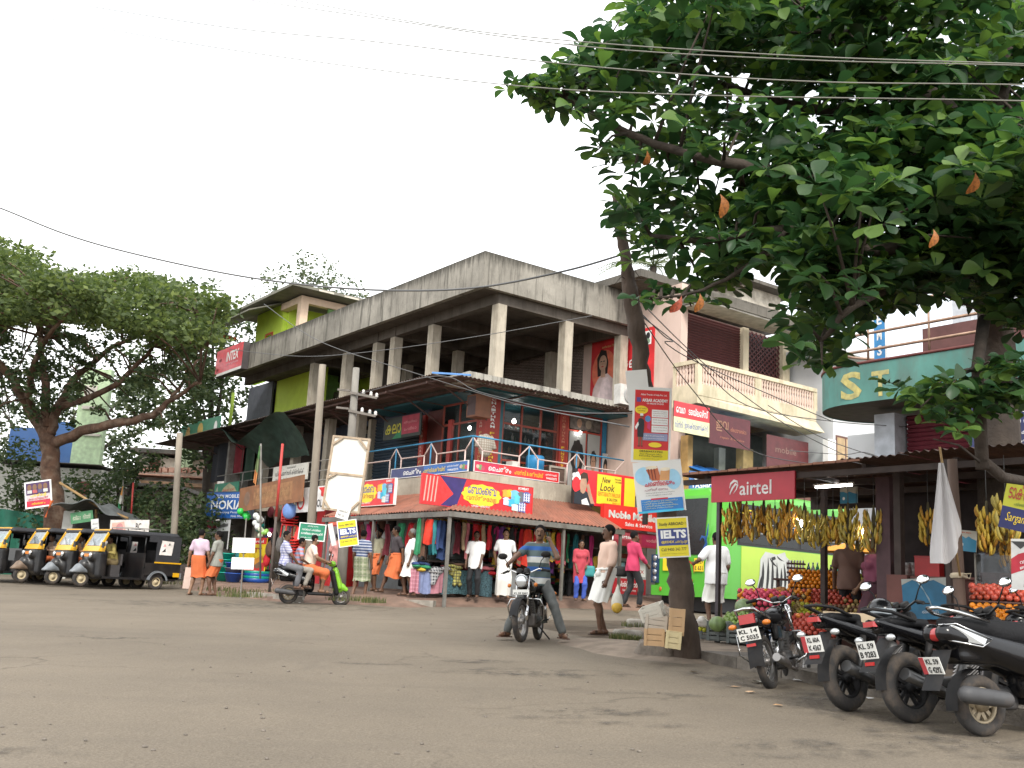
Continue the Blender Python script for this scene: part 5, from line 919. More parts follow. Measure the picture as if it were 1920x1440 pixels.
# ============================================================ vehicles
BPAINT=M((.005,.005,.006),.2,var=.1,spec=.45); BPLAS=M((.010,.010,.011),.6,var=.2,dirt=.45,dirtc=(.035,.028,.022),dscale=5,spec=.25); TYRE=M((.03,.028,.027),.92,var=.25,dirt=.7,dirtc=(.12,.09,.065),dscale=6); CHROME=M((.55,.55,.55),.18,metal=1,var=.05); ALU=M((.28,.27,.26),.4,metal=.8,dirt=.5,dirtc=(.14,.10,.07),dscale=8); SEATM=M((.008,.008,.009),.65,bump=.2,spec=.2); REDL=M((.35,.015,.015),.15,spec=.8); AMB=M((.55,.16,.02),.2); CLEAR=M((.55,.57,.58),.08,metal=.5,var=.05); GREYP=M((.12,.13,.145),.5,dirt=.5,dirtc=(.15,.11,.08)); PLATEW=M((.70,.70,.66),.5,var=.04)
def add_wheel(par,c,R_,w,style='spoke',rimm=None,n=26,steer=None):
    c=Vector(c); T=Matrix.Translation(c)@(steer or Matrix()); b=MB(TYRE); b.T=T; r=w/2
    prof=[(R_-w*.95,-r*.8),(R_-w*.5,-r),(R_-w*.12,-r*.78),(R_,-r*.25),(R_,r*.25),(R_-w*.12,r*.78),(R_-w*.5,r),(R_-w*.95,r*.8)]
    b.lathe(prof,n,(0,0,0),(0,1,0),True); t=obj('tyre',b,par); ri=R_-w*.95; rm=rimm or ALU
    b=MB(rm); b.T=T; b.lathe([(ri+.006,-r*.78),(ri-.022,-r*.6),(ri-.022,r*.6),(ri+.006,r*.78)],n,(0,0,0),(0,1,0),True); b.lathe([(0,-.055),(.045,-.055),(.055,0),(.045,.055),(0,.055)],12,(0,0,0),(0,1,0)); obj('rim',b,par)
    if style=='alloy':
        s=MB(rm); s.T=T
        for k in range(5):
            a=2*PI*k/5+.3; d=Vector((math.cos(a),0,math.sin(a))); e=Vector((-math.sin(a),0,math.cos(a)))
            s.bar(d*.03+e*.02,d*(ri-.015)+e*.03,.03,.024,(0,1,0)); s.bar(d*.03-e*.02,d*(ri-.015)-e*.03,.03,.024,(0,1,0))
        obj('spokes',s,par)
    elif style=='spoke':
        s=MB(M((.4,.4,.4),.35,metal=.9))
        s.T=T
        for k in range(28):
            a=2*PI*k/28; a2=a+(.35 if k%2 else -.35); y=.045 if k%4<2 else -.045
            s.tube([(.035*math.cos(a2),y,.035*math.sin(a2)),((ri-.015)*math.cos(a),0,(ri-.015)*math.sin(a))],.0022,3,False)
        obj('spokes',s,par)
    elif style=='disc':
        s=MB(rm); s.T=T; s.lathe([(.0,-r*.2),(.05,-r*.55),(ri*.55,-r*.5),(ri*.62,-r*.15),(ri-.02,-r*.3)],n,(0,0,0),(0,1,0)); s.lathe([(.0,r*.2),(.05,r*.55),(ri*.55,r*.5),(ri*.62,r*.15),(ri-.02,r*.3)],n,(0,0,0),(0,1,0)); obj('hubcap',s,par)
    return t
def plate(par,fr,w,h,l1,l2,state=False,face=None):
    p=MB(face or PLATEW); p.T=fr; p.box(-w/2,-h/2,-.004,w/2,h/2,0); o=obj('number_plate',p,par); lt=MB()
    x0=-w*.42+(w*.22 if state else 0)
    if state:
        s=MB(M((.45,.05,.06),.5)); s.T=fr; s.box(-w/2,-h/2,.0005,-w*.28,h/2,.002); obj('plate_strip',s,o)
    put_text(lt,l1,x0,h*.08,h*.32,w*(.84-(.22 if state else 0)),fr,.003,BLK,.03); put_text(lt,l2,x0,-h*.42,h*.36,w*(.84-(.22 if state else 0)),fr,.003,BLK,.03); obj('lettering',lt,o); return o
def motorcycle(label,loc,heading,lean=0,style='spoke',kind='old',plates=None,front_plate=None,steer=0,cat='motorcycle',mirrors=(1,1),chrome_guard=True,tankm=None,state=False,sc=.93):
    T=Matrix.Translation(loc)@Matrix.Rotation(heading,4,'Z')@Matrix.Rotation(lean,4,'X')@Matrix.Scale(sc,4)
    t=thing('motorcycle',label,cat,mat=T); tm=tankm or BPAINT; sp=kind=='sport'
    wr=thing('rear_wheel',None,None); wr.parent=t; wf=thing('front_wheel',None,None); wf.parent=t
    tw=.12 if sp else .085
    add_wheel(wr,(0,0,.30),.30,tw,style,BPLAS if sp else ALU); st_=Matrix.Translation((1.06,0,.9))@Matrix.Rotation(steer,4,Vector((-.33,0,.94)))@Matrix.Translation((-1.06,0,-.9))
    SW=Matrix.Translation((1.27,0,.3)).inverted()@st_@Matrix.Translation((1.27,0,.3))
    add_wheel(wf,(1.27,0,.30),.30,.085,style,BPLAS if sp else ALU,steer=SW)
    b=MB(BPLAS if not sp else BPLAS); b.T=st_; b.grid(lambda u,v:(1.27+.335*math.cos(R(165-150*u)),(v-.5)*.12,.30+.335*math.sin(R(165-150*u))-.05*abs(v-.5)),10,4); obj('front_mudguard',b,t)
    b=MB(CHROME if not sp else BPLAS); b.T=st_
    for s in (1,-1): b.tube([(1.27,s*.085,.30),(1.205,s*.085,.50)],.027,8); b.tube([(1.205,s*.085,.50),(1.06,s*.085,.93)],.018,8)
    obj('fork',b,t)
    b=MB(M((.05,.05,.055),.45,metal=.5,dirt=.4)); b.tube([(1.06,0,.85),(.85,0,.70),(.55,0,.72),(.25,0,.70),(-.05,0,.72)],.022,6); b.tube([(1.05,0,.80),(.90,0,.40),(.60,0,.22),(.30,0,.28),(.28,0,.68)],.02,6)
    for s in (1,-1): b.tube([(.30,s*.06,.30),(0,s*.095,.30)],.02,6)
    obj('frame',b,t)
    s=SDF((.35,-.2,.12),(.95,.2,.68),.022); s.rbox((.60,0,.30),(.17,.12,.10),.03); s.cone((.68,0,.36),(.80,0,.58),.085,.075,.01); s.ell((.56,-.12,.29),(.10,.05,.09)); s.ell((.56,.12,.29),(.11,.05,.09)); link('engine',s.mesh('engine',M((.07,.07,.07),.45,metal=.6,dirt=.5,dirtc=(.12,.09,.07))),t)
    b=MB(ALU)
    for k in range(6): b.T=Matrix.Translation((.68+.02*k,0,.38+.036*k))@Matrix.Rotation(R(-30),4,'Y'); b.box(-.095,-.10,0,.095,.10,.008)
    obj('cooling_fins',b,t)
    s=SDF((.4,-.25,.55),(1.15,.25,1.05),.02)
    if sp: s.ell((.80,0,.82),(.30,.17,.13)); s.cone((.95,.1,.78),(1.08,.15,.62),.07,.03); s.cone((.95,-.1,.78),(1.08,-.15,.62),.07,.03)
    else: s.ell((.78,0,.79),(.29,.13,.12)); s.cone((.6,0,.78),(.95,0,.82),.09,.11)
    link('fuel_tank',s.mesh('fuel_tank',tm),t)
    s=SDF((-.45,-.2,.62),(.68,.2,1.0),.02)
    if sp: s.rbox((.38,0,.765),(.22,.12,.045),.04); s.rbox((.02,0,.85),(.24,.10,.04),.04)
    else: s.rbox((.24,0,.775),(.38,.125,.05),.045); s.cone((.0,-.05,.80),(.0,.05,.80),.05,.05)
    link('seat',s.mesh('seat',SEATM),t)
    s=SDF((-.5,-.22,.42),(.6,.22,.95),.02)
    if sp:
        s.cone((.35,.09,.68),(-.33,.05,.84),.07,.035); s.cone((.35,-.09,.68),(-.33,-.05,.84),.07,.035); s.rbox((-.05,0,.775),(.25,.07,.03),.02)
    else:
        s.rbox((.32,.10,.60),(.17,.025,.10),.025); s.rbox((.32,-.10,.60),(.17,.025,.10),.025); s.rbox((-.12,.09,.70),(.24,.02,.045),.02,A=Matrix.Rotation(R(8),3,'Y')); s.rbox((-.12,-.09,.70),(.24,.02,.045),.02,A=Matrix.Rotation(R(8),3,'Y')); s.rbox((-.30,0,.72),(.06,.09,.06),.03)
    link('side_panel',s.mesh('side_panel',tm),t)
    b=MB(CHROME if not sp else BPLAS)
    if sp: b.tube([(.05,.12,.86),(-.22,.12,.93),(-.38,.07,.95),(-.38,-.07,.95),(-.22,-.12,.93),(.05,-.12,.86)],.016,6)
    else: b.tube([(.05,.13,.76),(-.25,.13,.80),(-.42,.10,.86),(-.44,0,.87),(-.42,-.10,.86),(-.25,-.13,.80),(.05,-.13,.76)],.016,6)
    obj('grab_rail',b,t)
    b=MB(REDL); b.T=Matrix.Translation((-.37,0,.76 if not sp else .82)); b.box(-.03,-.085,-.05,.03,.085,.05) if not sp else b.box(-.02,-.06,-.02,.03,.06,.025); obj('tail_light',b,t)
    b=MB(BPLAS); 
    if sp: b.grid(lambda u,v:(-.20-.26*u,(v-.5)*(.15+.05*u),.72-.30*u),4,2); b.grid(lambda u,v:(.32*math.cos(R(100+85*u)),(v-.5)*.13,.30+.36*math.sin(R(100+85*u))),8,3)
    else: b.grid(lambda u,v:(.345*math.cos(R(60+125*u)),(v-.5)*.17,.30+.36*math.sin(R(60+125*u))-.05*abs(v-.5)),12,4)
    obj('rear_mudguard',b,t)
    if plates:
        x,z=(-.40,.60) if not sp else (-.41,.60)
        plate(t,FR((x-.02,0,z),(0,-1,0),(-.25,0,1)),.24 if not sp else .22,.14 if not sp else .15,*plates,state=state)
        b=MB(REDL); b.box(x-.015,-.05,z-.13,x-.0,.05,z-.10); obj('reflector',b,t)
    for s in (1,-1):
        i_=MB(CLEAR if sp else AMB); i_.ell((-.33,s*.19,.70),.035,.05,.03,8,6); obj('indicator',i_,t)
        b=MB(AMB); b.T=st_; b.ell((1.12,s*.2,.80),.035,.03,.03,8,6); obj('indicator',b,t)
        b=MB(M((.04,.04,.04),.5) if sp else CHROME); b.tube([(.04,s*.135,.33),(.12,s*.135,.52)],.022,8); b.use(BPLAS).tube([(.12,s*.135,.52),(.17,s*.135,.68)],.03,8); obj('shock_absorber',b,t)
        b=MB(BPLAS); b.tube([(.48,s*.12,.30),(.48,s*.26,.31)],.014,6); obj('foot_peg',b,t)
    b=MB(M((.10,.10,.10),.35,metal=.8,dirt=.5,dirtc=(.12,.09,.06)) if sp else M((.25,.24,.23),.35,metal=.8,dirt=.5,dirtc=(.15,.10,.07))); b.tube([(.76,-.06,.38),(.84,-.11,.22),(.65,-.14,.17),(.35,-.16,.22)],.022,8); b.tube([(.35,-.16,.22),(.2,-.17,.26),(-.22,-.19,.40 if sp else .33)],[.03,.05,.055] if sp else [.028,.042,.045],10); obj('exhaust',b,t)
    b=MB(BPLAS); b.T=Matrix.Translation((0,.115,0)); b.box(.0,0,.25,.5,.02,.36); obj('chain_cover',b,t)
    hb=MB(CHROME if not sp else M((.05,.05,.05),.4,metal=.6)); hb.T=st_; hb.tube([(.90,.36,.99),(1.0,.22,1.03),(1.03,.08,.97),(1.03,-.08,.97),(1.0,-.22,1.03),(.90,-.36,.99)],.012,6); H=obj('handlebar',hb,t)
    for s in (1,-1):
        g=MB(BPLAS); g.T=st_; g.tube([(.90,s*.36,.99),(.97,s*.25,1.02)],.019,8); g.tube([(.98,s*.24,1.0),(.97,s*.38,.985)],.007,5); obj('grip',g,H)
    for s,on in zip((1,-1),mirrors):
        if not on: continue
        m_=MB(BPLAS); m_.T=st_; m_.tube([(.99,s*.22,1.03),(1.01,s*.26,1.14),(1.0,s*.31,1.20)],.007,5); A=Matrix.Rotation(R(14),3,'Y'); m_.ell((1.0,s*.33,1.23),.022,.075,.048,12,6,A); mo=obj('mirror',m_,H); g=MB(M((.85,.87,.9),.03,metal=1,var=0)); g.T=st_; g.ell((.990,s*.33,1.228),.015,.070,.045,12,6,A); obj('mirror_glass',g,mo)
    hl=MB(CHROME if not sp else BPLAS); hl.T=st_; hl.lathe([(.0,-.12),(.07,-.10),(.098,0),(.10,.02),(.088,.03)],14,(1.15,0,.86),(1,0,-.1)); Hd=obj('headlight',hl,t); g=MB(CLEAR); g.T=st_; g.ell((1.175,0,.857),.02,.086,.086,14,6); obj('lens',g,Hd)
    b=MB(BPLAS); b.T=st_; b.lathe([(.0,.03),(.045,.03),(.05,0),(.045,-.05)],12,(1.06,.055,1.0),(-.5,0,.86)); b.lathe([(.0,.03),(.045,.03),(.05,0),(.045,-.05)],12,(1.06,-.055,1.0),(-.5,0,.86)); obj('dials',b,t)
    if front_plate: 
        b_=plate(t,FR((1.235,0,.70),(0,1,0),(0,0,1)),.24,.07,'',front_plate)
    if chrome_guard:
        b=MB(CHROME); b.tube([(.88,0,.62),(.92,.22,.60),(.90,.27,.5),(.82,.25,.32),(.72,.12,.25)],.012,6); b.tube([(.88,0,.62),(.92,-.22,.60),(.90,-.27,.5),(.82,-.25,.32),(.72,-.12,.25)],.012,6); obj('leg_guard',b,t)
    if kind=='old':
        b=MB(CHROME); b.tube([(.2,.16,.66),(-.3,.17,.62),(-.33,.17,.40),(.05,.17,.30)],.008,5); obj('saree_guard',b,t)
    b=MB(BPLAS); b.tube([(.45,.1,.22),(.40,.26,.02)],.012,6); obj('side_stand',b,t)
    return t
def gp(px,py,h=0): return gnd(px,py,h)
def rearat(px,py,az): # heading angle for az measured from +Y towards +X
    return gp(px,py), R(90)-R(az)
p,h=rearat(1447,1290,30); motorcycle('old black commuter motorcycle with chrome leg guard and large red tail light',p-Vector((0,0,.02)),h,R(-13),plates=('KL 14','C 5035'),steer=R(-18))
p,h=rearat(1592,1334,54); motorcycle('black motorcycle with a silver grab rail and a carton on its seat',p,h,R(-8),'alloy','sport',plates=('KL 60A','K 4367'),state=True,chrome_guard=False,mirrors=(1,1))
p,h=rearat(1712,1356,66); b3=motorcycle('black sports motorcycle with large rear tyre and silver edged tail, second from the right',p,h,R(-8),'alloy','sport',plates=('KL 59','B 9283'),chrome_guard=False)
p,h=rearat(1800,1300,70); motorcycle('black motorcycle behind the scooter with an orange cloth on its handlebar',p+Vector((.35,.25,0)),h,R(-7),'alloy','sport',chrome_guard=False,mirrors=(1,1))
oc=SDF((-.12,-.1,-.15),(.12,.1,.12),.015)
for k in range(9): q=random.Random(k); oc.ell((q.uniform(-.05,.05),q.uniform(-.04,.04),q.uniform(-.08,.06)),(q.uniform(.03,.06),.04,q.uniform(.03,.06)),.015)
t=thing('cloth','crumpled bright orange cloth tied on a motorcycle handlebar','cloth',at(1811,1176,9.05)); link('fabric',oc.mesh('fabric',M((.75,.09,.02),.8,var=.1)),t)
# carton on the second bike
t=thing('carton','open cardboard carton resting on the seat of a black motorcycle','carton',at(1592,1160,9.62),R(20)); cb_=M((.42,.33,.22),.9,var=.08)
for bx in ((-.19,-.13,-.055,.19,-.125,.055),(-.19,.125,-.055,.19,.13,.055),(-.19,-.125,-.055,-.185,.125,.055),(.185,-.125,-.055,.19,.125,.055),(-.185,-.125,-.055,.185,.125,-.05)): part('side',t,cb_,bx)
part('papers',t,M((.6,.6,.57),.8),(-.17,-.11,-.03,.05,.11,.03))
# rider's bike in the road
RBp=Vector((.62,16.22,gz(.62,16.22))); RBh=math.atan2(-.973,-.23); motorcycle('black motorcycle facing the camera ridden by the man on the phone',RBp,RBh,R(3),'spoke','old',front_plate='KL 59 2207',sc=1.,steer=R(-6))
def scooter(label,loc,heading,lean,body,front,plates,steer=0,detail=True):
    T=Matrix.Translation(loc)@Matrix.Rotation(heading,4,'Z')@Matrix.Rotation(lean,4,'X'); t=thing('scooter',label,'scooter',mat=T)
    wr=thing('rear_wheel',None,None); wr.parent=t; wf=thing('front_wheel',None,None); wf.parent=t
    add_wheel(wr,(0,0,.225),.225,.095,'alloy',M((.33,.27,.18),.45,metal=.5,dirt=.5,dirtc=(.2,.15,.1))); add_wheel(wf,(1.24,0,.225),.225,.09,'alloy',ALU)
    s=SDF((-.5,-.3,.25),(.65,.3,.95),.02); s.cone((.40,.10,.56),(-.32,.07,.74),.13,.075); s.cone((.40,-.10,.56),(-.32,-.07,.74),.13,.075); s.rbox((.1,0,.62),(.34,.13,.10),.05); s.cone((.46,0,.40),(.46,0,.62),.13,.13); link('body_panel',s.mesh('body_panel',body),t)
    s=SDF((-.45,-.2,.7),(.65,.2,.95),.02); s.cone((.50,0,.745),(.2,0,.76),.115,.125); s.cone((.15,0,.79),(-.22,0,.82),.11,.09); s.cut((0,0,.86),(0,0,1)); link('seat',s.mesh('seat',SEATM),t)
    s=SDF((.4,-.28,.18),(1.5,.28,1.15),.022); s.rbox((.72,0,.27),(.30,.17,.035),.03); s.rbox((1.05,0,.55),(.05,.19,.30),.045,.04,A=Matrix.Rotation(R(-16),3,'Y')); link('leg_shield',s.mesh('leg_shield',BPLAS),t)
    s=SDF((.8,-.28,.25),(1.5,.28,1.2),.02); s.rbox((1.12,0,.62),(.045,.16,.22),.04,.04,A=Matrix.Rotation(R(-18),3,'Y')); s.cone((1.17,0,.42),(1.05,0,.85),.11,.07,.05); s.cone((1.24,0,.46),(1.34,0,.40),.075,.06,.04); s.cone((1.24,0,.46),(1.08,0,.40),.075,.05,.04); link('front_apron',s.mesh('front_apron',front),t)
    s=SDF((.75,-.3,.85),(1.15,.3,1.15),.02); s.ell((.96,0,.99),(.10,.14,.07)); s.cone((.95,.08,.99),(.88,.26,1.0),.035,.025); s.cone((.95,-.08,.99),(.88,-.26,1.0),.035,.025); link('handlebar_cowl',s.mesh('handlebar_cowl',front if front is not body else body),t)
    for sgn in (1,-1):
        g=MB(BPLAS); g.tube([(.89,sgn*.24,1.0),(.84,sgn*.36,1.0)],.018,8); G=obj('grip',g,t)
        m_=MB(BPLAS); m_.tube([(.90,sgn*.22,1.02),(.92,sgn*.28,1.14)],.007,5); m_.ell((.92,sgn*.30,1.19),.02,.07,.045,12,6); mo=obj('mirror',m_,t); q=MB(M((.85,.87,.9),.03,metal=1,var=0)); q.ell((.912,sgn*.30,1.19),.015,.066,.042,12,6); obj('mirror_glass',q,mo)
        i_=MB(CLEAR); i_.add([(-.36,sgn*.05,.79),(-.30,sgn*.13,.80),(-.05,sgn*.20,.71),(-.08,sgn*.20,.66),(-.33,sgn*.10,.70)],[(0,1,2,3,4) if sgn<0 else (4,3,2,1,0)]); obj('tail_lens',i_,t)
        c_=MB(CHROME); c_.tube([(-.37,sgn*.06,.80),(-.28,sgn*.145,.81),(-.02,sgn*.215,.70),(-.10,sgn*.20,.645),(-.34,sgn*.11,.69)],.007,5); obj('trim',c_,t)
    b=MB(REDL); b.ell((-.35,0,.73),.035,.09,.05,10,6); obj('tail_light',b,t)
    b=MB(BPLAS); b.grid(lambda u,v:(-.30-.14*u,(v-.5)*.2,.62-.30*u),3,2); b.grid(lambda u,v:(.26*math.cos(R(70+120*u)),(v-.5)*.13,.225+.27*math.sin(R(70+120*u))),8,2); obj('rear_mudguard',b,t)
    b=MB(CHROME if detail else BPLAS); b.tube([(.05,.13,.84),(-.25,.13,.90),(-.36,.06,.93),(-.36,-.06,.93),(-.25,-.13,.90),(.05,-.13,.84)],.014,6); obj('grab_rail',b,t)
    plate(t,FR((-.415,0,.50),(0,-1,0),(-.4,0,1)),.22,.13,*plates,state=True)
    s=SDF((-.4,-.35,.1),(.6,.3,.5),.022); s.cone((.1,-.17,.27),(-.28,-.19,.30),.06,.065,.0); s.rbox((.22,.1,.28),(.22,.06,.09),.04); link('exhaust',s.mesh('exhaust',M((.05,.05,.052),.6,dirt=.6,dirtc=(.12,.09,.07))),t)
    b=MB(CLEAR); b.ell((1.03,0,.99),.03,.085,.05,12,6); obj('headlight',b,t)
    return t
p,h=rearat(1842,1381,72); scooter('black scooter with chrome trimmed tail lamp and muddy wheels at the right edge',p,h,R(-5),BPAINT,BPAINT,('KL 59','G 4292'))
LIMES=M((.22,.50,.03),.3,var=.05,spec=.6)
SCp=Vector((-5.0,24.9,gz(-5.,24.9))); SCh=math.atan2(.28,1); scooter('lime green and black scooter carrying three people along the road',SCp,SCh,R(2),BPAINT,LIMES,('KL 13','P 7714'),detail=False)
# parked bike beyond the right edge of the frame, black tank and seat in view
p,h=rearat(2010,1340,80); motorcycle('black motorcycle cut by the right edge of the photo before the oranges',p+Vector((.15,.55,0)),h,R(-7),'alloy','sport',chrome_guard=False,mirrors=(0,0))
# ------------------------------------------------------------ auto rickshaws
AYEL=M((.62,.33,.01),.35,var=.06); ABLK=M((.008,.008,.009),.35,var=.15,dirt=.3,dirtc=(.07,.06,.05)); ACAN=M((.022,.023,.027),.75,var=.2,bump=.3); AGREY0=M((.17,.185,.20),.5,var=.1); CREAMW=M((.50,.42,.27),.6,dirt=.4,dirtc=(.25,.18,.1)); WIND=M((.38,.43,.46),.12,spec=.9,alpha=.6,var=.3,scale=4)
def autorick(label,loc,heading,deco=0,group='auto rickshaws parked in a row'):
    AGREY=[AGREY0,AGREY0,M((.16,.11,.075),.6,var=.3),ABLK,ABLK][deco]
    t=thing('auto_rickshaw',label,'auto rickshaw',group=group,mat=Matrix.Translation(loc)@Matrix.Rotation(heading,4,'Z')@Matrix.Rotation(R(.4),4,'Y'))
    for y in (.56,-.56):
        w=thing('rear_wheel',None,None); w.parent=t; add_wheel(w,(0,y,.235),.235,.11,'disc',CREAMW,20)
    w=thing('front_wheel',None,None); w.parent=t; add_wheel(w,(1.98,0,.235),.235,.11,'disc',CREAMW,20)
    s=SDF((1.3,-.62,.18),(2.3,.62,1.2),.03); s.rbox((1.62,0,.66),(.16,.50,.42),.12,.05); s.cone((1.68,0,.55),(1.92,0,.62),.24,.17,.12); s.rbox((1.80,0,.88),(.09,.36,.13),.08,.08); link('front_cowl',s.mesh('front_cowl',ABLK),t)
    s=SDF((1.55,-.25,.3),(2.4,.25,.75),.025); s.cone((1.80,0,.48),(2.05,0,.51),.14,.15,.05); s.cone((2.05,0,.51),(2.24,0,.40),.14,.09,.05); s.cut((0,0,.40),(0,0,-1)); link('front_mudguard',s.mesh('front_mudguard',AGREY),t)
    b=MB(AYEL); b.T=None; b.add([(1.80,-.52,1.02),(1.80,.52,1.02),(1.74,.50,1.17),(1.74,-.50,1.17),(1.62,-.54,1.02),(1.62,.54,1.02),(1.60,.53,1.17),(1.60,-.53,1.17)],[(0,1,2,3),(4,0,3,7),(1,5,6,2),(3,2,6,7)]); obj('windshield_panel',b,t)
    b=MB(AYEL)
    for y in (-.50,.50): b.bar((1.73,y,1.16),(1.50,y*.94,1.62),.05,.06)
    b.bar((1.50,-.48,1.63),(1.50,.48,1.63),.07,.06); obj('windshield_frame',b,t)
    b=MB(WIND); b.add([(1.725,-.47,1.18),(1.725,.47,1.18),(1.51,.44,1.60),(1.51,-.44,1.60)],[(0,1,2,3)]); obj('windshield',b,t)
    b=MB(BLKP); b.bar((1.745,.1,1.19),(1.66,-.2,1.38),.012); b.tube([(1.6,.1,.85),(1.45,.1,1.0)],.02); b.tube([(1.42,-.28,1.02),(1.46,.28,1.0)],.016); obj('handlebar',b,t)
    s=SDF((-.8,-.72,1.35),(1.75,.72,1.85),.035); s.rbox((.45,0,1.52),(1.12,.60,.15),.14,.05); s.cut((0,0,1.53),(0,0,-1)); link('canopy_roof',s.mesh('canopy_roof',ACAN),t)
    b=MB(ACAN)
    for y in (-.60,.60): b.box(-.66,y-.02,.78,.10,y+.02,1.56); b.box(.10,y-.02,1.38,.34,y+.02,1.56)
    b.box(-.68,-.58,.78,-.64,.58,1.56); obj('canopy_side',b,t)
    b=MB(ABLK)
    for y in (-.61,.61): b.box(-.70,y-.025,.42,.42,y+.025,.775); b.box(.42,y-.02,.30,.50,y+.02,.60)
    b.box(-.72,-.585,.32,-.66,.585,.775); b.box(-.6,-.58,.27,1.62,.58,.33); b.box(.40,-.58,.33,.46,.58,1.05); obj('body_tub',b,t)
    b=MB(AYEL)
    for y in (-.64,.64): b.box(-.70,y-.01,.775,.14,y+.01,.815)
    b.box(-.735,-.6,.775,-.69,.6,.815); obj('yellow_stripe',b,t)
    for y in (-.64,.64):
        b=MB(AGREY); b.grid(lambda u,v:(.31*math.cos(R(170-160*u)),y+(v-.5)*.12,.235+.33*math.sin(R(170-160*u))),10,2); b.grid(lambda u,v:((.26+.06*v)*math.cos(R(170-160*u)),y*1.07,.235+(.27+.06*v)*math.sin(R(170-160*u))),10,1); obj('wheel_arch',b,t)
    b=MB(AGREY); b.box(-.76,-.62,.36,-.70,.62,.52); obj('rear_bumper',b,t)
    for y in (-.645,.645): b=MB(AYEL); b.box(-.68,y-.008,.40,-.48,y+.008,.52); obj('number_plate',b,t)
    b=MB(M((.05,.045,.045),.7)); b.box(.02,-.54,.33,.40,.54,.66); b.box(-.30,-.54,.62,-.18,.54,1.15); b.box(.98,-.25,.33,1.25,.25,.66); b.box(.93,-.25,.66,.99,.25,.98); obj('seats',b,t)
    b=MB(ABLK); b.tube([(.44,.57,1.05),(.44,.57,1.5)],.022,6); b.tube([(.44,-.57,1.05),(.44,-.57,1.5)],.022,6); b.tube([(1.5,.5,1.55),(.44,.57,1.5)],.02,6); b.tube([(1.5,-.5,1.55),(.44,-.57,1.5)],.02,6); obj('door_post',b,t)
    for y in (-.27,.27):
        b=MB(CHROME); b.lathe([(.0,-.06),(.075,-.05),(.085,0),(.08,.015)],14,(1.90,y,.90),(1,0,.05)); H=obj('headlight',b,t); b=MB(CLEAR); b.ell((1.91,y,.90),.025,.075,.075,12,6); obj('lens',b,H)
    b=MB(M((.65,.2,.02),.4)); b.box(1.885,-.13,.86,1.90,.13,.94); obj('name_plate',b,t)
    b=MB(BLKP); b.tube([(1.7,.52,1.2),(1.75,.66,1.2)],.01,5); b.box(1.74,.62,1.12,1.77,.74,1.28); b.tube([(1.7,-.52,1.2),(1.75,-.66,1.2)],.01,5); b.box(1.74,-.74,1.12,1.77,-.62,1.28); obj('mirror',b,t)
    for y,s in ((.632,-1),(-.632,1)):
        fr=FR((.02 if s<0 else -.42,y*1.0,1.02),(s,0,0),(0,0,1)); b=MB(M((.68,.64,.60),.6)); b.flat([(0,0),(.40,0),(.44,.40),(.06,.42)],.001,fr); b.use(BLK).flat([(.08,.08),(.2,.1),(.18,.2)],.003,fr); b.flat([(.26,.28),(.34,.3),(.3,.36)],.003,fr); b.use(M((.6,.3,.3),.6)).flat([(.1,.24),(.2,.25),(.15,.34)],.003,fr); obj('sticker',b,t)
    b=MB(M((.35,.33,.3),.5,metal=.6))
    for x in (.0,.5,1.0): b.tube([(x,-.5,1.68),(x,-.5,1.75),(x,.5,1.75),(x,.5,1.68)],.012,5)
    b.tube([(0,-.5,1.75),(1.0,-.5,1.75)],.012,5); b.tube([(0,.5,1.75),(1.0,.5,1.75)],.012,5)
    if deco==0: obj('roof_rack',b,t)
    return t
AH=math.atan2(-.71,-.70); hv=Vector((-.8,-.6,0)); pv=Vector((-.6,.8,0)); A0=Vector((-10.5,31.2,0))
AUTOS=[]
for i,(lb,dx) in enumerate([('nearest auto rickshaw with a roof rack and a white sticker on its side',0),('second auto rickshaw from the right with a driver in orange lungi',0),('third auto rickshaw from the right with a brown shirted driver at the handlebar',.1),('fourth auto rickshaw from the right with its white lit windshield',.5),('auto rickshaw at the left edge cut by the frame',.4)]):
    q=A0+pv*(1.42*i)+hv*(.42*i+dx); q.z=gz(q.x,q.y)-.02; AUTOS.append(autorick(lb,q,AH+R([0,1,-1,3,1][i]),i))
# ============================================================ people
def skin(c=(.15,.078,.045)): return M(c,.5,var=.08,scale=12,spec=.4)
SK1=skin(); SK2=skin((.115,.058,.034)); SK3=skin((.20,.11,.065)); HAIRM=M((.010,.009,.009),.85,var=.2,scale=60,bump=.5,bscale=120,spec=.08); HAIRG=M((.16,.155,.15),.7,var=.4,scale=70); SOLE=M((.05,.03,.02),.8); EYEW=M((.30,.28,.26),.4)
def ik(a,t,l1,l2,hint):
    a=Vector(a);t=Vector(t);d=t-a;L=d.length
    if L>l1+l2-.004: t=a+d*((l1+l2-.004)/L); d=t-a; L=d.length
    u=d/L; x=(l1*l1-l2*l2+L*L)/(2*L); h=math.sqrt(max(0,l1*l1-x*x)); hv_=Vector(hint); n=hv_-u*hv_.dot(u)
    n=n.normalized() if n.length>1e-4 else Vector((0,1,0)); return a+u*x+n*h,t
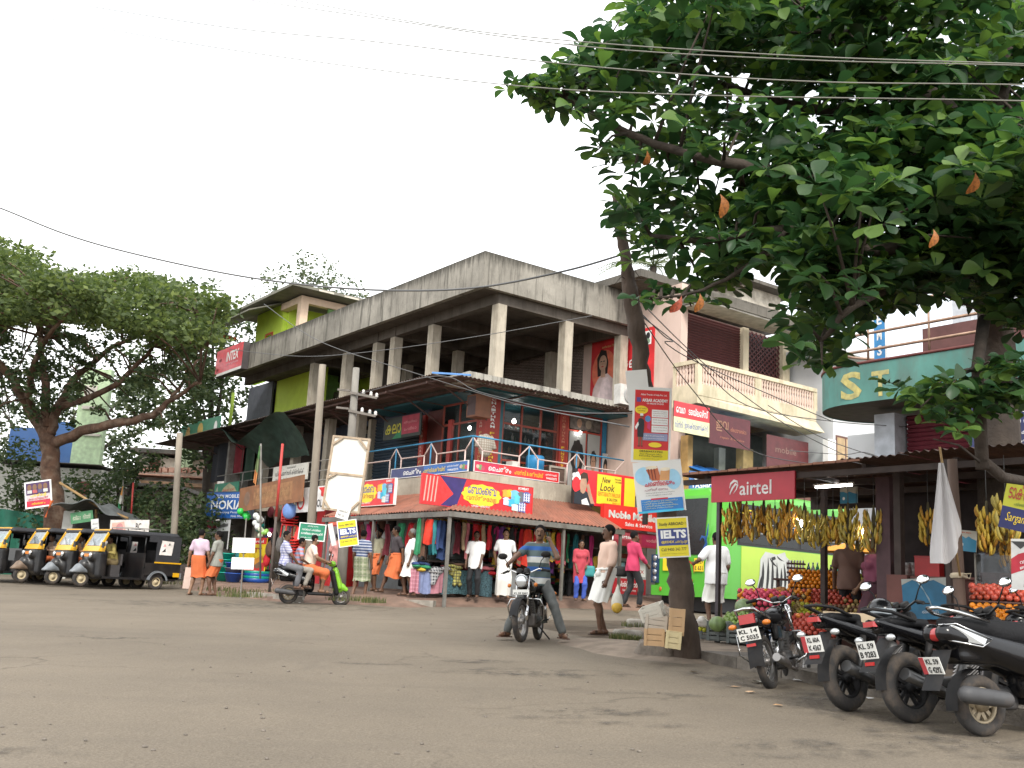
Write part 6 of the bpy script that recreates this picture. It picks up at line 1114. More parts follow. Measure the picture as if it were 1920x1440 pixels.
def person(label,T,H=1.70,root=None,lean=(0,0),feet=None,hands=None,knees=((.15,1,0),(-.15,1,0)),elbows=((.5,-1,-.2),(-.5,-1,-.2)),head=0,nod=0,sk=SK1,hair=HAIRM,shirt=None,sleeve=.62,hem=-.12,lower=('trousers',None),h=.015,belly=0,moust=True,girth=1.,female=False,curl=(.6,.6),hl=None,foot_yaw=(.15,-.15),shoes=SOLE,loose=.0,group=None,face=True,tuck=None):
    s=H/1.70; t=thing('person',label,'person',mat=T@Matrix.Scale(s,4),group=group)
    r=Vector(root or (0,0,.905)); sh=r+Vector((lean[0],lean[1],.49)); hd=sh+Vector((lean[0]*.25,lean[1]*.25+.02,.195))
    lf=r-Vector((0,0,r.z))
    feet=feet or ((.105,-.02,0),(-.105,.04,0)); hands=hands or ((.25,.06,.80),(-.25,.06,.80))
    w=.185 if not female else .155
    S_=[sh+Vector((w,0,-.03)),sh+Vector((-w,0,-.03))]; Hp=[r+Vector((.085,0,-.02)),r+Vector((-.085,0,-.02))]
    K=[];A=[];E=[];Wr=[]
    for i in (0,1):
        a=Vector(feet[i])+Vector((0,0,.085)); k,a=ik(Hp[i],a,.425,.41,knees[i]); K.append(k);A.append(a)
        e,q=ik(S_[i],hands[i],.285,.255,elbows[i]); E.append(e);Wr.append(q)
    pts=[r,sh,hd]+K+A+E+Wr; lo=[min(p[i] for p in pts)-.26 for i in range(3)]; hi=[max(p[i] for p in pts)+.26 for i in range(3)]; lo[2]=min(p.z for p in A)-.12; 
    g=girth
    kind,mt=lower[0],lower[1]
    if tuck is None: tuck=kind=='lungi'
    def torso(b,o):
        b.ell(r+Vector((0,0,.0)),(.155*g+o,.115*g+o,.13+o),.05); m=r.lerp(sh,.45); b.ell(m+Vector((0,.02+belly*.5,0)),(.15*g+o,.105*g+belly+o,.19+o),.06); b.ell(r.lerp(sh,.75)+Vector((0,.0,0)),(.168*g+o,.108*g+o,.17+o),.05)
        b.cone(S_[0]+Vector((-.03,0,.015)),S_[1]+Vector((.03,0,.015)),.062+o,.062+o,.05)
        if female: b.ell(r.lerp(sh,.72)+Vector((.07,.10,0)),(.06+o,.055+o,.06+o),.03); b.ell(r.lerp(sh,.72)+Vector((-.07,.10,0)),(.06+o,.055+o,.06+o),.03)
    B=SDF(lo,hi,h); torso(B,0)
    for i in (0,1):
        sg=1-2*i
        B.cone(Hp[i],K[i],.085*g,.055,.04); B.cone(K[i],A[i],.054,.036,.015); B.ell(K[i].lerp(A[i],.3)+Vector((0,-.018,0)),(.046,.052,.12),.03)
        yw=foot_yaw[i]; fd=Vector((math.sin(yw)*1,math.cos(yw),0)); B.cone(A[i]+Vector((0,0,-.045))-fd*.035,A[i]+Vector((0,0,-.055))+fd*.12,.036,.032,.02); B.cone(A[i]+Vector((0,0,-.06))+fd*.11,A[i]+Vector((0,0,-.064))+fd*.165,.03,.02,.02)
        B.cone(S_[i],E[i],.052*g,.040,.03); B.cone(E[i],Wr[i],.040,.028,.015)
        d=(Wr[i]-E[i]).normalized(); sd_=Vector((0,1,0)); sd_=(sd_-d*sd_.dot(d)); sd_=sd_.normalized() if sd_.length>.1 else Vector((0,0,1)); nn_=d.cross(sd_); fr_=max(.0088,h*.62)
        pc_=Wr[i]+d*.045; B.cone(Wr[i],pc_+d*.03,.026,.032,.01)
        inn=-nn_ if (nn_.x*sg>0) else nn_
        for k in range(4):
            o=sd_*((k-1.5)*.021); ln=[.062,.072,.068,.052][3-k]; c=curl[i]; b0=pc_+d*.035+o; b1=b0+(d*math.cos(c*.5)+inn*math.sin(c*.5))*ln*.55; b2=b1+(d*math.cos(c*1.5)+inn*math.sin(c*1.5))*ln*.5; B.cone(b0,b1,fr_*1.05,fr_,.004); B.cone(b1,b2,fr_,fr_*.85,.004)
        b0=Wr[i]+d*.02+sd_*.022; b1=b0+(d*.7+sd_*.7+inn*.3)*.04; b2=b1+(d*.9+inn*.3)*.035; B.cone(b0,b1,fr_*1.2,fr_*1.1,.008); B.cone(b1,b2,fr_*1.1,fr_*.9,.004)
    HR=Matrix.Rotation(head,3,'Z')@Matrix.Rotation(nod,3,'X'); hv=lambda x,y,z:hd+HR@Vector((x,y,z))
    B.cone(sh+Vector((0,0,-.01)),hd+Vector((0,-.01,-.06)),.056,.05,.03)
    B.ell(hv(0,-.005,.025),(.076,.094,.098),.02,A=HR); B.ell(hv(0,.022,-.05),(.056,.066,.072),.03,A=HR); B.cone(hv(0,.085,.015),hv(0,.108,-.025),.010,.016,.012); B.cone(hv(-.03,.085,.036),hv(.03,.085,.036),.012,.012,.012); B.ell(hv(0,.075,-.085),(.026,.018,.018),.02); B.ell(hv(0,.088,-.055),(.024,.012,.012),.01)
    for sg in (1,-1): B.ell(hv(sg*.078,-.005,0),(.012,.022,.032),.008,A=HR); B.ell(hv(sg*.032,.095,.016),(.014,.010,.009),.004,sub=True)
    link('body',B.mesh('body',sk),t)
    # hair
    Q=SDF([hd[i]-.2-(.25 if female and i==2 else 0) for i in range(3)],[hd[i]+.2 for i in range(3)],min(h,.013)); Q.ell(hv(0,-.012,.035),(.084,.098,.100),.01,A=HR)
    Q.cut(hv(0,.055,.045),HR@Vector((0,1,-.55)))
    if not female: Q.cut(hv(0,-.05,-.05),HR@Vector((0,.35,-1)))
    else: Q.ell(hv(0,-.075,-.06),(.07,.06,.12),.04); Q.cone(hv(0,-.10,-.08),hv(0,-.12,-.26),.045,.035,.03)
    if Q.F.min()<0: link('hair',Q.mesh('hair',hair),t)
    if face and h<.0155:
        b=MB(EYEW)
        for sg in (1,-1): b.use(EYEW).ell(hv(sg*.032,.083,.016),.009,.006,.0045,8,5,HR); b.use(BLK).ell(hv(sg*.032,.089,.016),.005,.004,.005,6,4,HR); b.use(hair).ell(hv(sg*.033,.092,.038),.016,.005,.0035,6,4,HR)
        obj('eyes',b,t)
    if moust: b=MB(hair); b.ell(hv(0,.096,-.04),.030,.012,.009,8,5,HR); obj('moustache',b,t)
    def wrinkle(b,a=.005,f=22):
        a=a*1.5 if h<.0155 else a
        g_=np.ix_(*b.ax); b.F=b.F+a*np.sin(g_[2]*f+3*np.sin(g_[0]*9)+g_[1]*7)*np.sin(g_[0]*f*.6+g_[1]*11)+a*.7*np.sin(g_[0]*f*1.3+g_[2]*8+2)
    if shirt:
        b=SDF(lo,hi,h); o=.016+loose; torso(b,o); b.ell(r+Vector((0,.0,-.06)),((.18 if not tuck else .15)*g+o,(.134 if not tuck else .11)*g+o+belly*.4,.46 if not female else .95),.03)
        for i in (0,1):
            if sleeve<=1: q=S_[i].lerp(E[i],sleeve); b.cone(S_[i],q,.062*g+loose,.062+loose,.03); b.cut(q,(q-S_[i])) if False else None
            else: b.cone(S_[i],E[i],.060*g+loose,.050+loose,.03); q=E[i].lerp(Wr[i],min(.95,sleeve-1)); b.cone(E[i],q,.050+loose,.042+loose,.02)
        wrinkle(b); b.cut((0,0,(r.z+(hem if not tuck else .04))),(0,0,-1)); b.cut(sh+Vector((0,.0,.055)),(0,.25,1))
        link('shirt' if not female else 'tunic',b.mesh('shirt',shirt),t)
        c_=SDF([sh[i]-.15 for i in range(3)],[sh[i]+.15 for i in range(3)],min(h,.012)); c_.cone(sh+Vector((0,.005,.02)),sh+Vector((0,.0,.075)),.078,.068,0); c_.cone(sh+Vector((0,0,-.1)),sh+Vector((0,0,.2)),.056,.056,sub=True); c_.cut(sh+Vector((0,.035,.05)),(0,1,.7)); c_.cut(sh+Vector((0,0,.075)),(0,.3,1))
        if c_.F.min()<0 and not female: link('collar',c_.mesh('collar',shirt),t)
    if kind=='trousers':
        b=SDF(lo,hi,h); b.ell(r+Vector((0,0,-.01)),(.155*g,.118*g,.12),.03)
        for i in (0,1): b.cone(Hp[i],K[i],.095*g,.074,.04); b.cone(K[i],A[i]+Vector((0,0,.015)),.074,.062,.03); b.cut(A[i]+Vector((0,0,-.045)),(0,0,-1)) if i==0 and abs(A[0].z-A[1].z)<.02 else None
        wrinkle(b,.005,26); b.cut(r+Vector((0,0,.11)),(0,0,1)); link('trousers',b.mesh('trousers',mt),t)
    elif kind in('lungi','mundu'):
        z0=r.z+(.13 if tuck else .06); z1=lower[2]; n=40; m=12; ph=rnd.uniform(0,6)
        kc=(K[0]+K[1])/2; ac=(A[0]+A[1])/2
        def at_z(P0_,P1_,P2_,z):
            if z>P1_.z: return P1_.lerp(P0_,min(1.2,(z-P1_.z)/max(.05,P0_.z-P1_.z)))
            return P2_.lerp(P1_,max(0,(z-P2_.z)/max(.05,P1_.z-P2_.z)))
        def fn(u,v):
            z=z0+(z1-z0)*v; a=-2*PI*u; L_=at_z(Hp[0],K[0],A[0],z);R2=at_z(Hp[1],K[1],A[1],z); c=(L_+R2)/2; c.z=z
            rx=(.185 if tuck else .168)*g+(.02+.05*lower[3])*v; ry=(.145 if tuck else .13)*g+belly*.9*(1-v)+(.0+.05*lower[3])*v; dd=(L_-R2)/2; rx=max(rx,abs(dd.x)+.085); ry=max(ry,abs(dd.y)+.075)
            f=1+.045*min(1,v*1.6)*math.sin(9*a+ph+1.5*v)+.03*v*math.sin(17*a+2*ph)+.02*math.sin(3*a+9*v)
            return c+Vector((rx*f*math.cos(a),ry*f*math.sin(a),.012*math.sin(5*a+ph)*v+(lower[4]*math.cos(a) if len(lower)>4 else 0)*v))
        b=MB(mt); b.grid(fn,n,m); o=obj(kind,b,t)
        k_=SDF((-.25,-.05,z0-.25),(.25,.4,z0+.1),.016); f_=fn(.75 if True else 0,.05); yy=.135*g+belly
        k_.ell(r+Vector((0,.005,.10)),(.195*g,.155*g+belly*.9,.035),0) ; 
        if kind=='lungi' and tuck: k_.ell(r+Vector((-.04,yy,.03)),(.06,.05,.055),.03); k_.ell(r+Vector((.06,yy*.95,-.03)),(.05,.04,.08),.04)
        k_.F=k_.F+.004*np.sin(np.ix_(*k_.ax)[0]*60+np.ix_(*k_.ax)[2]*40)
        if tuck: link('waist_knot',k_.mesh('waist_knot',mt),o)
    elif kind=='wrap':   # cloth over bent legs of a seated figure
        b=SDF(lo,hi,h); b.ell(r,(.18,.15,.13),.04)
        for i in (0,1): b.cone(Hp[i],K[i],.12,.095,.14); b.cone(K[i],K[i].lerp(A[i],lower[2]),.085,.075,.08)
        wrinkle(b,.007,24); b.cut(r+Vector((0,0,.10)),(0,0,1)); link('lungi',b.mesh('lungi',mt),t)
    if shoes:
        b=MB(shoes)
        for i in (0,1):
            yw=foot_yaw[i]; fd=Vector((math.sin(yw),math.cos(yw),0)); sdv=Vector((fd.y,-fd.x,0)); c=A[i]+fd*.06+Vector((0,0,-.088))
            b.obox(c,sdv,fd,(0,0,1),.044,.13,.009); b.obox(A[i]+fd*.09+Vector((0,0,-.045)),sdv,fd,(0,0,1),.046,.018,.022)
        obj('sandals',b,t)
    return t
def stand(px,py,hgt,face,sc=1,**k):
    p=gnd(px,py,hgt); d=Vector(face).normalized(); return Matrix.Translation(p)@Matrix.Rotation(math.atan2(d.y,d.x)-PI/2,4,'Z')
PV=.22
LAV=M((.50,.38,.46),.85,var=.06); ORL=M((.60,.145,.045),.8,var=.08); OLV=M((.25,.255,.225),.85,var=.06); WHT=M((.74,.74,.74),.8,var=.03,scale=2); WHM=M((.76,.75,.70),.85,var=.04,scale=2); PKS=M((.66,.46,.36),.8,var=.05); KHK=M((.36,.34,.23),.85,var=.06); DKS=M((.05,.04,.045),.8); BPANT=M((.012,.012,.014),.8); JEAN=M((.11,.115,.11),.85,var=.25,scale=10); GPL=Mpat('check',(.28,.33,.20),(.55,.55,.42),(.08,.12,.06),s=11,w=.4)
person('man seen from behind in lavender shirt and bright orange lungi holding a paper bag',stand(365,1116,0,(.25,1,0)),1.72,shirt=LAV,hem=-.17,lower=('lungi',ORL,.46,.3),hands=((.30,.08,.80),(-.31,.02,.80)),sk=SK3,moust=False,feet=((.13,.06,0),(-.13,-.06,0)))
p=gnd(350,1112); t=thing('paper_bag','pale paper bag hanging from the hand of the lavender shirted man','bag',p+Vector((-.02,0,.12)),.5); b=MB(M((.62,.47,.40),.8,var=.08)); b.slab(lambda u,v:((u-.5)*(.16+.05*v),0,.58*(1-v)),4,5,(0,.05,0)); obj('paper',b,t)
person('man in grey olive shirt and orange lungi standing in profile beside the lavender shirt',stand(399,1117,0,(-1,.15,0)),1.69,shirt=OLV,hem=-.14,tuck=False,lower=('lungi',ORL,.50,.3),hands=((.16,.28,.85),(-.22,.12,.80)),elbows=((.6,-1,-.2),(-.6,-1,-.2)),sk=SK2,belly=.03,head=.1)
person('man from behind in blue striped shirt and green checked lungi by the wooden pole',stand(672,1121,.1,(.35,1,0)),1.72,shirt=Mpat('stripe',(.06,.09,.20),(.45,.48,.55),s=14),hem=-.14,lower=('lungi',GPL,.42,.5),hands=((.27,.06,.82),(-.26,.1,.82)),sk=SK1,moust=False,feet=((.14,.05,0),(-.10,-.15,0)))
person('man in khaki shirt and orange lungi turned left behind the striped shirt man',stand(704,1108,PV,(-.75,-.6,0)),1.70,shirt=KHK,hem=-.14,lower=('lungi',ORL,.45,.3),hands=((.10,.28,.86),(-.24,.10,.84)),sk=SK1,feet=((.12,.0,0),(-.1,.1,0)))
person('man in dark shirt and orange lungi walking left near the awning post',stand(738,1114,PV,(-.9,-.5,0)),1.73,shirt=DKS,hem=-.15,lower=('lungi',ORL,.46,.9,.08),hands=((.25,.12,.84),(-.28,-.08,.80)),sk=SK2,feet=((.09,.32,0),(-.10,-.30,.02)),head=-.5,lean=(0,.03))
person('grey haired man in white shirt and short white mundu walking left with a black bag',stand(766,1117,PV,(-.95,-.25,0)),1.66,shirt=WHT,hem=-.20,tuck=False,lower=('lungi',WHM,.48,.6),hands=((.24,.08,.80),(-.26,.10,.78)),hair=HAIRG,sk=SK2,feet=((.09,.10,0),(-.10,-.10,0)),belly=.03)
p=gnd(757,1108,PV); t=thing('shoulder_bag','small black bag hanging from the hand of the grey haired man','bag',p+Vector((-.03,-.25,.22))); s=SDF((-.2,-.12,-.2),(.2,.12,.2),.02); s.rbox((0,0,0),(.13,.06,.10),.04); link('pouch',s.mesh('pouch',BPLAS),t); b=MB(BPLAS); b.tube([(-.1,0,.08),(-.02,0,.30),(.06,0,.32),(.11,0,.08)],.012,5); obj('strap',b,t)
person('man in white shirt and black trousers standing before the draped shop table',stand(887,1120,PV,(-.15,-1,0)),1.66,shirt=WHT,hem=-.18,sleeve=.75,lower=('trousers',BPANT),hands=((.24,.05,.84),(-.16,.16,.84)),sk=SK2,head=.3)
person('man in white shirt and long white mundu standing with hands behind him',stand(942,1121,PV,(.1,-1,0)),1.74,shirt=WHT,hem=-.16,lower=('mundu',WHM,.06,.0),hands=((.20,-.13,.86),(-.20,-.13,.86)),elbows=((1,-.4,0),(-1,-.4,0)),sk=SK3,belly=.02,h=.013)
# man near the motorcycle
near=stand(1131,1192,0,(-.95,-.28,0)); near.translation.z+=.02
person('tall man in pale pink shirt and folded white mundu standing by the motorcycle',near,1.80,shirt=PKS,sleeve=.95,hem=-.13,lower=('lungi',WHM,.52,.05,.03),hands=((.23,.04,.80),(-.24,.08,.80)),sk=SK2,h=.0115,lean=(0,-.04),feet=((.11,-.06,0),(-.10,.10,0)),foot_yaw=(.1,-.2),loose=.006)
q=near@Vector((-.30,-.10,.60)); t=thing('plastic_bag','thin white plastic bag with yellow contents held by the tall pink shirted man','bag',q); s=SDF((-.2,-.2,-.35),(.2,.2,.35),.022); s.ell((0,0,-.08),(.10,.07,.17)); s.cone((0,0,.05),(0,0,.22),.06,.015,.05); link('film',s.mesh('film',M((.62,.60,.52),.4,var=.08)),t); s=SDF((-.2,-.2,-.35),(.2,.2,.0),.022); s.ell((.0,-.02,-.14),(.092,.07,.10)); link('contents',s.mesh('contents',M((.6,.38,.05),.5)),t)
# rider on the phone
RM=Matrix.Translation(RBp)@Matrix.Rotation(RBh,4,'Z')@Matrix.Translation((.22,0,0))@Matrix.Rotation(-PI/2,4,'Z')
RSH=Mpat('stripe',(.035,.10,.30),(.09,.12,.12),(.55,.55,.50),s=6.5,w=.6)
person('motorcyclist in blue striped polo shirt talking on a mobile phone',RM,1.72,root=(0,.02,.90),lean=(.0,-.02),feet=((.42,.12,0),(-.46,.22,.02)),knees=((.8,1,.1),(-.8,1,.1)),hands=((.40,.58,1.04),(-.20,.16,1.44)),elbows=((1,-.3,-.4),(-.7,.6,-1)),sk=SK1,shirt=RSH,hem=-.10,lower=('trousers',JEAN),h=.0115,curl=(1.2,1.1),foot_yaw=(.5,-.6),belly=.03,head=.1,shoes=M((.09,.045,.03),.6))
q=RM@Vector((-.125,.075,1.565)); t=thing('mobile_phone','black mobile phone held at the ear of the motorcyclist','phone',q,RBh); part('case',t,BLK,(-.012,-.008,-.06,.012,.008,.06))
# scooter riders
SMX=Matrix.Translation(SCp)@Matrix.Rotation(SCh,4,'Z')
seat=lambda x:SMX@Matrix.Translation((x,0,0))@Matrix.Rotation(-PI/2,4,'Z')
person('scooter driver in cream shirt and orange lungi steering the lime scooter',seat(.40),1.68,root=(0,0,.87),lean=(0,.08),feet=((.13,.36,.30),(-.13,.36,.30)),hands=((.33,.40,1.04),(-.33,.40,1.04)),elbows=((1,-.3,-.8),(-1,-.3,-.8)),knees=((.35,1,.3),(-.35,1,.3)),shirt=M((.64,.52,.43),.85,var=.05),hem=-.06,lower=('wrap',ORL,.35),sk=SK3)
person('boy in pink and blue shirt squeezed between two men on the scooter',seat(.14),1.48,root=(0,0,.98),lean=(0,.05),feet=((.24,.24,.45),(-.24,.24,.45)),hands=((.2,.28,1.1),(-.2,.28,1.1)),elbows=((1,-.3,-.8),(-1,-.3,-.8)),knees=((.6,1,.2),(-.6,1,.2)),shirt=Mpat('stripe',(.45,.18,.18),(.25,.3,.42),s=9),hem=-.05,lower=('trousers',M((.30,.27,.23),.85)),sk=SK2,moust=False)
person('passenger in checked shirt sitting at the back of the scooter',seat(-.14),1.66,root=(0,0,.93),lean=(0,-.03),feet=((.26,.30,.36),(-.26,.30,.36)),hands=((.16,.30,.95),(-.16,.30,.95)),elbows=((1,-.3,-.8),(-1,-.3,-.8)),knees=((.7,1,.2),(-.7,1,.2)),shirt=Mpat('check',(.50,.50,.58),(.12,.13,.32),s=16,w=.4),hem=-.04,lower=('trousers',M((.13,.13,.14),.85)),sk=SK2,head=-.5)
# women and men along the pavement
person('woman in red tunic and bright blue trousers carrying a teal bag',stand(1086,1126,PV,(.15,-1,0)),1.52,shirt=M((.42,.05,.07),.85,var=.1),female=True,sleeve=.9,hem=-.42,lower=('trousers',M((.05,.10,.42),.85,var=.1)),hands=((.14,.16,.86),(-.12,.18,.95)),sk=SK1,moust=False,loose=.02)
p=gnd(1098,1126,PV); t=thing('handbag','teal and grey handbag carried by the woman in blue trousers','bag',p+Vector((.05,-.22,.74))); s=SDF((-.25,-.15,-.25),(.25,.15,.25),.022); s.rbox((0,0,0),(.14,.06,.14),.05); link('pouch',s.mesh('pouch',M((.03,.22,.22),.6)),t); b=MB(BPLAS); b.tube([(-.1,0,.1),(-.06,0,.36),(.06,0,.36),(.1,0,.1)],.012,5); obj('strap',b,t)
person('man in bright pink shirt and black trousers facing the mobile shop board',stand(1184,1138,PV,(.8,.35,0)),1.70,shirt=M((.48,.035,.10),.8,var=.06),hem=-.10,sleeve=1.6,lower=('trousers',BPANT),hands=((.16,.30,.95),(-.05,.14,1.48)),elbows=((.8,-.4,-.8),(-.8,.3,-1)),sk=SK2,feet=((.1,.15,0),(-.1,-.15,0)))
p=gnd(1172,1136,PV); t=thing('sling_bag','black sling bag at the back of the pink shirted man','bag',p+Vector((-.12,-.05,.78))); s=SDF((-.25,-.2,-.25),(.25,.2,.25),.025); s.rbox((0,0,0),(.15,.09,.12),.06); link('pouch',s.mesh('pouch',BPLAS),t)
person('bearded man in dark grey shirt standing inside the clothes shop behind the motorcyclist',Matrix.Translation(W3(3.35,-.2,1.14))@Matrix.Rotation(PI+.1,4,'Z'),1.70,shirt=M((.09,.085,.085),.85),hem=-.1,lower=('trousers',BPANT),sk=SK2)
person('shopkeeper in dark green shirt reaching out behind the draped table',Matrix.Translation(W3(-.85,.2,1.12))@Matrix.Rotation(PI+.2,4,'Z'),1.62,shirt=M((.05,.06,.05),.85),hem=-.1,lower=('trousers',BPANT),hands=((.25,.1,.85),(-.55,.1,1.28)),elbows=((.5,-1,-.2),(-.3,-.5,-1)),sk=SK2)
person('person in pink shirt half hidden behind the concrete pole',stand(626,1108,.15,(.3,1,0)),1.64,shirt=M((.50,.22,.20),.85),hem=-.15,lower=('trousers',M((.10,.09,.09),.85)),sk=SK2,moust=False)
# at the bus and the stall
bm_=gnd(1372,1160)
person('man from behind in white shirt and short white mundu standing by the bus',Matrix.Translation((4.12,20.,gz(4.12,20.)+.09))@Matrix.Rotation(R(18),4,'Z'),1.74,shirt=WHT,hem=-.16,tuck=False,sleeve=.7,lower=('lungi',WHM,.42,.2),hands=((.2,.05,.85),(-.34,.22,1.12)),elbows=((.5,-1,-.2),(-.8,-.8,-.5)),sk=SK2,belly=.04,girth=1.1,moust=False,loose=.01)
q=at(1592,1050,16.6); person('man in brown shirt with his back turned among the fruit trays',Matrix.Translation((q.x,q.y,gz(q.x,q.y)+.10))@Matrix.Rotation(R(-30),4,'Z'),1.68,shirt=M((.15,.085,.065),.85,var=.1),hem=-.1,lower=('trousers',BPANT),sk=SK2,moust=False)
q=at(1638,1060,14.9); person('woman in maroon dress with dark hair looking left at the fruit stall',Matrix.Translation((q.x,q.y,gz(q.x,q.y)+.10))@Matrix.Rotation(R(95),4,'Z'),1.58,shirt=M((.20,.05,.09),.8,var=.1),female=True,sleeve=.8,hem=-.4,lower=('lungi',M((.06,.02,.03),.85),.05,.2),hands=((.15,.2,.9),(-.3,.05,.85)),sk=SK3,moust=False,head=.35)
q=at(1872,1040,12.6); person('stall keeper in grey shirt bending in the dark right stall',Matrix.Translation((q.x,q.y,gz(q.x,q.y)+.10))@Matrix.Rotation(R(110),4,'Z'),1.60,shirt=M((.20,.22,.26),.85,var=.1),hem=-.1,lower=('trousers',BPANT),sk=SK2,lean=(0,.12))
# rickshaw drivers
for i,(c,l) in enumerate([((.30,.24,.07),'driver in mustard yellow shirt seated in the nearest auto rickshaw'),((.30,.16,.08),'driver seated in the second auto rickshaw from the right with orange lungi'),((.24,.17,.12),'driver in brown shirt leaning out of the third auto rickshaw')]):
    T=AUTOS[i].matrix_basis@Matrix.Translation((1.08,[-.05,-.05,.05][i],0))@Matrix.Rotation(-PI/2,4,'Z')
    person(l,T,1.62,root=(0,0,.78),lean=(0,.1),feet=((.18,.42,.33),(-.18,.42,.33)),hands=((.27,.40,1.06),(-.27,.40,1.06)),elbows=((1,-.3,-.8),(-1,-.3,-.8)),knees=((.4,1,.5),(-.4,1,.5)),shirt=M(c,.85),hem=-.06,sleeve=1.5,lower=('wrap',ORL if i else M((.2,.15,.07),.8),.3),sk=SK2,h=.018)
# ============================================================ trees, poles, wires, posters
BARK=M((.075,.052,.038),.95,var=.35,scale=5,bump=1.,bscale=18,stretch=(1,1,.35),dirt=.5,dirtc=(.035,.028,.022)); BARKR=M((.10,.055,.035),.95,var=.45,scale=3,bump=1.,bscale=14,dirt=.8,dirtc=(.20,.15,.11),dscale=3.5); BARKD=M((.055,.042,.033),.95,var=.3,scale=6,bump=.8,bscale=20)
def spl(P,n=6):
    P=[Vector(p) for p in P]; out=[]
    for i in range(len(P)-1):
        a=P[max(i-1,0)];b=P[i];c=P[i+1];d=P[min(i+2,len(P)-1)]
        for k in range(n):
            t=k/n; out.append(.5*((2*b)+(c-a)*t+(2*a-5*b+4*c-d)*t*t+(3*b-a-3*c+d)*t**3))
    return out+[P[-1]]
def limb(mb,P,r0,r1,n=8,seg=5,wob=0,seed=0):
    q=random.Random(seed); pts=spl(P,seg); N=len(pts); mb.tube([p+Vector((q.uniform(-wob,wob),q.uniform(-wob,wob),q.uniform(-wob,wob))) for p in pts],[(r0+(r1-r0)*(i/(N-1)))*(1+q.uniform(-.06,.06)) for i in range(N)],n)
def inpoly(x,y,P):
    c=False;j=len(P)-1
    for i in range(len(P)):
        if (P[i][1]>y)!=(P[j][1]>y) and x<(P[j][0]-P[i][0])*(y-P[i][1])/(P[j][1]-P[i][1])+P[i][0]: c=not c
        j=i
    return c
def px_of(p):
    d=p-CAM; w=d.dot(_f); return 960+FPX*d.dot(_rt)/w,720-FPX*d.dot(_up)/w
# ---- leaning trunk with posters
TY=13.5
tr_=[at(x,y,TY) for x,y in [(1276,1100),(1258,1000),(1232,850),(1205,700),(1182,540),(1165,440),(1152,362)]]; bs_=gnd(1290,1238); bs_.z-=.1
t=thing('leaning_trunk','leaning bare brown tree trunk covered with posters at the road edge','tree trunk'); b=MB(BARK)
P=[bs_]+tr_; pts=spl(P,9); rr_=random.Random(4); rad=[.205,.150,.128,.115,.12,.105,.065,.035]; N=len(pts)
b.tube([p+Vector((rr_.uniform(-.012,.012),rr_.uniform(-.012,.012),0)) for p in pts],[np.interp(i/(N-1)*7,range(8),rad)*(1+rr_.uniform(-.05,.05)) for i in range(N)],18); b.v=[(x+.014*math.sin(9*z+23*x)+.009*math.sin(31*z+17*y),y+.012*math.sin(13*z+19*y+2),z) for x,y,z in b.v]; obj('trunk',b,t)
b=MB(BARKD)
for k in range(14): q=tr_[3].lerp(tr_[4],rr_.uniform(-.4,-.05)); a=rr_.uniform(0,6.28); b.tube([q+Vector((.12*math.cos(a),.12*math.sin(a),0)),q+Vector((.17*math.cos(a+.3),.17*math.sin(a+.3),rr_.uniform(-.08,.08))),q+Vector((.13*math.cos(a+.9),.13*math.sin(a+.9),rr_.uniform(-.1,.05)))],.006,4)
for k in range(10): q=tr_[4].lerp(tr_[5],rr_.uniform(-.1,.5)); a=rr_.uniform(0,6.28); b.tube([q,q+Vector((.16*math.cos(a),.1*math.sin(a),.05)),q+Vector((.3*math.cos(a),.1*math.sin(a),rr_.uniform(-.1,.15)))],[.012,.006,.003],4)
obj('twigs',b,t)
def qboard(name,label,cat,tlp,trp,blp,Y,face,dY=0,**k):
    tl,tr,bl=at(*tlp,Y),at(*trp,Y+dY),at(*blp,Y); fr,w,h=qframe(tl,tr,bl); return board(name,label,cat,fr,w,h,face,**k)
ARED=M((.62,.03,.03),.4,var=.06); AYL=M((.72,.60,.01),.4,var=.04); PW_=M((.74,.73,.70),.45,var=.03); LGREY=M((.6,.6,.58),.5)
qboard('poster','old white poster sheet behind the top of the red academy poster','poster',(1162,697),(1202,694),(1180,770),13.33,PW_,th=.004)
it=[('r',.055,.17,.945,.955,ARED),('r',.055,.03,.945,.17,AYL),('t','Akbar Travels of India Pvt. Ltd.',.2,.885,.022,.68,TXTW),('r',.1,.795,.21,.855,M((.12,.08,.3))),('t','AKBAR ACADEMY',.24,.80,.042,.67,TXTW,dict(bold=.03)),('t','OF AIRLINE STUDIES',.36,.768,.02,.44,TXTW),('e',.23,.69,.17,.055,YELC),('t','ഉടൻ ഒഴിവ്',.12,.695,.022,.24,BLK,dict(bold=0)),('t','പയ്യന്നൂർ',.13,.665,.022,.2,BLK,dict(bold=0)),
 ('e',.40,.575,.075,.042,M((.1,.25,.5))),('r',.5,.60,.92,.70,TXTW),('r',.5,.50,.92,.59,TXTW),('r',.5,.40,.92,.49,TXTW),('r',.28,.29,.92,.385,M((.28,.3,.45))),('e',.6,.235,.17,.033,YELC)]
it+=[('t',x,.53,y,.018,.36,M((.25,.1,.1)),dict(bold=0)) for x,y in (('Diploma in Aviation',.665),('Hospitality & Airport',.64),('Management (1 year)',.612),('IATA foundation',.555),('Cabin crew training',.52),('Ground handling',.455),('Air ticketing fares',.42))]+[('t','Call us for admission 2014',.32,.345,.016,.5,TXTW,dict(bold=0)),('t','free placement assistance',.32,.31,.016,.5,TXTW,dict(bold=0))]
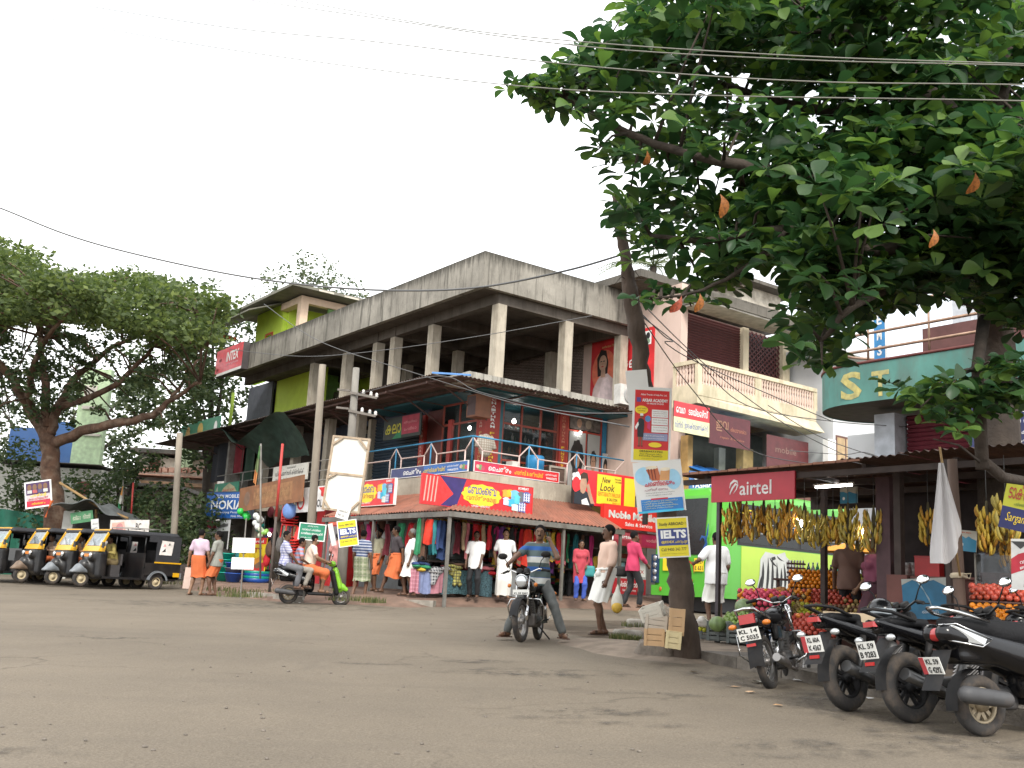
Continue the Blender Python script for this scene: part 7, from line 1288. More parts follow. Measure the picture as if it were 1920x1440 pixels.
it+=[('p',[(.14,.33),(.13,.5),(.16,.57),(.22,.58),(.30,.56),(.31,.5),(.29,.33)],M((.03,.03,.035))),('p',[(.16,.33),(.17,.22),(.20,.22),(.21,.33)],SK3),('p',[(.24,.33),(.24,.22),(.27,.22),(.275,.33)],SK3),('p',[(.07,.46),(.15,.53),(.17,.49),(.1,.42)],TXTW),('e',.235,.605,.04,.025,SK3),('p',[(.19,.61),(.2,.64),(.27,.64),(.28,.61)],TXTW),('p',[(.15,.215),(.21,.215),(.21,.205),(.15,.205)],BLK),('p',[(.235,.215),(.285,.215),(.285,.205),(.235,.205)],BLK),('p',[(.38,.45),(.39,.53),(.45,.53),(.47,.42)],M((.55,.05,.15)))]
it+=[('t','08589977702',.2,.132,.026,.6,BLK),('t','Near Manorama Office',.22,.10,.02,.55,BLK,dict(bold=0)),('t','Perumba, Payyanur',.2,.072,.022,.6,BLK),('t','www.akbaracademy.com',.26,.042,.013,.45,BLK,dict(bold=0))]
qboard('poster','tall red and yellow academy poster, topmost on the leaning trunk','poster',(1188,724),(1260,728),(1183,866),13.30,PW_,th=.006,items=it)
SKYB=M((.35,.62,.80),.45,var=.1,scale=6); DRM=M((.50,.13,.05),.5)
it=[('e',.22,.72,.2,.18,SKYB),('e',.8,.62,.16,.2,SKYB),('p',[(.26,.84),(.5,.9),(.56,.62),(.36,.62)],DRM),('e',.38,.875,.125,.035,M((.75,.66,.5))),('p',[(.56,.80),(.76,.84),(.72,.60),(.52,.62)],M((.68,.35,.15))),('e',.66,.825,.105,.035,M((.78,.7,.55)))]
it+=[('p',[(x,.85),(x+.02,.855),(x+.035,.64),(x+.02,.64)],M((.15,.03,.02))) for x in (.30,.36,.42)]+[('t','ചെണ്ടമേളം',.2,.49,.13,.62,M((.55,.02,.05)),dict(bold=.02)),('t','പരിശീലനം',.19,.42,.055,.48,M((.3,.05,.1)),dict(bold=0)),('t','വിജയദശമി ദിനത്തിൽ തുടങ്ങുന്നു',.2,.365,.025,.6,BLK,dict(bold=0)),('t','താൽപ്പര്യമുള്ളവർ ബന്ധപ്പെടുക',.2,.32,.025,.55,BLK,dict(bold=0)),('r',.09,.03,.95,.26,M((.02,.2,.55),.4)),('r',.02,.0,.95,.04,M((.05,.5,.75),.4)),('r',.3,.245,.65,.275,M((.6,.03,.05)))]+[('t','• പരിശീലനം '+s_,.12,y,.03,.72-.1*(k%2),M((.7,.7,.3)),dict(bold=0)) for k,(s_,y) in enumerate((('ഞായറാഴ്ച',.205),('മേൽനോട്ടം',.16),('സൗകര്യം',.115),('ബന്ധപ്പെടുക',.07)))]
qboard('poster','white drum festival poster with two orange drums in the middle of the trunk','poster',(1193,868),(1283,860),(1196,964),13.29,PW_,dY=-.04,th=.006,items=it)
IBL=M((.03,.05,.22),.4)
iel=lambda:[('r',.05,.03,.95,.97,AYL),('r',.05,.30,.95,.72,IBL),('t','Study ABROAD ?',.10,.77,.10,.82,BLK,dict(bold=.01)),('t','IELTS',.13,.47,.21,.78,TXTW,dict(bold=.05)),('t','@EDEX',.13,.345,.075,.40,YELC),('t','ചെറുപുഴ',.55,.335,.075,.38,YELC,dict(bold=0)),('t','Call 9400 343 777',.12,.165,.075,.76,BLK,dict(bold=0)),('t','EDEX IELTS Academy, Cherupuzha',.14,.08,.03,.72,M((.35,.28,.02)),dict(bold=0))]
qboard('poster','yellow and navy IELTS poster, lowest on the leaning trunk','poster',(1226,971),(1287,968),(1234,1047),13.28,PW_,th=.006,items=iel())
# ---- wooden crates by the trunk
CRW=M((.46,.30,.16),.8,var=.2,scale=4,stretch=(1,1,.3),dirt=.4,dirtc=(.25,.15,.08)); CRL=M((.60,.50,.28),.8,var=.12,scale=4,dirt=.3); CRG=M((.44,.38,.31),.85,var=.12,scale=4,dirt=.3); CRD=M((.06,.045,.03),.9)
def crate(label,px,py,Y,w,d,h,m,rz,tilt=(0,0),open_=False):
    p=at(px,py,Y); t=thing('wooden_crate',label,'crate',group='crates stacked by the leaning trunk',mat=Matrix.Translation(p)@Matrix.Rotation(rz,4,'Z')@Matrix.Rotation(tilt[0],4,'Y')@Matrix.Rotation(tilt[1],4,'X'))
    th=.012; n=3
    for i in range(n):
        z0=i*h/n+.003;z1=(i+1)*h/n-.003; j=rnd.uniform(-.003,.003)
        part('plank',t,m,(-w/2,-d/2+j,z0,w/2,-d/2+th+j,z1)); part('plank',t,m,(-w/2,d/2-th,z0,w/2,d/2,z1)); part('plank',t,m,(-w/2,-d/2+th+.004,z0,-w/2+th,d/2-th-.004,z1)); part('plank',t,m,(w/2-th,-d/2+th+.004,z0,w/2,d/2-th-.004,z1))
    part('base',t,CRG,(-w/2+th,-d/2+th,.004,w/2-th,d/2-th,.014))
    if not open_:
        for i in range(3): part('plank',t,m,(-w/2,-d/2+d*i/3+.002,h,w/2,-d/2+d*(i+1)/3-.003,h+.01))
    b=MB(m)
    for x in (-w/2+.02,w/2-.02): b.box(x-.018,-d/2-.009,.0,x+.018,-d/2-.001,h)
    obj('batten',b,t); return t
crate('lower left wooden crate on the stone beside the leaning trunk',1231,1211,13.15,.26,.30,.205,CRW,-.35)
crate('pale yellow wooden crate at the bottom right of the stack by the trunk',1261,1216,12.85,.19,.24,.20,CRL,-.15,(.07,0))
crate('grey crate lying in the middle left of the stack by the trunk',1234,1182,13.15,.28,.30,.19,CRG,-.35,(.06,0),True)
crate('orange brown crate standing upright against the leaning trunk',1267,1191,12.85,.185,.18,.32,CRW,-.1,(.04,0),True)
crate('whitish open crate tilted on top of the stack by the trunk',1228,1158,13.15,.28,.26,.16,M((.55,.52,.45),.85,var=.1,dirt=.3),-.4,(-.35,.22),True)
crate('small brown crate leaning over the top of the stack by the trunk',1246,1160,13.25,.22,.22,.13,CRG,.2,(.35,-.2),True)
# ---- poles on the left
WPOL=M((.25,.215,.17),.9,var=.25,scale=2.5,stretch=(1,1,.25),bump=.5,dirt=.5,dirtc=(.12,.10,.08)); CPOL=M((.22,.205,.18),.9,var=.25,scale=3,stretch=(1,1,.3),bump=.4,dirt=.6,dirtc=(.13,.12,.10))
def pole(label,bpx,tpx,r0,r1,h,m,Y=None):
    p=gnd(*bpx,h) if Y is None else at(*bpx,Y); q=at(*tpx,p.y); t=thing('utility_pole',label,'pole'); b=MB(m); b.tube([p-Vector((0,0,.2)),p.lerp(q,.35),p.lerp(q,.7),q],[r0,r0*.8+r1*.2,r0*.4+r1*.6,r1],12); obj('pole',b,t); return t,p,q
t1,pa,qa=pole('pale wooden pole leaning right in front of the brown awning',(574,1112),(605,684),.125,.10,.1,WPOL)
t2,pb_,qb=pole('grey concrete electricity pole with insulator arms carrying posters',(637,1124),(668,690),.135,.085,.08,CPOL)
t3,pc3,qc=pole('thin grey wooden post supporting the far end of the canopy',(322,1075),(337,812),.11,.10,0,WPOL,33.5)
b=MB(M((.18,.16,.14),.7,metal=.4)); 
for px,py in ((1,.885),(1,.805)):
    q=pb_.lerp(qb,py); b.bar(q+Vector((-.1,-.1,0)),q+Vector((.62,-.2,-.12)),.06,.06); b.bar(q+Vector((-.1,-.1,.05)),q+Vector((-.45,.1,.1)),.05,.05)
obj('cross_arm',b,t2)
for s in (.25,.45,.6):
    for py in (.885,.805):
        q=pb_.lerp(qb,py)+Vector((s,-.15,.0-.12*s/.6)); i_=MB(M((.6,.58,.55),.25)); i_.lathe([(.0,0),(.025,.02),(.05,.05),(.03,.08),(.045,.10),(.02,.14),(0,.14)],8,q); obj('insulator',i_,t2)
# white backed hoarding on the pole
fr,w,h=qframe(at(611,815,25.5),at(681,822,25.3),at(603,955,25.5)); hb_=thing('hoarding','tall white backed hoarding with wooden frame behind the electricity pole','hoarding',mat=fr); HW=M((.70,.67,.60),.8,var=.05,dirt=.25,dirtc=(.45,.38,.3))
part('panel',hb_,HW,(.04,.04,-.03,w-.04,h*.485,-.01),(.04,h*.505,-.03,w-.04,h-.04,-.01)); FRW=M((.36,.28,.20),.85,var=.25,scale=6)
part('frame',hb_,FRW,(0,0,-.05,.05,h,.02),(w-.05,0,-.05,w,h,.02),(.05,0,-.05,w-.05,.05,.018),(.05,h-.05,-.05,w-.05,h,.018),(.05,h*.48,-.05,w-.05,h*.51,.016))
b=MB(FRW)
for (x0,y0,x1,y1) in ((.05,h*.88,.28,h-.04),(w-.05,h*.85,w-.28,h-.04),(.05,h*.12,.2,.04),(w-.05,h*.15,w-.25,.04),(.05,h*.42,.25,h*.49)): b.bar((x0,y0,.03),(x1,y1,.03),.05,.03,(0,0,1))
obj('brace',b,hb_)
qboard('poster','yellow and navy IELTS poster tilted on the electricity pole at left','poster',(622,980),(659,975),(636,1027),24.35,PW_,th=.006,items=iel())
qboard('poster','small white notice tilted at the top of the electricity pole posters','poster',(636,946),(659,953),(628,969),24.35,PW_,th=.006,items=[('t','ടൈലറിംഗ്',.15,.5,.25,.7,BLK,dict(bold=0)),('t','9947 334',.15,.15,.2,.5,BLK,dict(bold=0))])
qboard('poster','grey notice wrapped on the side of the electricity pole','poster',(626,982),(635,980),(622,1024),24.45,LGREY,th=.006)
GSG=M((.015,.20,.11),.45)
gs=qboard('road_sign','green Malayalam direction sign on a post beside the scooter','sign',(559,979),(609,984),(558,1011),25.0,GSG,th=.02,border=.02,borderc=TXTW,items=[('t','പയ്യന്നൂർ നഗരസഭ',.3,.78,.1,.4,TXTW,dict(bold=0)),('t','സർക്കാർ ഹോമിേയാ',.12,.56,.14,.7,TXTW,dict(bold=.005)),('t','േഹാമിയോ ആശുപത്രി',.1,.3,.18,.8,TXTW,dict(bold=.015)),('t','പെരുമ്പ റോഡ്',.08,.1,.1,.5,TXTW,dict(bold=0))])
q=at(583,1012,25.05); part('post',gs,STEEL,(.30,-1.4,-.06,.35,0,-.021))
for i,(l,a,b_,c) in enumerate((('upper blank white board on the stand before the plastic toy shop',(437,1008),(479,1009),(435,1036)),('lower blank white board on the stand before the plastic toy shop',(434,1045),(476,1046),(433,1067)))):
    o=qboard('white_board',l,'board',a,b_,c,26.6,M((.80,.79,.77),.6,var=.02),th=.02)
    if i==1: part('post',o,STEEL,(.27,-.75,-.05,.30,1.3,-.021))
# flags and red poles
def flagthing(label,px0,px1,Y,cols,pole_m,pp0,pp1):
    t=thing('flag',label,'flag'); b=MB(pole_m); b.tube([at(*pp0,Y),at(*pp1,Y)],.025,6); obj('pole',b,t)
    tl=at(*px0,Y-.05); br=at(*px1,Y-.05); H=tl.z-br.z; W2=br.x-tl.x; k=len(cols)
    for i,c in enumerate(cols):
        b=MB(c); b.slab(lambda u,v:tl+Vector((W2*(u*(.25+.75*((i+v)/k))**1.0),.06*math.sin(9*u+4*(i+v)/k),-H*(i+v)/k*(1-.12*u))),8,4,(0,.008,0)); obj('stripe',b,t)
    return t
flagthing('limp green and saffron flag hanging on a thin pole over the brown awning',(488,836),(474,912),25.6,[M((.10,.24,.08),.8),M((.20,.26,.12),.8),M((.50,.22,.08),.8)],STEEL,(489,832),(488,1085))
flagthing('small Indian tricolour flag hanging on a mast behind the auto rickshaws',(231,912),(219,965),40,[M((.6,.3,.08),.8),M((.65,.65,.6),.8),M((.05,.28,.12),.8)],STEEL,(231,900),(228,1040))
for l,a,c,Y in (('red painted thin pole rising in front of the brown awning',(530,832),(505,1110),25.9),('red and white thin pole behind the auto rickshaws',(250,905),(241,1040),40)):
    t=thing('flag_mast',l,'pole'); p0,p1=at(*a,Y),at(*c,Y); b=MB(M((.45,.05,.04),.6)); b.tube([p0,p0.lerp(p1,.5)],.035,6); obj('upper_section',b,t); b=MB(M((.09,.07,.06),.8)); b.tube([p0.lerp(p1,.5),p1],.035,6); obj('lower_section',b,t)
# ---- wires
WIRE=M((.10,.10,.10),.6,var=.05); WIREG=M((.17,.165,.14),.7,var=.05)
def wire(label,P,r=.012,m=WIRE,n=8): 
    b=MB(m); b.tube(spl([at(*p) for p in P],n),r,5); t=tag(obj('cable',b),label,'cable')
wire('thick sagging black cable from the left edge to the leaning trunk',[(-60,372,19),(0,390,18.5),(120,438,18),(240,473,17.5),(430,514,16.5),(600,537,15.5),(760,545,14.8),(905,538,14.2),(1060,508,13.8),(1165,478,13.5)],.016)
wire('topmost thin wire crossing the sky and the almond crown',[(520,-6,12),(800,45,9.4),(1075,77,8.2),(1500,105,7.4),(1950,121,7),(2700,150,6.2),(3600,200,6)],.0055,WIREG)
wire('second thin wire close under the topmost one across the almond crown',[(440,-4,12),(700,33,9.7),(1075,85,8.2),(1500,112,7.4),(1950,124,7),(2700,155,6.2),(3600,205,6)],.0055,WIREG)
wire('third thin wire crossing the sky above the parapet',[(60,-6,14),(400,48,11.4),(700,78,9.6),(1080,122,8.2),(1500,152,7.4),(1950,160,7),(2700,188,6.2),(3600,235,6)],.0055,WIREG)
wire('lowest of the four thin wires across the almond crown',[(-20,15,15),(300,72,12.5),(550,110,10.8),(940,158,8.8),(1300,178,7.8),(1950,190,7),(2700,215,6.2),(3600,260,6)],.0055,WIREG)
wire('thin wire sloping from the lime tower down in front of the tin canopy',[(495,570,30),(600,640,27),(780,700,24.5),(960,755,24),(1180,800,13.3)],.010)
wire('thin wire running under the parapet to the columns',[(430,655,34),(560,668,31),(690,660,27),(900,630,25),(1110,592,24)],.010)
wire('thin wire from the electricity pole along the canopy edge',[(668,740,24.4),(820,705,22),(900,735,21),(1050,770,19),(1185,775,13.5)],.008)
for l,P in (('upper wire of the bundle fanning right from the trunk',[(1200,590,13.5),(1300,670,16),(1400,760,18),(1560,790,20),(1700,800,20)]),('second wire fanning from the trunk past the tailor sign',[(1205,600,13.5),(1290,720,16),(1400,840,18),(1520,870,20)]),('third wire fanning from the trunk past the cream balcony',[(1195,560,13.5),(1330,690,17),(1480,800,19),(1640,880,20)]),('looped wire hanging beside the dark red shutter',[(1200,585,13.6),(1245,630,15),(1262,640,15),(1250,645,15),(1330,690,16.5),(1560,790,19)]),('lowest wire crossing the white wall to the round balcony',[(1440,760,19),(1540,820,20),(1660,862,20)])): wire(l,P,.0085)
wire('taut wire running across the stall fronts from balcony to maroon shutter',[(1480,845,21),(1580,852,20),(1620,848,20),(1660,862,20)],.008)
# ---- almond tree (big leaves in whorls)
def leaf_geo():
    st=[(0,.02),(.15,.09),(.32,.22),(.5,.38),(.66,.48),(.8,.5),(.92,.37),(1,.08)]; V=[];F=[]
    for t,w in st:
        z=-.18*t*t; V+=[(t,-w*.62,z+w*.16),(t,0,z),(t,w*.62,z+w*.16)]
    for i in range(7): a=i*3; F+=[(a,a+1,a+4,a+3),(a+1,a+2,a+5,a+4)]
    return np.array(V),np.array(F)
LV_,LF_=leaf_geo()
LEAF=Mfol((.020,.052,.021),(.038,.086,.027),(.125,.205,.045),.36,.42); LEAFO=M((.30,.105,.02),.6,var=.5,scale=9); LEAFR=M((.26,.045,.018),.6,var=.5,scale=9)
def rosettes(C_,rs,size,jit=.25,nl=(6,9)):
    """list of 4x4 leaf matrices as (origin, axis, normal, length)"""
    out=[]
    for c,ax in C_:
        n=int(rs.integers(*nl)); t=np.cross(ax,[.3,.9,.1]); t/=np.linalg.norm(t); b=np.cross(ax,t); a0=rs.uniform(0,6.28)
        for k in range(n):
            a=a0+k*2*PI/n*1.0+rs.uniform(-.25,.25); e=rs.uniform(-.25,.75); d=(t*math.cos(a)+b*math.sin(a))*math.cos(e)+ax*math.sin(e); d/=np.linalg.norm(d)
            nrm=ax-d*(ax@d); nn2=np.linalg.norm(nrm); nrm=nrm/nn2 if nn2>.1 else t; roll=rs.uniform(-.4,.4); sd=np.cross(nrm,d); nrm=nrm*math.cos(roll)+sd*math.sin(roll)
            out.append((c+d*.02,d,nrm,size*rs.uniform(.6,1.15)))
    return out
def leaves_mesh(name,L,mat):
    n=len(L); k=len(LV_); V=np.empty((n,k,3)); 
    O=np.array([l[0] for l in L]);D=np.array([l[1] for l in L]);Nn=np.array([l[2] for l in L]);S=np.array([l[3] for l in L]); Sd=np.cross(Nn,D); q_w=np.random.default_rng(3); wv=q_w.uniform(.72,1.12,(n,1,1)); bv=q_w.uniform(.2,2.8,(n,1,1)); tv=q_w.uniform(-.25,.25,(n,1,1))
    V=O[:,None]+S[:,None,None]*(LV_[None,:,0:1]*D[:,None]+LV_[None,:,1:2]*wv*Sd[:,None]+(LV_[None,:,2:3]*bv+tv*LV_[None,:,1:2]*LV_[None,:,0:1]*2)*Nn[:,None])
    F=(LF_[None]+(np.arange(n)*k)[:,None,None]).reshape(-1,4); return npmesh(name,V.reshape(-1,3),F,mat,False)
al=thing('almond_tree','large almond tree with big glossy leaves overhanging the stalls at upper right','tree')
rs=np.random.default_rng(11)
POLY=[(942,140),(1000,150),(1030,118),(1075,130),(1080,72),(1130,38),(1190,8),(1250,-60),(2080,-60),(2080,610),(1920,640),(1890,620),(1760,560),(1690,590),(1640,585),(1600,620),(1565,685),(1530,700),(1490,680),(1470,600),(1490,540),(1450,480),(1400,490),(1380,540),(1330,560),(1300,545),(1270,480),(1180,500),(1145,440),(1165,330),(1105,310),(1100,250),(1060,215),(1000,195),(950,185)]
NEAR=[(1635,715),(1680,695),(1740,705),(1790,715),(1850,690),(1920,665),(2000,660),(2000,745),(1900,775),(1850,770),(1805,830),(1765,850),(1730,800),(1700,755)]
LIMB=[((1868,700,14),(1866,590,13.6),(1850,420,11.5),(1800,260,10.6),(1700,150,10.4),(1560,60,10.2)),((1862,520,12.6),(1760,420,10.8),(1600,350,9.6),(1450,320,9.6),(1300,290,9.8),(1180,250,10),(1060,185,10.2),(960,155,10.3)),((1800,270,10.6),(1680,220,11),(1500,200,11.3),(1330,150,11.3),(1180,90,11)),((1853,450,11.9),(1900,380,9.4),(1980,300,8.8)),((1760,430,10),(1640,470,9.3),(1480,430,9.2),(1320,450,9.5),(1220,440,9.8)),((1865,560,13.2),(1740,530,10.8),(1620,560,8.9),(1540,640,9)),((1480,430,9.2),(1400,500,9.2),(1300,550,9.4),(1210,560,9.6)),((1850,300,10.6),(1890,120,10.5),(1920,-40,10.4))]
b=MB(BARKD); allp=[]
for i,P in enumerate(LIMB):
    Q=[at(*p) for p in P]; r0=[.27,.10,.10,.09,.075,.08,.03,.10][i]; limb(b,Q,r0,[.10,.016,.02,.03,.018,.02,.008,.05][i],8,5,.01,i); allp+=spl(Q,5)[3:]
q0=at(1868,700,14); b.tube([Vector((q0.x,q0.y,gz(q0.x,q0.y))),q0],[.33,.27],10)
cl=[];tries=0; AP=np.array([tuple(p) for p in allp])
def addcl(poly,n,Y0,Y1,size,ros,spread,xr,yr,den=None):
    global cl; k=0;L=[]
    while k<n:
        x=rs.uniform(*xr);y=rs.uniform(*yr)
        if not inpoly(x,y,poly): continue
        k+=1; Y=rs.uniform(Y0,Y1); c=at(x,y,Y); cl.append(c)
        C_=[]
        for _ in range(ros):
            o=rs.normal(0,1,3)*np.array([spread,spread,spread*.45]); p=c+Vector(o); X_,Y_=px_of(p)
            if not inpoly(X_,Y_,poly): continue
            ax=np.array([o[0]*.5+rs.normal(0,.3),o[1]*.5+rs.normal(0,.3)-.15,1.0]); ax/=np.linalg.norm(ax); C_.append((np.array(p),ax))
        L+=rosettes(C_,rs,size)
    return L
L=addcl(POLY,215,8.8,12.2,.225,10,.33,(940,2080),(-60,700))
L+=addcl([(1480,250),(2080,180),(2080,630),(1890,610),(1760,550),(1600,600),(1500,540),(1400,470),(1380,400)],130,8.6,11.8,.23,10,.33,(1380,2080),(180,630))
L+=addcl([(1420,310),(1520,290),(1700,330),(1800,230),(1990,220),(1990,420),(1800,400),(1600,400)],16,7.6,8.4,.21,8,.28,(1420,1990),(220,420))
nfar=len(cl); L+=addcl(NEAR,20,8.3,9.3,.17,6,.22,(1630,2000),(640,870)); nnear=len(cl)
L+=addcl([(945,140),(1100,120),(1110,220),(1060,212),(1000,192),(950,185)],8,9.9,10.4,.17,5,.16,(945,1110),(120,220))
L+=addcl([(1186,545),(1330,535),(1330,575),(1190,580)],4,9.5,9.8,.17,4,.13,(1186,1330),(535,580))
NB=[at(1838,800,9),at(1832,690,8.8),at(1838,745,8.9),at(1842,870,9)]
for ci,c in enumerate(cl):
    if nfar<=ci<nnear:
        q=min(NB,key=lambda z:(z-c).length); b.tube([q,q.lerp(c,.5)+Vector((0,0,.06)),c],[.014,.010,.006],5); continue
    d=np.linalg.norm(AP-np.array(c),axis=1); q=allp[int(d.argmin())]
    if (q-c).length<1.5: m_=q.lerp(c,.5)+Vector((0,0,.08)); b.tube([q,m_,c],[.022,.014,.007],5)
b.tube([at(1842,880,9),at(1838,800,9),at(1832,690,8.8),at(1845,600,9.4)],[.06,.06,.05,.06],8); b.tube([at(1838,860,9),at(1880,895,9.3),at(1940,905,9.6)],[.05,.05,.04],8)
obj('trunk',b,al)
L.sort(key=lambda l:l[0][1]-l[3]*3)
big=L[:285]; rest=L[285:]
stuff(link('crown',leaves_mesh('crown',rest,LEAF),al))
lm=npmesh('leaf',LV_,LF_,LEAF,False)
def leafobj(me,l):
    o=link('leaf',me,al); d,n=Vector(l[1]),Vector(l[2]); s_=n.cross(d); m=Matrix((d,s_,n)).transposed().to_4x4(); m=m@Matrix.Scale(l[3],4); m.translation=Vector(l[0]); o.matrix_local=m
for l in big: leafobj(lm,l)
LVc=LV_.copy(); LVc[:,2]-=.35*LVc[:,0]**2; LVc[:,1]*=.75; LVc[:,1]+=.12*np.sin(3*LVc[:,0]); LVc[:,2]+=.5*np.abs(LVc[:,1]); lo_=npmesh('leaf',LVc,LF_,LEAFO,False); lr_=npmesh('leaf',LVc,LF_,LEAFR,False)
for i,(x,y,Y) in enumerate([(1350,372,8.7),(1828,330,7.5),(1213,290,8.9),(1312,558,9.2),(1278,562,9.2),(1750,438,7.6)]):
    p=at(x,y-8,Y); d=np.array([rs.normal(0,.35),rs.normal(0,.3),-1.]); d/=np.linalg.norm(d); n=np.cross(d,[1,.2,.1]); n/=np.linalg.norm(n); leafobj(lr_ if i in(4,) else lo_,(np.array(p),d,n,[.19,.16,.13,.16,.17,.13][i]))
# ---- small-leaved trees
def cloud(C_,rs,n,rad,lw,flat=.55):
    V=[];O=[]
    for c,k in C_:
        m=int(n*k); d=rs.normal(0,1,(m,3)); d/=np.linalg.norm(d,axis=1)[:,None]; r=rs.uniform(0,1,(m,1))**.45; p=np.array(c)+d*r*np.array([rad,rad,rad*flat])*k
        a=rs.normal(0,1,(m,3)); a[:,2]*=.5; a/=np.linalg.norm(a,axis=1)[:,None]; t=rs.normal(0,1,(m,3)); t-=a*(t*a).sum(1)[:,None]; t/=np.linalg.norm(t,axis=1)[:,None]; w=lw*rs.uniform(.6,1.3,(m,1))
        V.append(np.stack([p-a*w,p+t*w*.55,p+a*w,p-t*w*.55],1))
    V=np.concatenate(V); n_=len(V); return V.reshape(-1,3),np.arange(n_*4).reshape(-1,4)
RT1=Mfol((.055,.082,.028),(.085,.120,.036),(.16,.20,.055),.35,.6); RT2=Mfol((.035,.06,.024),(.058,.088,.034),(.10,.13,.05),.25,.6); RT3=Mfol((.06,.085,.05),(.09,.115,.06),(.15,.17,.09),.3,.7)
rt=thing('rain_tree','spreading rain tree with reddish brown limbs over the auto rickshaws','tree')
b=MB(BARKR); TYL=39
A_=lambda P:[at(*p) for p in P]
base=at(108,1040,TYL); base.z=gz(base.x,base.y)
limb(b,[base]+A_([(102,960,TYL),(96,880,TYL),(92,820,TYL)]),.40,.32,14,5,.05,1)
LR=[[(92,825,TYL),(55,770,TYL),(15,700,TYL-1),(-50,640,TYL-2)],[(96,815,TYL),(110,760,TYL),(150,700,TYL+1),(230,640,TYL+1),(300,600,TYL+2)],[(96,835,TYL),(170,803,TYL-1),(270,782,TYL-2),(320,752,TYL-2),(375,716,TYL-3)],[(90,800,TYL),(82,700,TYL),(72,620,TYL+1),(30,560,TYL+1)],[(110,765,TYL),(210,725,TYL-1),(290,650,TYL-1),(370,590,TYL-2)],[(55,770,TYL),(62,690,TYL-2),(110,600,TYL-3),(170,560,TYL-3)],[(320,752,TYL-2),(360,690,TYL-2),(385,650,TYL-2)],[(0,690,TYL),(-40,600,TYL)]]
LP_=[]
for i,P in enumerate(LR): Q=A_(P); limb(b,Q,[.25,.20,.23,.2,.15,.15,.08,.08][i],[.11,.04,.05,.04,.03,.04,.02,.02][i],8,5,.07,i); LP_+=spl(Q,5)
rs=np.random.default_rng(5); C1=[];C2=[]
POLR=[(-120,440),(0,452),(60,478),(130,513),(200,520),(270,512),(330,540),(400,552),(428,568),(408,600),(385,650),(330,650),(250,625),(150,600),(60,600),(-120,640)]
while len(C1)<480:
    x=rs.uniform(-120,455);y=rs.uniform(440,655)
    if inpoly(x,y,POLR): C1.append((at(x,y,rs.uniform(33,45)),rs.uniform(.7,1.25)))
while len(C2)<270:
    x=rs.uniform(-80,390);y=rs.uniform(600,800)
    if x>150 and y>720 and rs.uniform()<.7: continue
    C2.append((at(x,y,rs.uniform(36,45)),rs.uniform(.5,.9)))
LPn=np.array([tuple(p) for p in LP_])
for c,k in C1[::3]+C2[::2]:
    d=np.linalg.norm(LPn-np.array(c),axis=1); q=LP_[int(d.argmin())]
    if (q-c).length<7: b.tube([q,q.lerp(c,.55)+Vector((0,0,.2)),c],[.05,.035,.015],4)
obj('trunk',b,rt)
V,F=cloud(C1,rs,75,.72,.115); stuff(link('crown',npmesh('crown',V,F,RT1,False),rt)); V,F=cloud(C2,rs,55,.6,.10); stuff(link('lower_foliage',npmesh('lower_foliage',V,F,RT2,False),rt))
def btree(name,label,base,spots,n,rad,lw,mat,tr=.2,seed=0,flat=.8,group=None):
    rs=np.random.default_rng(seed); t=thing(name,label,'tree',group=group); b=MB(BARKD); bp=base; tops=[at(*s[:3]) for s in spots]; cen=sum(tops,Vector())/len(tops); f=Vector((bp.x*.5+cen.x*.5,bp.y*.5+cen.y*.5,bp.z*.45+cen.z*.55)); b.tube([bp,f],[tr,tr*.7],8)
    for q in tops: b.tube([f,f.lerp(q,.5)+Vector((0,0,.3)),q],[tr*.5,tr*.3,tr*.1],5)
    obj('trunk',b,t); C_=[]
    for s,q in zip(spots,tops):
        for _ in range(s[4]): C_.append((q+Vector(rs.normal(0,1,3)*s[3]*np.array([1,1,.7])),rs.uniform(.7,1.2)))
    V,F=cloud(C_,rs,n,rad,lw,flat); stuff(link('crown',npmesh('crown',V,F,mat,False),t)); return t
G_=lambda x,y:Vector((x,y,gz(x,y)))
btree('wispy_tree','thin wispy tree showing above the lime tower against the white sky','x' and G_(-16,62),[(500,555,60,1.,7),(560,530,60,1.1,8),(620,540,60,1.2,14),(660,560,60,1.0,10),(590,520,61,.8,6),(690,575,60,.8,5)],46,.8,.13,RT3,.25,1)
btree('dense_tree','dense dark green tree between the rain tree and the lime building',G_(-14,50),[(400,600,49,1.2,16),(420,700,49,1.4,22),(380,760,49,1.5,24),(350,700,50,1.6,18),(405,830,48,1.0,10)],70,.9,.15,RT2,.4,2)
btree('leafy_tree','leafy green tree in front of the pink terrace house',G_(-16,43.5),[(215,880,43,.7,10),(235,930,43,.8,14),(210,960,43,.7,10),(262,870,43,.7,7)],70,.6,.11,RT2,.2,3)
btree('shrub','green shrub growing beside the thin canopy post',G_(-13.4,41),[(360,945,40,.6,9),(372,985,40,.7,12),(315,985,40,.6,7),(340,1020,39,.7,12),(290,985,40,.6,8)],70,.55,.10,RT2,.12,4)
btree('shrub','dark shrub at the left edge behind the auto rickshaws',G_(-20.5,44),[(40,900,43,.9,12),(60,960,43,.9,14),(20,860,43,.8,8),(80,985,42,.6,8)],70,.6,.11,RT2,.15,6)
btree('background_tree','tall leafy tree far behind the rain tree at the left edge',G_(-30,62),[(0,760,60,1.6,14),(60,800,60,1.6,14),(150,760,60,1.5,12),(250,730,60,1.5,12),(310,790,58,1.5,14),(200,840,58,1.2,8)],60,1.0,.16,RT3,.4,7)
pm=thing('palm_tree','coconut palm top showing above the pink building roof','palm tree'); b=MB(BARKD); pc_=at(1225,500,40); b.tube([Vector((pc_.x,pc_.y,gz(pc_.x,pc_.y))),pc_],[.2,.14],8); obj('trunk',b,pm); fm=MB(Mfol((.10,.13,.06),(.16,.19,.10),(.24,.27,.16),.3))
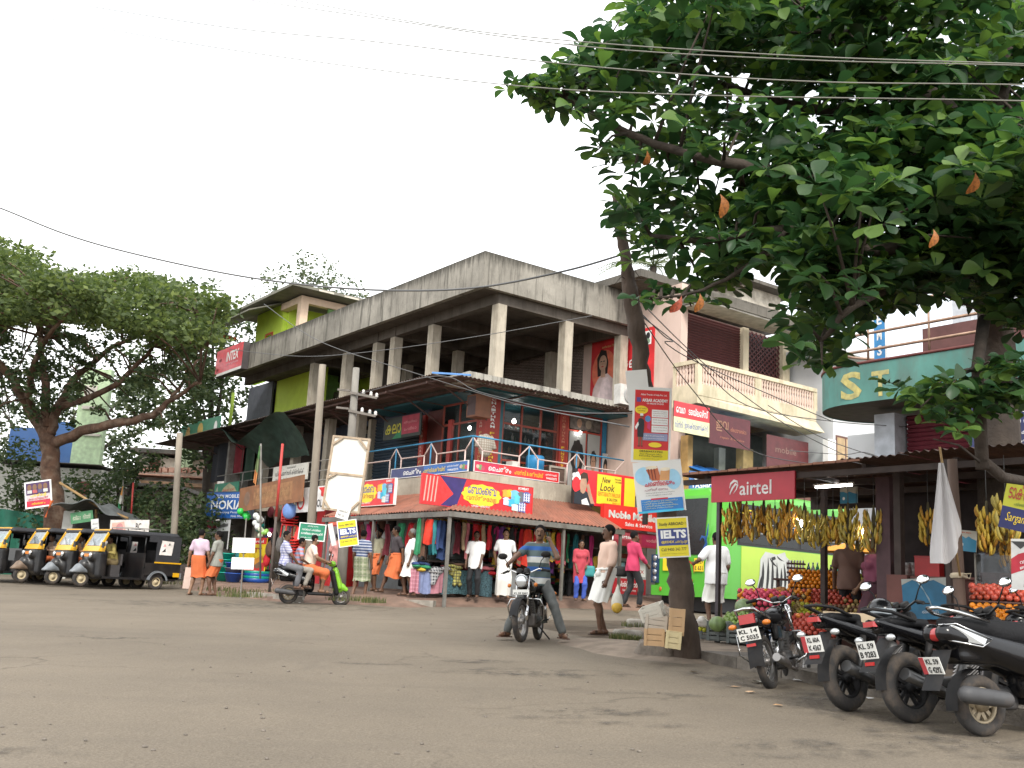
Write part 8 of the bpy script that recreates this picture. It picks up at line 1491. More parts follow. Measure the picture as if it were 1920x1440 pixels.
for k in range(13):
    a=2*PI*k/13+.2; el=.3+.9*((k*5)%7)/7; b_=MB(fm.mats[0]); rib=[]
    for i in range(9): s_=i/8; rib.append(pc_+Vector((math.cos(a)*2.6*s_*math.cos(el*(1-.5*s_)),math.sin(a)*2.6*s_,2.2*s_*math.sin(el)-1.5*s_*s_)))
    b_.tube(rib,[.03,.03,.025,.025,.02,.02,.015,.01,.006],4)
    for i in range(1,9):
        for m_ in range(3):
            p=rib[i-1].lerp(rib[i],m_/3); d=(rib[i]-rib[i-1]).normalized(); sdv=d.cross(Vector((0,0,1))).normalized()
            for s_ in (1,-1): e=p+sdv*s_*.45*(1-i/11)+d*.25+Vector((0,0,-.15)); b_.add([p-d*.02,p+d*.03,e],[(0,1,2)])
    obj('frond',b_,pm)
# ---- houses behind on the left
def house(name,label,cat='house'): return thing(name,label,cat)
def wallq(n,par,mat,a,c,Y,th=.3,zb=None):
    """upright wall between two pixel corners (top-left, bottom-right) at depth Y"""
    p=at(*a,Y);q=at(*c,Y); b=MB(mat); b.box(p.x,Y,q.z if zb is None else zb,q.x,Y+th,p.z); return obj(n,b,par)
BLUW=M((.05,.12,.30),.85,var=.1,scale=.8,dirt=.3,dirtc=(.1,.15,.25)); WHW=M((.48,.48,.44),.9,var=.08,dirt=.5,dirtc=(.25,.24,.2)); PGR=M((.48,.62,.40),.85); PNW=M((.62,.36,.28),.85,dirt=.3); WHN=M((.62,.58,.52),.9,dirt=.4,dirtc=(.35,.3,.25)); REDD=M((.20,.06,.05),.7,dirt=.3); ROOFG=M((.16,.15,.14),.9,var=.3,dirt=.6)
h1=house('blue_building','tall plain blue walled building behind the rain tree','building'); wallq('wall',h1,BLUW,(20,800),(157,890),52,.8,1); wallq('wall',h1,BLUW,(102,790),(156,900),51.6,.3,1)
h2=house('white_house','old white house with grey roof edge and red shutters at far left'); wallq('wall',h2,WHW,(-40,868),(178,1010),47,5,.8); wallq('roof_edge',h2,ROOFG,(-40,858),(186,872),46.6,6); wallq('shutter',h2,REDD,(146,902),(164,928),46.9,.1); wallq('shutter',h2,REDD,(60,905),(76,930),46.9,.1)
h3=house('green_tower','pale green corner tower of the far house behind the rain tree','building'); wallq('wall',h3,PGR,(156,690),(184,880),50,.4,1); wallq('band',h3,WHN,(154,760),(187,768),49.9,.5); wallq('window',h3,WHN,(160,722),(180,745),49.95,.1); wallq('band',h3,WHN,(154,812),(187,818),49.9,.5)
h4=house('pink_house','pink terraced house with tiled edge and brown window far behind the canopy post'); wallq('wall',h4,WHN,(255,855),(405,925),53,4,1); wallq('roof',h4,ROOFG,(240,838),(410,856),52.6,5); wallq('terrace',h4,PNW,(228,885),(405,898),51.8,1.2); 
for k in range(14): wallq('railing_block',h4,PNW,(230+k*12.5,876),(238+k*12.5,885.2),51.8,.3)
wallq('lower_wall',h4,M((.45,.28,.18),.85,dirt=.4),(228,898.2),(405,915),51.9,1); wallq('window',h4,REDD,(281,861),(296,880),52.9,.1); wallq('column',h4,PGR,(336,835),(346,882),52.5,.3); wallq('column',h4,PGR,(350,835),(357,882),52.5,.3)
h5=house('red_door_shed','low shed with a faded red door behind the auto rickshaws','shed'); wallq('wall',h5,M((.16,.12,.10),.9,dirt=.4),(225,915),(330,1010),46,3,.6); wallq('door',h5,REDD,(248,922),(278,965),45.9,.1); wallq('roof',h5,ROOFG,(222,903),(335,916),45.6,4)
h6=house('green_tarpaulin','bright green tarpaulin wall at the left edge behind the rickshaws','tarpaulin'); p=at(-60,948,41);q=at(92,1010,41); b=MB(M((.012,.12,.075),.7,var=.25,scale=3)); b.slab(lambda u,v:(p.x+(q.x-p.x)*u,41+.12*math.sin(u*22),.7+(p.z-.7-.3*u*u)*v),40,4,(0,.03,0)); obj('sheet',b,h6)
h7=house('roadside_kiosk','small kiosk with a grey plastic sheet roof and green banner','kiosk'); b=MB(M((.10,.11,.11),.7,var=.3)); a_=at(118,952,38);c_=at(240,975,38); b.slab(lambda u,v:(a_.x+(c_.x-a_.x)*u,37+3*v,a_.z+(c_.z-a_.z)*u+.55*math.sin(PI*u)**2*.7+.08*math.sin(v*9+u*14)),16,6,(0,0,.03)); obj('roof_sheet',b,h7)
wallq('wall',h7,M((.07,.07,.07),.9),(128,960),(225,1050),39.5,.2,.6); wallq('side_panel',h7,WHW,(120,958),(131,1020),38,.1,.6); b=MB(BAMB); b.tube([at(112,905,38),at(185,950,37.9),at(240,972,37.8)],.05,6); b.tube([at(180,955,37.9),at(182,1060,37.9)],.05,6); obj('bamboo_frame',b,h7)
qboard('banner','small green banner with white letters hung on the roadside kiosk','banner',(133,962),(175,956),(133,983),37.4,M((.06,.20,.09),.6),th=.02,items=[('t','ഓട്ടോ',.1,.3,.45,.35,M((.5,.5,.4))),('t','സ്റ്റാന്റ്',.55,.3,.45,.35,M((.5,.5,.4)))])
qboard('banner','white election banner with a red faced portrait behind the rickshaws','banner',(205,975),(278,975),(205,1005),36.5,M((.60,.56,.52),.6),th=.02,items=[('p',[(.02,.0),(.05,.8),(.35,.9),(.45,0)],M((.6,.35,.28))),('e',.25,.5,.09,.3,M((.45,.2,.2))),('t','BC',.66,.4,.4,.14,BLK),('r',.6,.2,.95,.27,M((.4,.1,.1)))])
qboard('poster','white printed panel on the kiosk side behind the rickshaws','poster',(176,974),(190,972),(172,1000),37,LGREY,th=.02,items=[('t','വിൽപ്പന',.15,.6,.12,.7,BLK,dict(bold=0)),('t','സൗജന്യം',.15,.3,.12,.7,BLK,dict(bold=0))])
HP=M((.07,.03,.10),.6)
qboard('poster','framed festival poster with portraits tied to the rain tree trunk','poster',(42,906),(92,899),(48,955),37.6,HP,th=.03,border=.05,borderc=TXTW,items=[('r',.05,.05,.95,.28,M((.5,.03,.06))),('r',.05,.28,.95,.5,M((.55,.5,.5)))]+[('e',.18+.2*i,.78,.08,.12,SK3) for i in range(4)]+[('r',.1+.2*i,.56,.27+.2*i,.68,M([(.5,.5,.5),(.4,.1,.1),(.1,.1,.2),(.6,.6,.55)][i])) for i in range(4)]+[('t','പൂരക്കളി',.2,.40,.14,.6,YELC),('t','കൊടിയേറ്റ്',.12,.3,.1,.75,M((.5,.03,.05))),('t','സ്വാഗതം',.25,.12,.09,.5,YELC)])
t=thing('orange_flag','small orange cloth flag tied on the rain tree trunk','flag'); a_=at(94,938,37.4); b=MB(ORL); b.slab(lambda u,v:a_+Vector((-.2*u*v+.12*u-.05*v,.03*math.sin(u*8),-.62*v)),5,5,(0,.01,0)); obj('cloth',b,t)
# ============================================================ textile shop goods
q_=random.Random(21)
CLC={'red':(.55,.02,.03),'scarlet':(.62,.04,.02),'blue':(.03,.06,.17),'tan':(.34,.24,.14),'grey':(.16,.15,.14),'maroon':(.15,.02,.03),'pink':(.50,.15,.17),'black':(.02,.02,.02),'purple':(.16,.05,.22),'olive':(.16,.17,.06),'gold':(.55,.34,.04),'green':(.03,.22,.10),'brown':(.13,.07,.045),'yellow':(.62,.42,.05),'teal':(.02,.16,.18),'magenta':(.42,.02,.14),'orange':(.60,.16,.03)}
def clm(c): return M(CLC[c],.85,var=.22,scale=7)
def garment(col,p,w,h,rz,prev,nxt,where,seed,kind=0):
    t=thing('garment',f'{col} garment hanging between {prev} and {nxt} ones {where}','clothes',group='garments hanging '+where,mat=BM@Matrix.Translation(p)@Matrix.Rotation(rz,4,'Z'))
    r=random.Random(seed); ph=r.uniform(0,6); b=MB(clm(col)); ta=r.uniform(-.1,.35)
    def fn(u,v):
        x=(u-.5)*w*(1-.35*max(0,.12-v)/.12+ta*v*.3); return (x+.012*math.sin(7*v+ph),.035*math.sin(u*9+ph+v*2)+.02*math.sin(v*8+ph),-h*v-.025*math.sin(u*6+ph)*v)
    b.slab(fn,8,7,(0,.02,0)); obj('fabric',b,t)
    if kind:
        b=MB(clm(['gold','tan','pink'][kind%3])); b.grid(lambda u,v:(lambda q:(q[0],q[1]-.006,q[2]))(fn(u,.86+.1*v)),8,1); obj('border',b,t)
    b=MB(STEEL); b.tube([(0,.01,.10),(.02,.01,.06),(0,.01,.01)],.004,4); b.tube([(-w*.35,.01,-.02),(0,.01,.015),(w*.35,.01,-.02)],.005,4); obj('hanger',b,t)
ROW=['green','brown','scarlet','teal','blue','blue','tan','grey','maroon','tan','pink','black','red','scarlet','tan','red','black','magenta','purple','olive','gold','black','maroon','red','scarlet','yellow','red','maroon','gold','green','tan','yellow','red','tan','maroon','green','teal','pink','brown','black','magenta']
n=len(ROW); va=-.95
a0=onv(790,960,va);a1=onv(1106,992,va)
for i,c in enumerate(ROW):
    f=i/(n-1); u=a0.x+(a1.x-a0.x)*f; w={'scarlet':.30,'blue':.24}.get(c,q_.uniform(.13,.2)); h=q_.uniform(.62,1.02) if c!='scarlet' or i>3 else .62
    garment(c,(u,va+q_.uniform(-.1,.12),2.90),w,h,q_.uniform(-.7,.7) if w<.22 else q_.uniform(-.2,.2),ROW[i-1] if i else 'post',ROW[i+1] if i<n-1 else 'dark',"along the right awning front",i,(i*7)%4 if i>17 else 0)
ROW2=['black','maroon','teal','brown','red','green','grey','maroon','black','magenta','brown','black','olive','red']
for i,c in enumerate(ROW2):
    v=-1.2+5.9*i/(len(ROW2)-1); garment(c,(-1.35+q_.uniform(-.1,.15),v,2.88),q_.uniform(.2,.3),q_.uniform(.5,.95),PI/2+q_.uniform(-.5,.5),ROW2[i-1] if i else 'post',ROW2[i+1] if i<len(ROW2)-1 else 'dark','along the left awning front',i+90)
ROW3=['yellow','green','red','orange','magenta','olive','purple','tan','yellow','teal','red','maroon','gold']
for i,c in enumerate(ROW3): garment(c,(.6+3.6*i/12,-.45+q_.uniform(-.15,.15),2.45+q_.uniform(-.15,.2)),q_.uniform(.2,.32),q_.uniform(.4,.7),q_.uniform(-.4,.4),ROW3[i-1] if i else 'dark',ROW3[i+1] if i<12 else 'dark','in the inner row of the textile shop',i+140,i%3)
pt=bthing('clothes_rail','steel pipe rails carrying the garments under the awning','rail'); b=MB(STEEL); b.tube([(-1.3,va,3.0),(4.0,va,3.0)],.018,6); obj('front_pipe',b,pt); b=MB(STEEL); b.tube([(-1.35,-1.4,2.98),(-1.35,5,2.98)],.018,6); obj('side_pipe',b,pt); b=MB(STEEL); b.tube([(.4,-.45,2.6),(4.3,-.45,2.6)],.018,6); obj('inner_pipe',b,pt)
# draped display tables
FLN=M((.045,.10,.115),.85,var=.8,scale=26); REDC=Mpat('check',(.60,.16,.18),(.70,.60,.56),(.4,.05,.07),s=9,uv=True); PKC=Mpat('check',(.52,.20,.26),(.60,.36,.40),(.3,.08,.12),s=12,uv=True); GWC=Mpat('check',(.62,.62,.55),(.15,.28,.18),(.5,.08,.08),s=8,uv=True); LBC=M((.20,.24,.40),.85,var=.12,scale=14); PPC=M((.46,.20,.24),.85,var=.12,scale=14); GYC=M((.24,.25,.255),.85,var=.06)
tb=bthing('display_table','long low table under the draped cloths in front of the textile shop','table'); part('top',tb,DW,(-1.6,-.66,1.86,.75,.05,1.90),(.85,-.6,1.92,3.5,.1,1.96))
for u,v in ((-1.55,-.6),(.7,-.6),(-1.55,0),(.7,0),(.9,-.55),(3.4,-.55)): part('leg',tb,DW,(u-.025,v-.025,.95,u+.025,v+.025,1.86))
def drape(label,px0,px1,pyt,pyb,m,sag=.0,seed=0,vv=-.70):
    a=onv(px0,pyt,vv);c=onv(px1,pyb,vv); ph=seed*1.7; t=bthing('draped_cloth',label,'cloth','cloths draped over the shop table'); w=c.x-a.x;H=a.z-c.z
    b=MB(m); b.slab(lambda u,v:(a.x+w*u,vv-.03*math.sin(u*7+ph)*(.3+v)-.015*math.sin(u*17+ph),a.z-H*v+(.0 if v<1 else .02*math.sin(u*5+ph))),14,6,(0,.012,0)); b.grid(lambda u,v:(a.x+w*u,vv+.75*v,a.z+.005+.006*math.sin(u*20+v*9+ph)),10,4); obj('fabric',b,t)
for i,(l,x0,x1,y0,y1,m) in enumerate([('red and white checked cloth at the left end of the table by the awning post',771,786,1066,1112,PKC),('pale blue cloth hanging second from the left end of the table',786,806,1066,1113,LBC),('plain dusty pink cloth hanging right of the pale blue one',807,829,1066,1113,PPC),('wide dark teal flowered cloth hanging left of the man in black trousers',830,881,1067,1116,FLN),('narrow dark teal flowered cloth between the two men in white shirts',884,921,1069,1118,M((.05,.10,.12),.85,var=.8,scale=30)),('plain grey cloth hanging right of the man in long white mundu',957,980,1068,1119,GYC),('bright red and white checked cloth beside the motorcyclist',981,1001,1069,1120,REDC),('green and white checked cloth beside the bright red check',1001,1022,1069,1120,GWC)]): drape(l,x0,x1,y0,y1,m,seed=i)
PILE=[('heap of lime green and blue clothes on the left of the table',785,1056,['yellow','green','blue'],.16),('black and white checked shirt heap on the table',815,1060,['grey','black'],.2),('yellow and black checked shirt hanging over the flowered cloth',850,1062,['olive','gold','black'],.17),('folded red cloths on the table right of the white shirted man',905,1064,['red','maroon','pink'],.12),('dark folded clothes at the middle of the table',865,1052,['maroon','brown','black'],.16),('stack of dark cloths on the right end of the table',990,1060,['black','maroon','brown'],.18)]
for i,(l,px,py,cs,s_) in enumerate(PILE):
    p=onv(px,py+12,-.55); t=bthing('cloth_pile',l,'clothes',o=(p.x,p.y,p.z-.03))
    for k,c in enumerate(cs):
        s=SDF((-.5,-.4,-.35),(.5,.4,.4),.028); r=random.Random(i*9+k)
        for _ in range(7): s.ell((r.uniform(-.22,.22),r.uniform(-.16,.12),.02+k*.07+r.uniform(-.02,.04)),(s_*r.uniform(.6,1),s_*.8,.05),.04)
        if i in(1,2): s.cone((r.uniform(-.15,.15),-.16,.02),(r.uniform(-.2,.2),-.2,-.26),.09,.06,.05)
        mm=clm(c) if i!=1 and i!=2 else Mpat('check',(.06,.06,.07) if i==1 else (.45,.42,.12),(.5,.5,.5) if i==1 else (.06,.06,.05),s=13); link('garment',s.mesh('garment',mm),t)
# shelves of folded cloth at the back of the shop
sb=bthing('cloth_shelf','deep shelves of folded coloured cloth along the back of the textile shop','shelf'); part('back_panel',sb,M((.22,.27,.27),.8,var=.15,scale=1),(-.2,1.6,1.1,4.4,1.7,3.7)); part('back_panel',sb,M((.16,.17,.17),.8),(-.3,1.7,1.1,-.2,8.0,3.7))
for z in (1.5,2.0,2.5,3.0): part('board',sb,DW,(-.2,1.2,z,4.4,1.6,z+.03))
g=MB()
for z in (1.53,2.03,2.53,3.03):
    x=-.15
    while x<4.3:
        w=q_.uniform(.2,.34); zz=z
        if 0<x<1.3 and z<2.6 and z>1.6: x+=w; continue
        for k in range(q_.randint(2,6)): h=q_.uniform(.04,.07); g.use(clm(q_.choice(list(CLC)))); g.box(x+q_.uniform(0,.02),1.22+q_.uniform(0,.05),zz,x+w-.02,1.58,zz+h); zz+=h+.002
        x+=w
stuff(obj('folded_cloth',g,sb))
# ============================================================ shops on the left wing
UL=-.6
def lboard(label,px0,py0,px1,py1,u,face,items=(),th=.04,name='shop_sign',cat='sign',tilt=0,**k):
    tl=onu(px0,py0,u);br=onu(px1,py1,u); tr=onu(px1,py0,u)
    w=tl.y-br.y; tl2=onu(px0,py0,u); bl=onu(px0,py0+(py1-py0),u); h=abs(onu((px0+px1)/2,py0,u).z-onu((px0+px1)/2,py1,u).z)
    return board(name,label,cat,BM@FR((u,tl.y,br.z),(0,-1,tilt),(0,0,1)),w,h,face,th,items=items,**k)
BRS=M((.26,.115,.055),.8,var=.25,scale=1.5,dirt=.5,dirtc=(.14,.09,.05)); PLB=M((.60,.58,.52),.6,var=.06)
nk=thing('phone_shop_sign','bright blue NOKIA box sign on the far left shop corner','sign',mat=BM@FR((-1.25,16.6,3.36),(.28,-1,0),(0,0,1))); w,h=2.75,1.05
board('panel_face',None,None,Matrix(),w,h,M((.015,.10,.36),.4,var=.08),.22,items=[('t','NOKIA',.13,.34,.34,.72,TXTW,dict(bold=.02)),('t','SUDI MOBILES',.22,.76,.13,.56,TXTW),('t','Connecting People',.2,.18,.1,.6,TXTW,dict(bold=0)),('t','9446 00000',.6,.06,.07,.3,TXTW,dict(bold=0))],edge=M((.05,.05,.06)),border=.03,borderc=M((.05,.07,.1)),parent=nk)
lboard('old brown painted shop board sloping over the toy shop',452,905,565,952,-1.25,BRS,[('r',.25,.15,.85,.85,M((.30,.15,.07),.8,var=.3)),('t','െസൻട്രൽ ഫാൻസി',.3,.35,.3,.5,M((.38,.22,.10)),dict(bold=0)),('e',.14,.5,.05,.3,M((.2,.12,.08)))],tilt=.04)
lboard('cream name board with Malayalam lettering behind the red thin pole',514,868,575,898,-.12,PLB,[('t','ഡിസ്പെൻസറി ക്ലിനിക്ക്',.08,.38,.32,.82,M((.05,.05,.05)),dict(bold=.01)),('t','ഡോക്ടർ',.42,.78,.14,.25,BLK,dict(bold=0)),('t','സമയം 9-12',.1,.1,.14,.35,BLK,dict(bold=0))])
lboard('small green Malayalam board on the balcony above the blue phone sign',404,903,445,925,-.45,M((.03,.20,.12),.5),[('p',[(.3,.2),(.95,.2),(.85,.6),(.62,.95),(.4,.6)],M((.45,.4,.25))),('t','മലബാർ',.38,.28,.25,.5,M((.5,.08,.05))),('p',[(.02,.1),(.2,.1),(.12,.8)],M((.4,.45,.35)))])
lboard('white and red COOL shop sign behind the pale wooden pole',557,912,606,958,-1.0,M((.66,.64,.62),.5),[('t','COOL',.55,.16,.32,.40,BLK,dict(bold=.02)),('e',.2,.4,.13,.3,M((.6,.03,.03))),('e',.2,.4,.08,.2,TXTW),('p',[(.78,.95),(.98,.95),(.98,.55),(.88,.62),(.88,.8)],M((.6,.03,.03)))])
lboard('yellow and red city phone advert board behind the blank white boards',450,1010,494,1075,-.75,M((.72,.52,.02),.45),[('r',0,.82,1,1,M((.6,.02,.02))),('r',0,0,1,.3,M((.55,.03,.03))),('t','CITY',.38,.58,.14,.5,M((.35,.02,.02)),dict(bold=.03)),('r',.12,.55,.3,.8,BLK),('t','airtel',.5,.86,.08,.4,TXTW),('e',.75,.25,.12,.12,SK3),('p',[(.4,.3),(.9,.5),(.95,.4),(.6,.2)],M((.6,.25,.03)))])
lboard('white and red phone advert panel under the blue phone sign',388,976,425,1030,-.9,M((.55,.56,.56),.5),[('p',[(0,.75),(0,1),(.25,1),(.5,.72)],M((.45,.02,.06))),('r',.5,0,1,.62,BLK),('p',[(.55,.72),(.95,.78),(.95,.88),(.55,.84)],M((.1,.1,.1))),('e',.22,.25,.12,.14,M((.03,.3,.25)))])
lboard('green, red and black cloth sign hung before the dark blue shutter',722,775,788,815,.6,M((.02,.025,.02),.6),[('r',.5,.15,.95,1,M((.28,.03,.05))),('t','കലാ',.06,.25,.45,.42,M((.40,.36,.03))),('p',[(.25,.0),(.5,.0),(.5,.5)],M((.02,.15,.06))),('t','സ്റ്റുഡിയോ',.55,.6,.15,.35,M((.5,.2,.2))),('t','േഫാട്ടോ',.57,.3,.15,.32,M((.5,.2,.2)))],name='banner',cat='banner')
# green shade net under the canopy
TARP=M((.03,.06,.045),.85,var=.4,scale=3,alpha=.9); t=bthing('shade_net','drooping dark green shade net hanging under the canopy','net')
def net(u,v): return (-1.15+1.5*v*(1-.25*u),16.8-6.6*u,6.95-.55*math.sin(PI*min(1,u*1.25))**2*1.3*(1-v*.2)-.5*v-1.0*v*v*u+.08*math.sin(u*16+v*5))
b=MB(TARP); b.grid(net,30,12); obj('sheet',b,t)
# dark clothes and red cloth on far balcony
for l,px0,px1,py0,py1,c in (('black cloth hanging on the far balcony left of the red one',402,430,835,900,(.012,.013,.02)),('dark red cloth hanging on the far balcony',436,456,832,885,(.20,.01,.02)),('dark green cloth hanging inside the far balcony',456,475,840,900,(.02,.05,.03))):
    a=onu(px0,py0,.5);c_=onu(px1,py1,.5); t=bthing('hanging_cloth',l,'cloth'); b=MB(M(c,.85,var=.2)); b.slab(lambda u,v:(.5+.06*math.sin(u*11),a.y+(c_.y-a.y)*u,a.z+(c_.z-a.z)*v),10,4,(.02,0,0)); obj('fabric',b,t)
# toy and plastic shop goods
def P3(px,py,u): return BM@onu(px,py,u)
def balls(l,px,py,u,cols,r,n,seed):
    t=thing('ball_cluster',l,'balls',P3(px,py,u)); q=random.Random(seed)
    for i in range(n): b=MB(M(cols[i%len(cols)],.3,var=.08)); b.ell((q.uniform(-1,1)*r*1.3,q.uniform(-1,1)*r,q.uniform(-1,1)*r*1.5),r*q.uniform(.75,1),None,None,12,8); obj('ball',b,t)
    b=MB(WIRE); b.tube([(0,0,0),(0,0,.6)],.008,4); obj('string',b,t)
balls('bunch of bright green balls hanging at the toy shop',460,968,-1.1,[(.03,.50,.08)],.15,5,1); balls('large turquoise ball hanging at the toy shop',471,969,-1.15,[(.01,.38,.32)],.25,1,2); balls('bunch of white balls hanging at the toy shop',484,978,-1.2,[(.66,.68,.66)],.13,6,3); balls('string of lime green toys hanging right of the white balls',494,1000,-1.2,[(.25,.48,.10),(.5,.55,.4)],.10,7,4)
def stack_(l,name,cat,px,py,u,mats,prof,n=1,dz=.1,h=0):
    p=gnd(px,py,PV) if u is None else P3(px,py,u); t=thing(name,l,cat,p)
    for i in range(n): b=MB(mats[i%len(mats)]); b.lathe(prof,16,(0,0,i*dz)); obj('tub' if n>1 else 'shell',b,t)
TUB=[(0,.01),(.20,.01),(.27,.26),(.30,.27),(.29,.29),(.255,.27),(.19,.03),(0,.03)]
PGN=M((.05,.42,.05),.35,var=.05); PTL=M((.01,.32,.24),.35,var=.05); PBL=M((.02,.08,.35),.35,var=.05); PRD=M((.50,.02,.02),.35,var=.05)
stack_('tall stack of lime green plastic tubs in the toy shop','tub_stack','tubs',514,1076,None,[PGN],TUB,9,.13); stack_('stack of turquoise plastic tubs beside the grey olive shirted man','tub_stack','tubs',418,1090,None,[PTL],TUB,4,.2); stack_('stack of blue plastic basins at the foot of the toy shop board','tub_stack','basins',436,1092,None,[PBL,M((.10,.10,.13),.4)],TUB,3,.16); stack_('dark blue flat basins on the ground beside the toy shop','tub_stack','basins',478,1092,None,[PBL,PTL],[(0,.01),(.4,.01),(.5,.12),(.52,.12),(.41,.0)],4,.08); stack_('pink pot beside the turquoise tubs','pot','pot',428,1078,None,[M((.35,.12,.16),.5)],[(0,0),(.2,.02),(.28,.2),(.18,.36),(.2,.4),(.17,.4),(.15,.35)])
def chair(l,px,py,u,m,n=4,rz=0):
    p=P3(px,py,u); t=thing('chair_stack',l,'chairs',p,rz)
    for i in range(n):
        s=SDF((-.35,-.35,-.1),(.35,.4,.6),.03); s.rbox((0,0,0),(.22,.22,.018),.015); s.rbox((0,.23,.25),(.21,.02,.25),.02,A=Matrix.Rotation(R(-10),3,'X')); s.rbox((.23,0,.12),(.02,.2,.02),.015); s.rbox((-.23,0,.12),(.02,.2,.02),.015); s.cone((.23,.2,.12),(.22,.24,.3),.02,.02); s.cone((-.23,.2,.12),(-.22,.24,.3),.02,.02)
        o=link('chair',s.mesh('chair',m),t,(0,0,i*.09))
        b=MB(m); [b.bar((x,y,i*.09),(x*1.1,y*1.1,i*.09-.42),.035) for x in (-.19,.19) for y in (-.19,.19)] if i==0 else None
        if b.v: obj('legs',b,t)
chair('stack of red plastic chairs hung up in the toy shop',543,985,-1.0,PRD,3,.6); chair('stack of bright red plastic chairs standing beside the green road sign',551,1040,-1.0,M((.60,.03,.02),.35),6,-.5)
t=thing('blue_bag','pale blue bag hanging at the right end of the toy shop','bag',P3(543,958,-1.15)); s=SDF((-.35,-.2,-.4),(.35,.2,.3),.03); s.ell((0,0,0),(.24,.12,.28)); link('pouch',s.mesh('pouch',M((.12,.22,.48),.6)),t)
rf=thing('red_fridge','tall red drinks cabinet standing behind the striped shirt man','cabinet',mat=BM@Matrix.Translation((-.95,5.6,1.0))); part('case',rf,M((.50,.02,.02),.35),(0,0,0,.7,.8,2.3)); part('door',rf,M((.16,.14,.15),.2),(-.02,.08,.5,-.001,.72,1.9)); part('header',rf,M((.62,.10,.05),.4),(-.022,.05,1.95,-.001,.75,2.25))
t=bthing('red_shop_front','red painted shop front with pale shutters left of the textile shop','shop front'); RDW=M((.42,.02,.025),.6,var=.1); part('panel',t,RDW,(-.3,5.3,1.1,-.2,6.2,3.6),(-.3,7.9,1.1,-.2,8.6,3.6)); part('shutter',t,M((.28,.20,.22),.6,var=.1),(-.12,6.2,1.1,-.06,7.9,3.0)); part('panel',t,RDW,(-.3,6.2,3.0,-.2,7.9,3.6)); part('frame',t,M((.35,.36,.36),.4,metal=.6),(-.36,7.0,1.1,-.30,7.06,3.3))
for i,(px,py,c) in enumerate([(505,1030,'brown'),(515,1010,'black'),(525,1020,'grey'),(500,1050,'red'),(508,960,'maroon'),(520,965,'brown'),(447,1045,'teal'),(425,1060,'blue'),(640,985,'brown'),(660,985,'black'),(675,975,'maroon'),(700,985,'red'),(715,985,'brown'),(735,980,'black')]):
    p=onu(px,py,-.7); t=bthing('hanging_goods',f'{c} goods hung in the dark shop number row near the {"toy" if px<600 else "red"} front' if False else f'{c} bag hanging in the shade of the {"toy shop" if px<530 else "red shop front"}, {["far left","left","middle","right","lower left","upper left","upper middle","lowest left","lowest far left","first","second","third","fourth","fifth","sixth"][i]} one','bags','bags hung in the left shops',o=p); s=SDF((-.3,-.3,-.4),(.3,.3,.4),.035); r=random.Random(i); s.ell((0,0,0),(.12,r.uniform(.14,.22),r.uniform(.18,.3))); s.cone((0,0,.2),(0,0,.36),.03,.02); link('pouch',s.mesh('pouch',clm(c)),t)
tg=bthing('toy_shelf','crowded shelf of small coloured goods inside the toy shop','shelf'); part('board',tg,DW,(.4,10,1.5,.8,15,1.54),(.4,10,2.1,.8,15,2.14),(.4,10,2.7,.8,15,2.74)); g=MB()
for z in (1.54,2.14,2.74):
    y=10.05
    while y<14.9: w=q_.uniform(.12,.3);h=q_.uniform(.15,.42); g.use(clm(q_.choice(list(CLC)))); g.box(.42,y,z,.42+q_.uniform(.1,.3),y+w*.9,z+h); y+=w
stuff(obj('goods',g,tg))
bulb(P3(505,1002,-.3),'small lit bulb inside the toy shop',20,.05)
# ============================================================ fruit on the stall
FRN={}
def fruitmesh(name,r,rz,m,n=8,k=6):
    b=MB(m); b.ell((0,0,0),r,r,r*rz,n,k); return b.mesh(name)
FR_={'orange':fruitmesh('orange',.038,.95,M((.72,.24,.01),.45,var=.12,scale=3)),'sweet_lime':fruitmesh('sweet_lime',.037,.97,M((.42,.42,.03),.45,var=.3,scale=6)),'apple':fruitmesh('apple',.037,.92,M((.42,.07,.035),.35,var=.5,scale=14)),'pomegranate':fruitmesh('pomegranate',.042,.95,M((.52,.09,.06),.4,var=.3,scale=14)),'guava':fruitmesh('guava',.034,1.1,M((.36,.26,.09),.5,var=.45,scale=12)),'mango':fruitmesh('mango',.038,1.3,M((.17,.26,.05),.45,var=.5,scale=9)),'wrapped_apple':fruitmesh('wrapped_apple',.042,.95,M((.66,.08,.14),.6,var=.12,scale=9)),'lime':fruitmesh('lime',.028,1.05,M((.20,.30,.03),.45,var=.4,scale=10)),'chikoo':fruitmesh('chikoo',.030,1.0,M((.17,.095,.05),.7,var=.3,scale=12))}
BOARDM=M((.10,.05,.04),.75,var=.2)
fd=thing('fruit_display','stepped brown wooden stand carrying the fruit trays','stand')
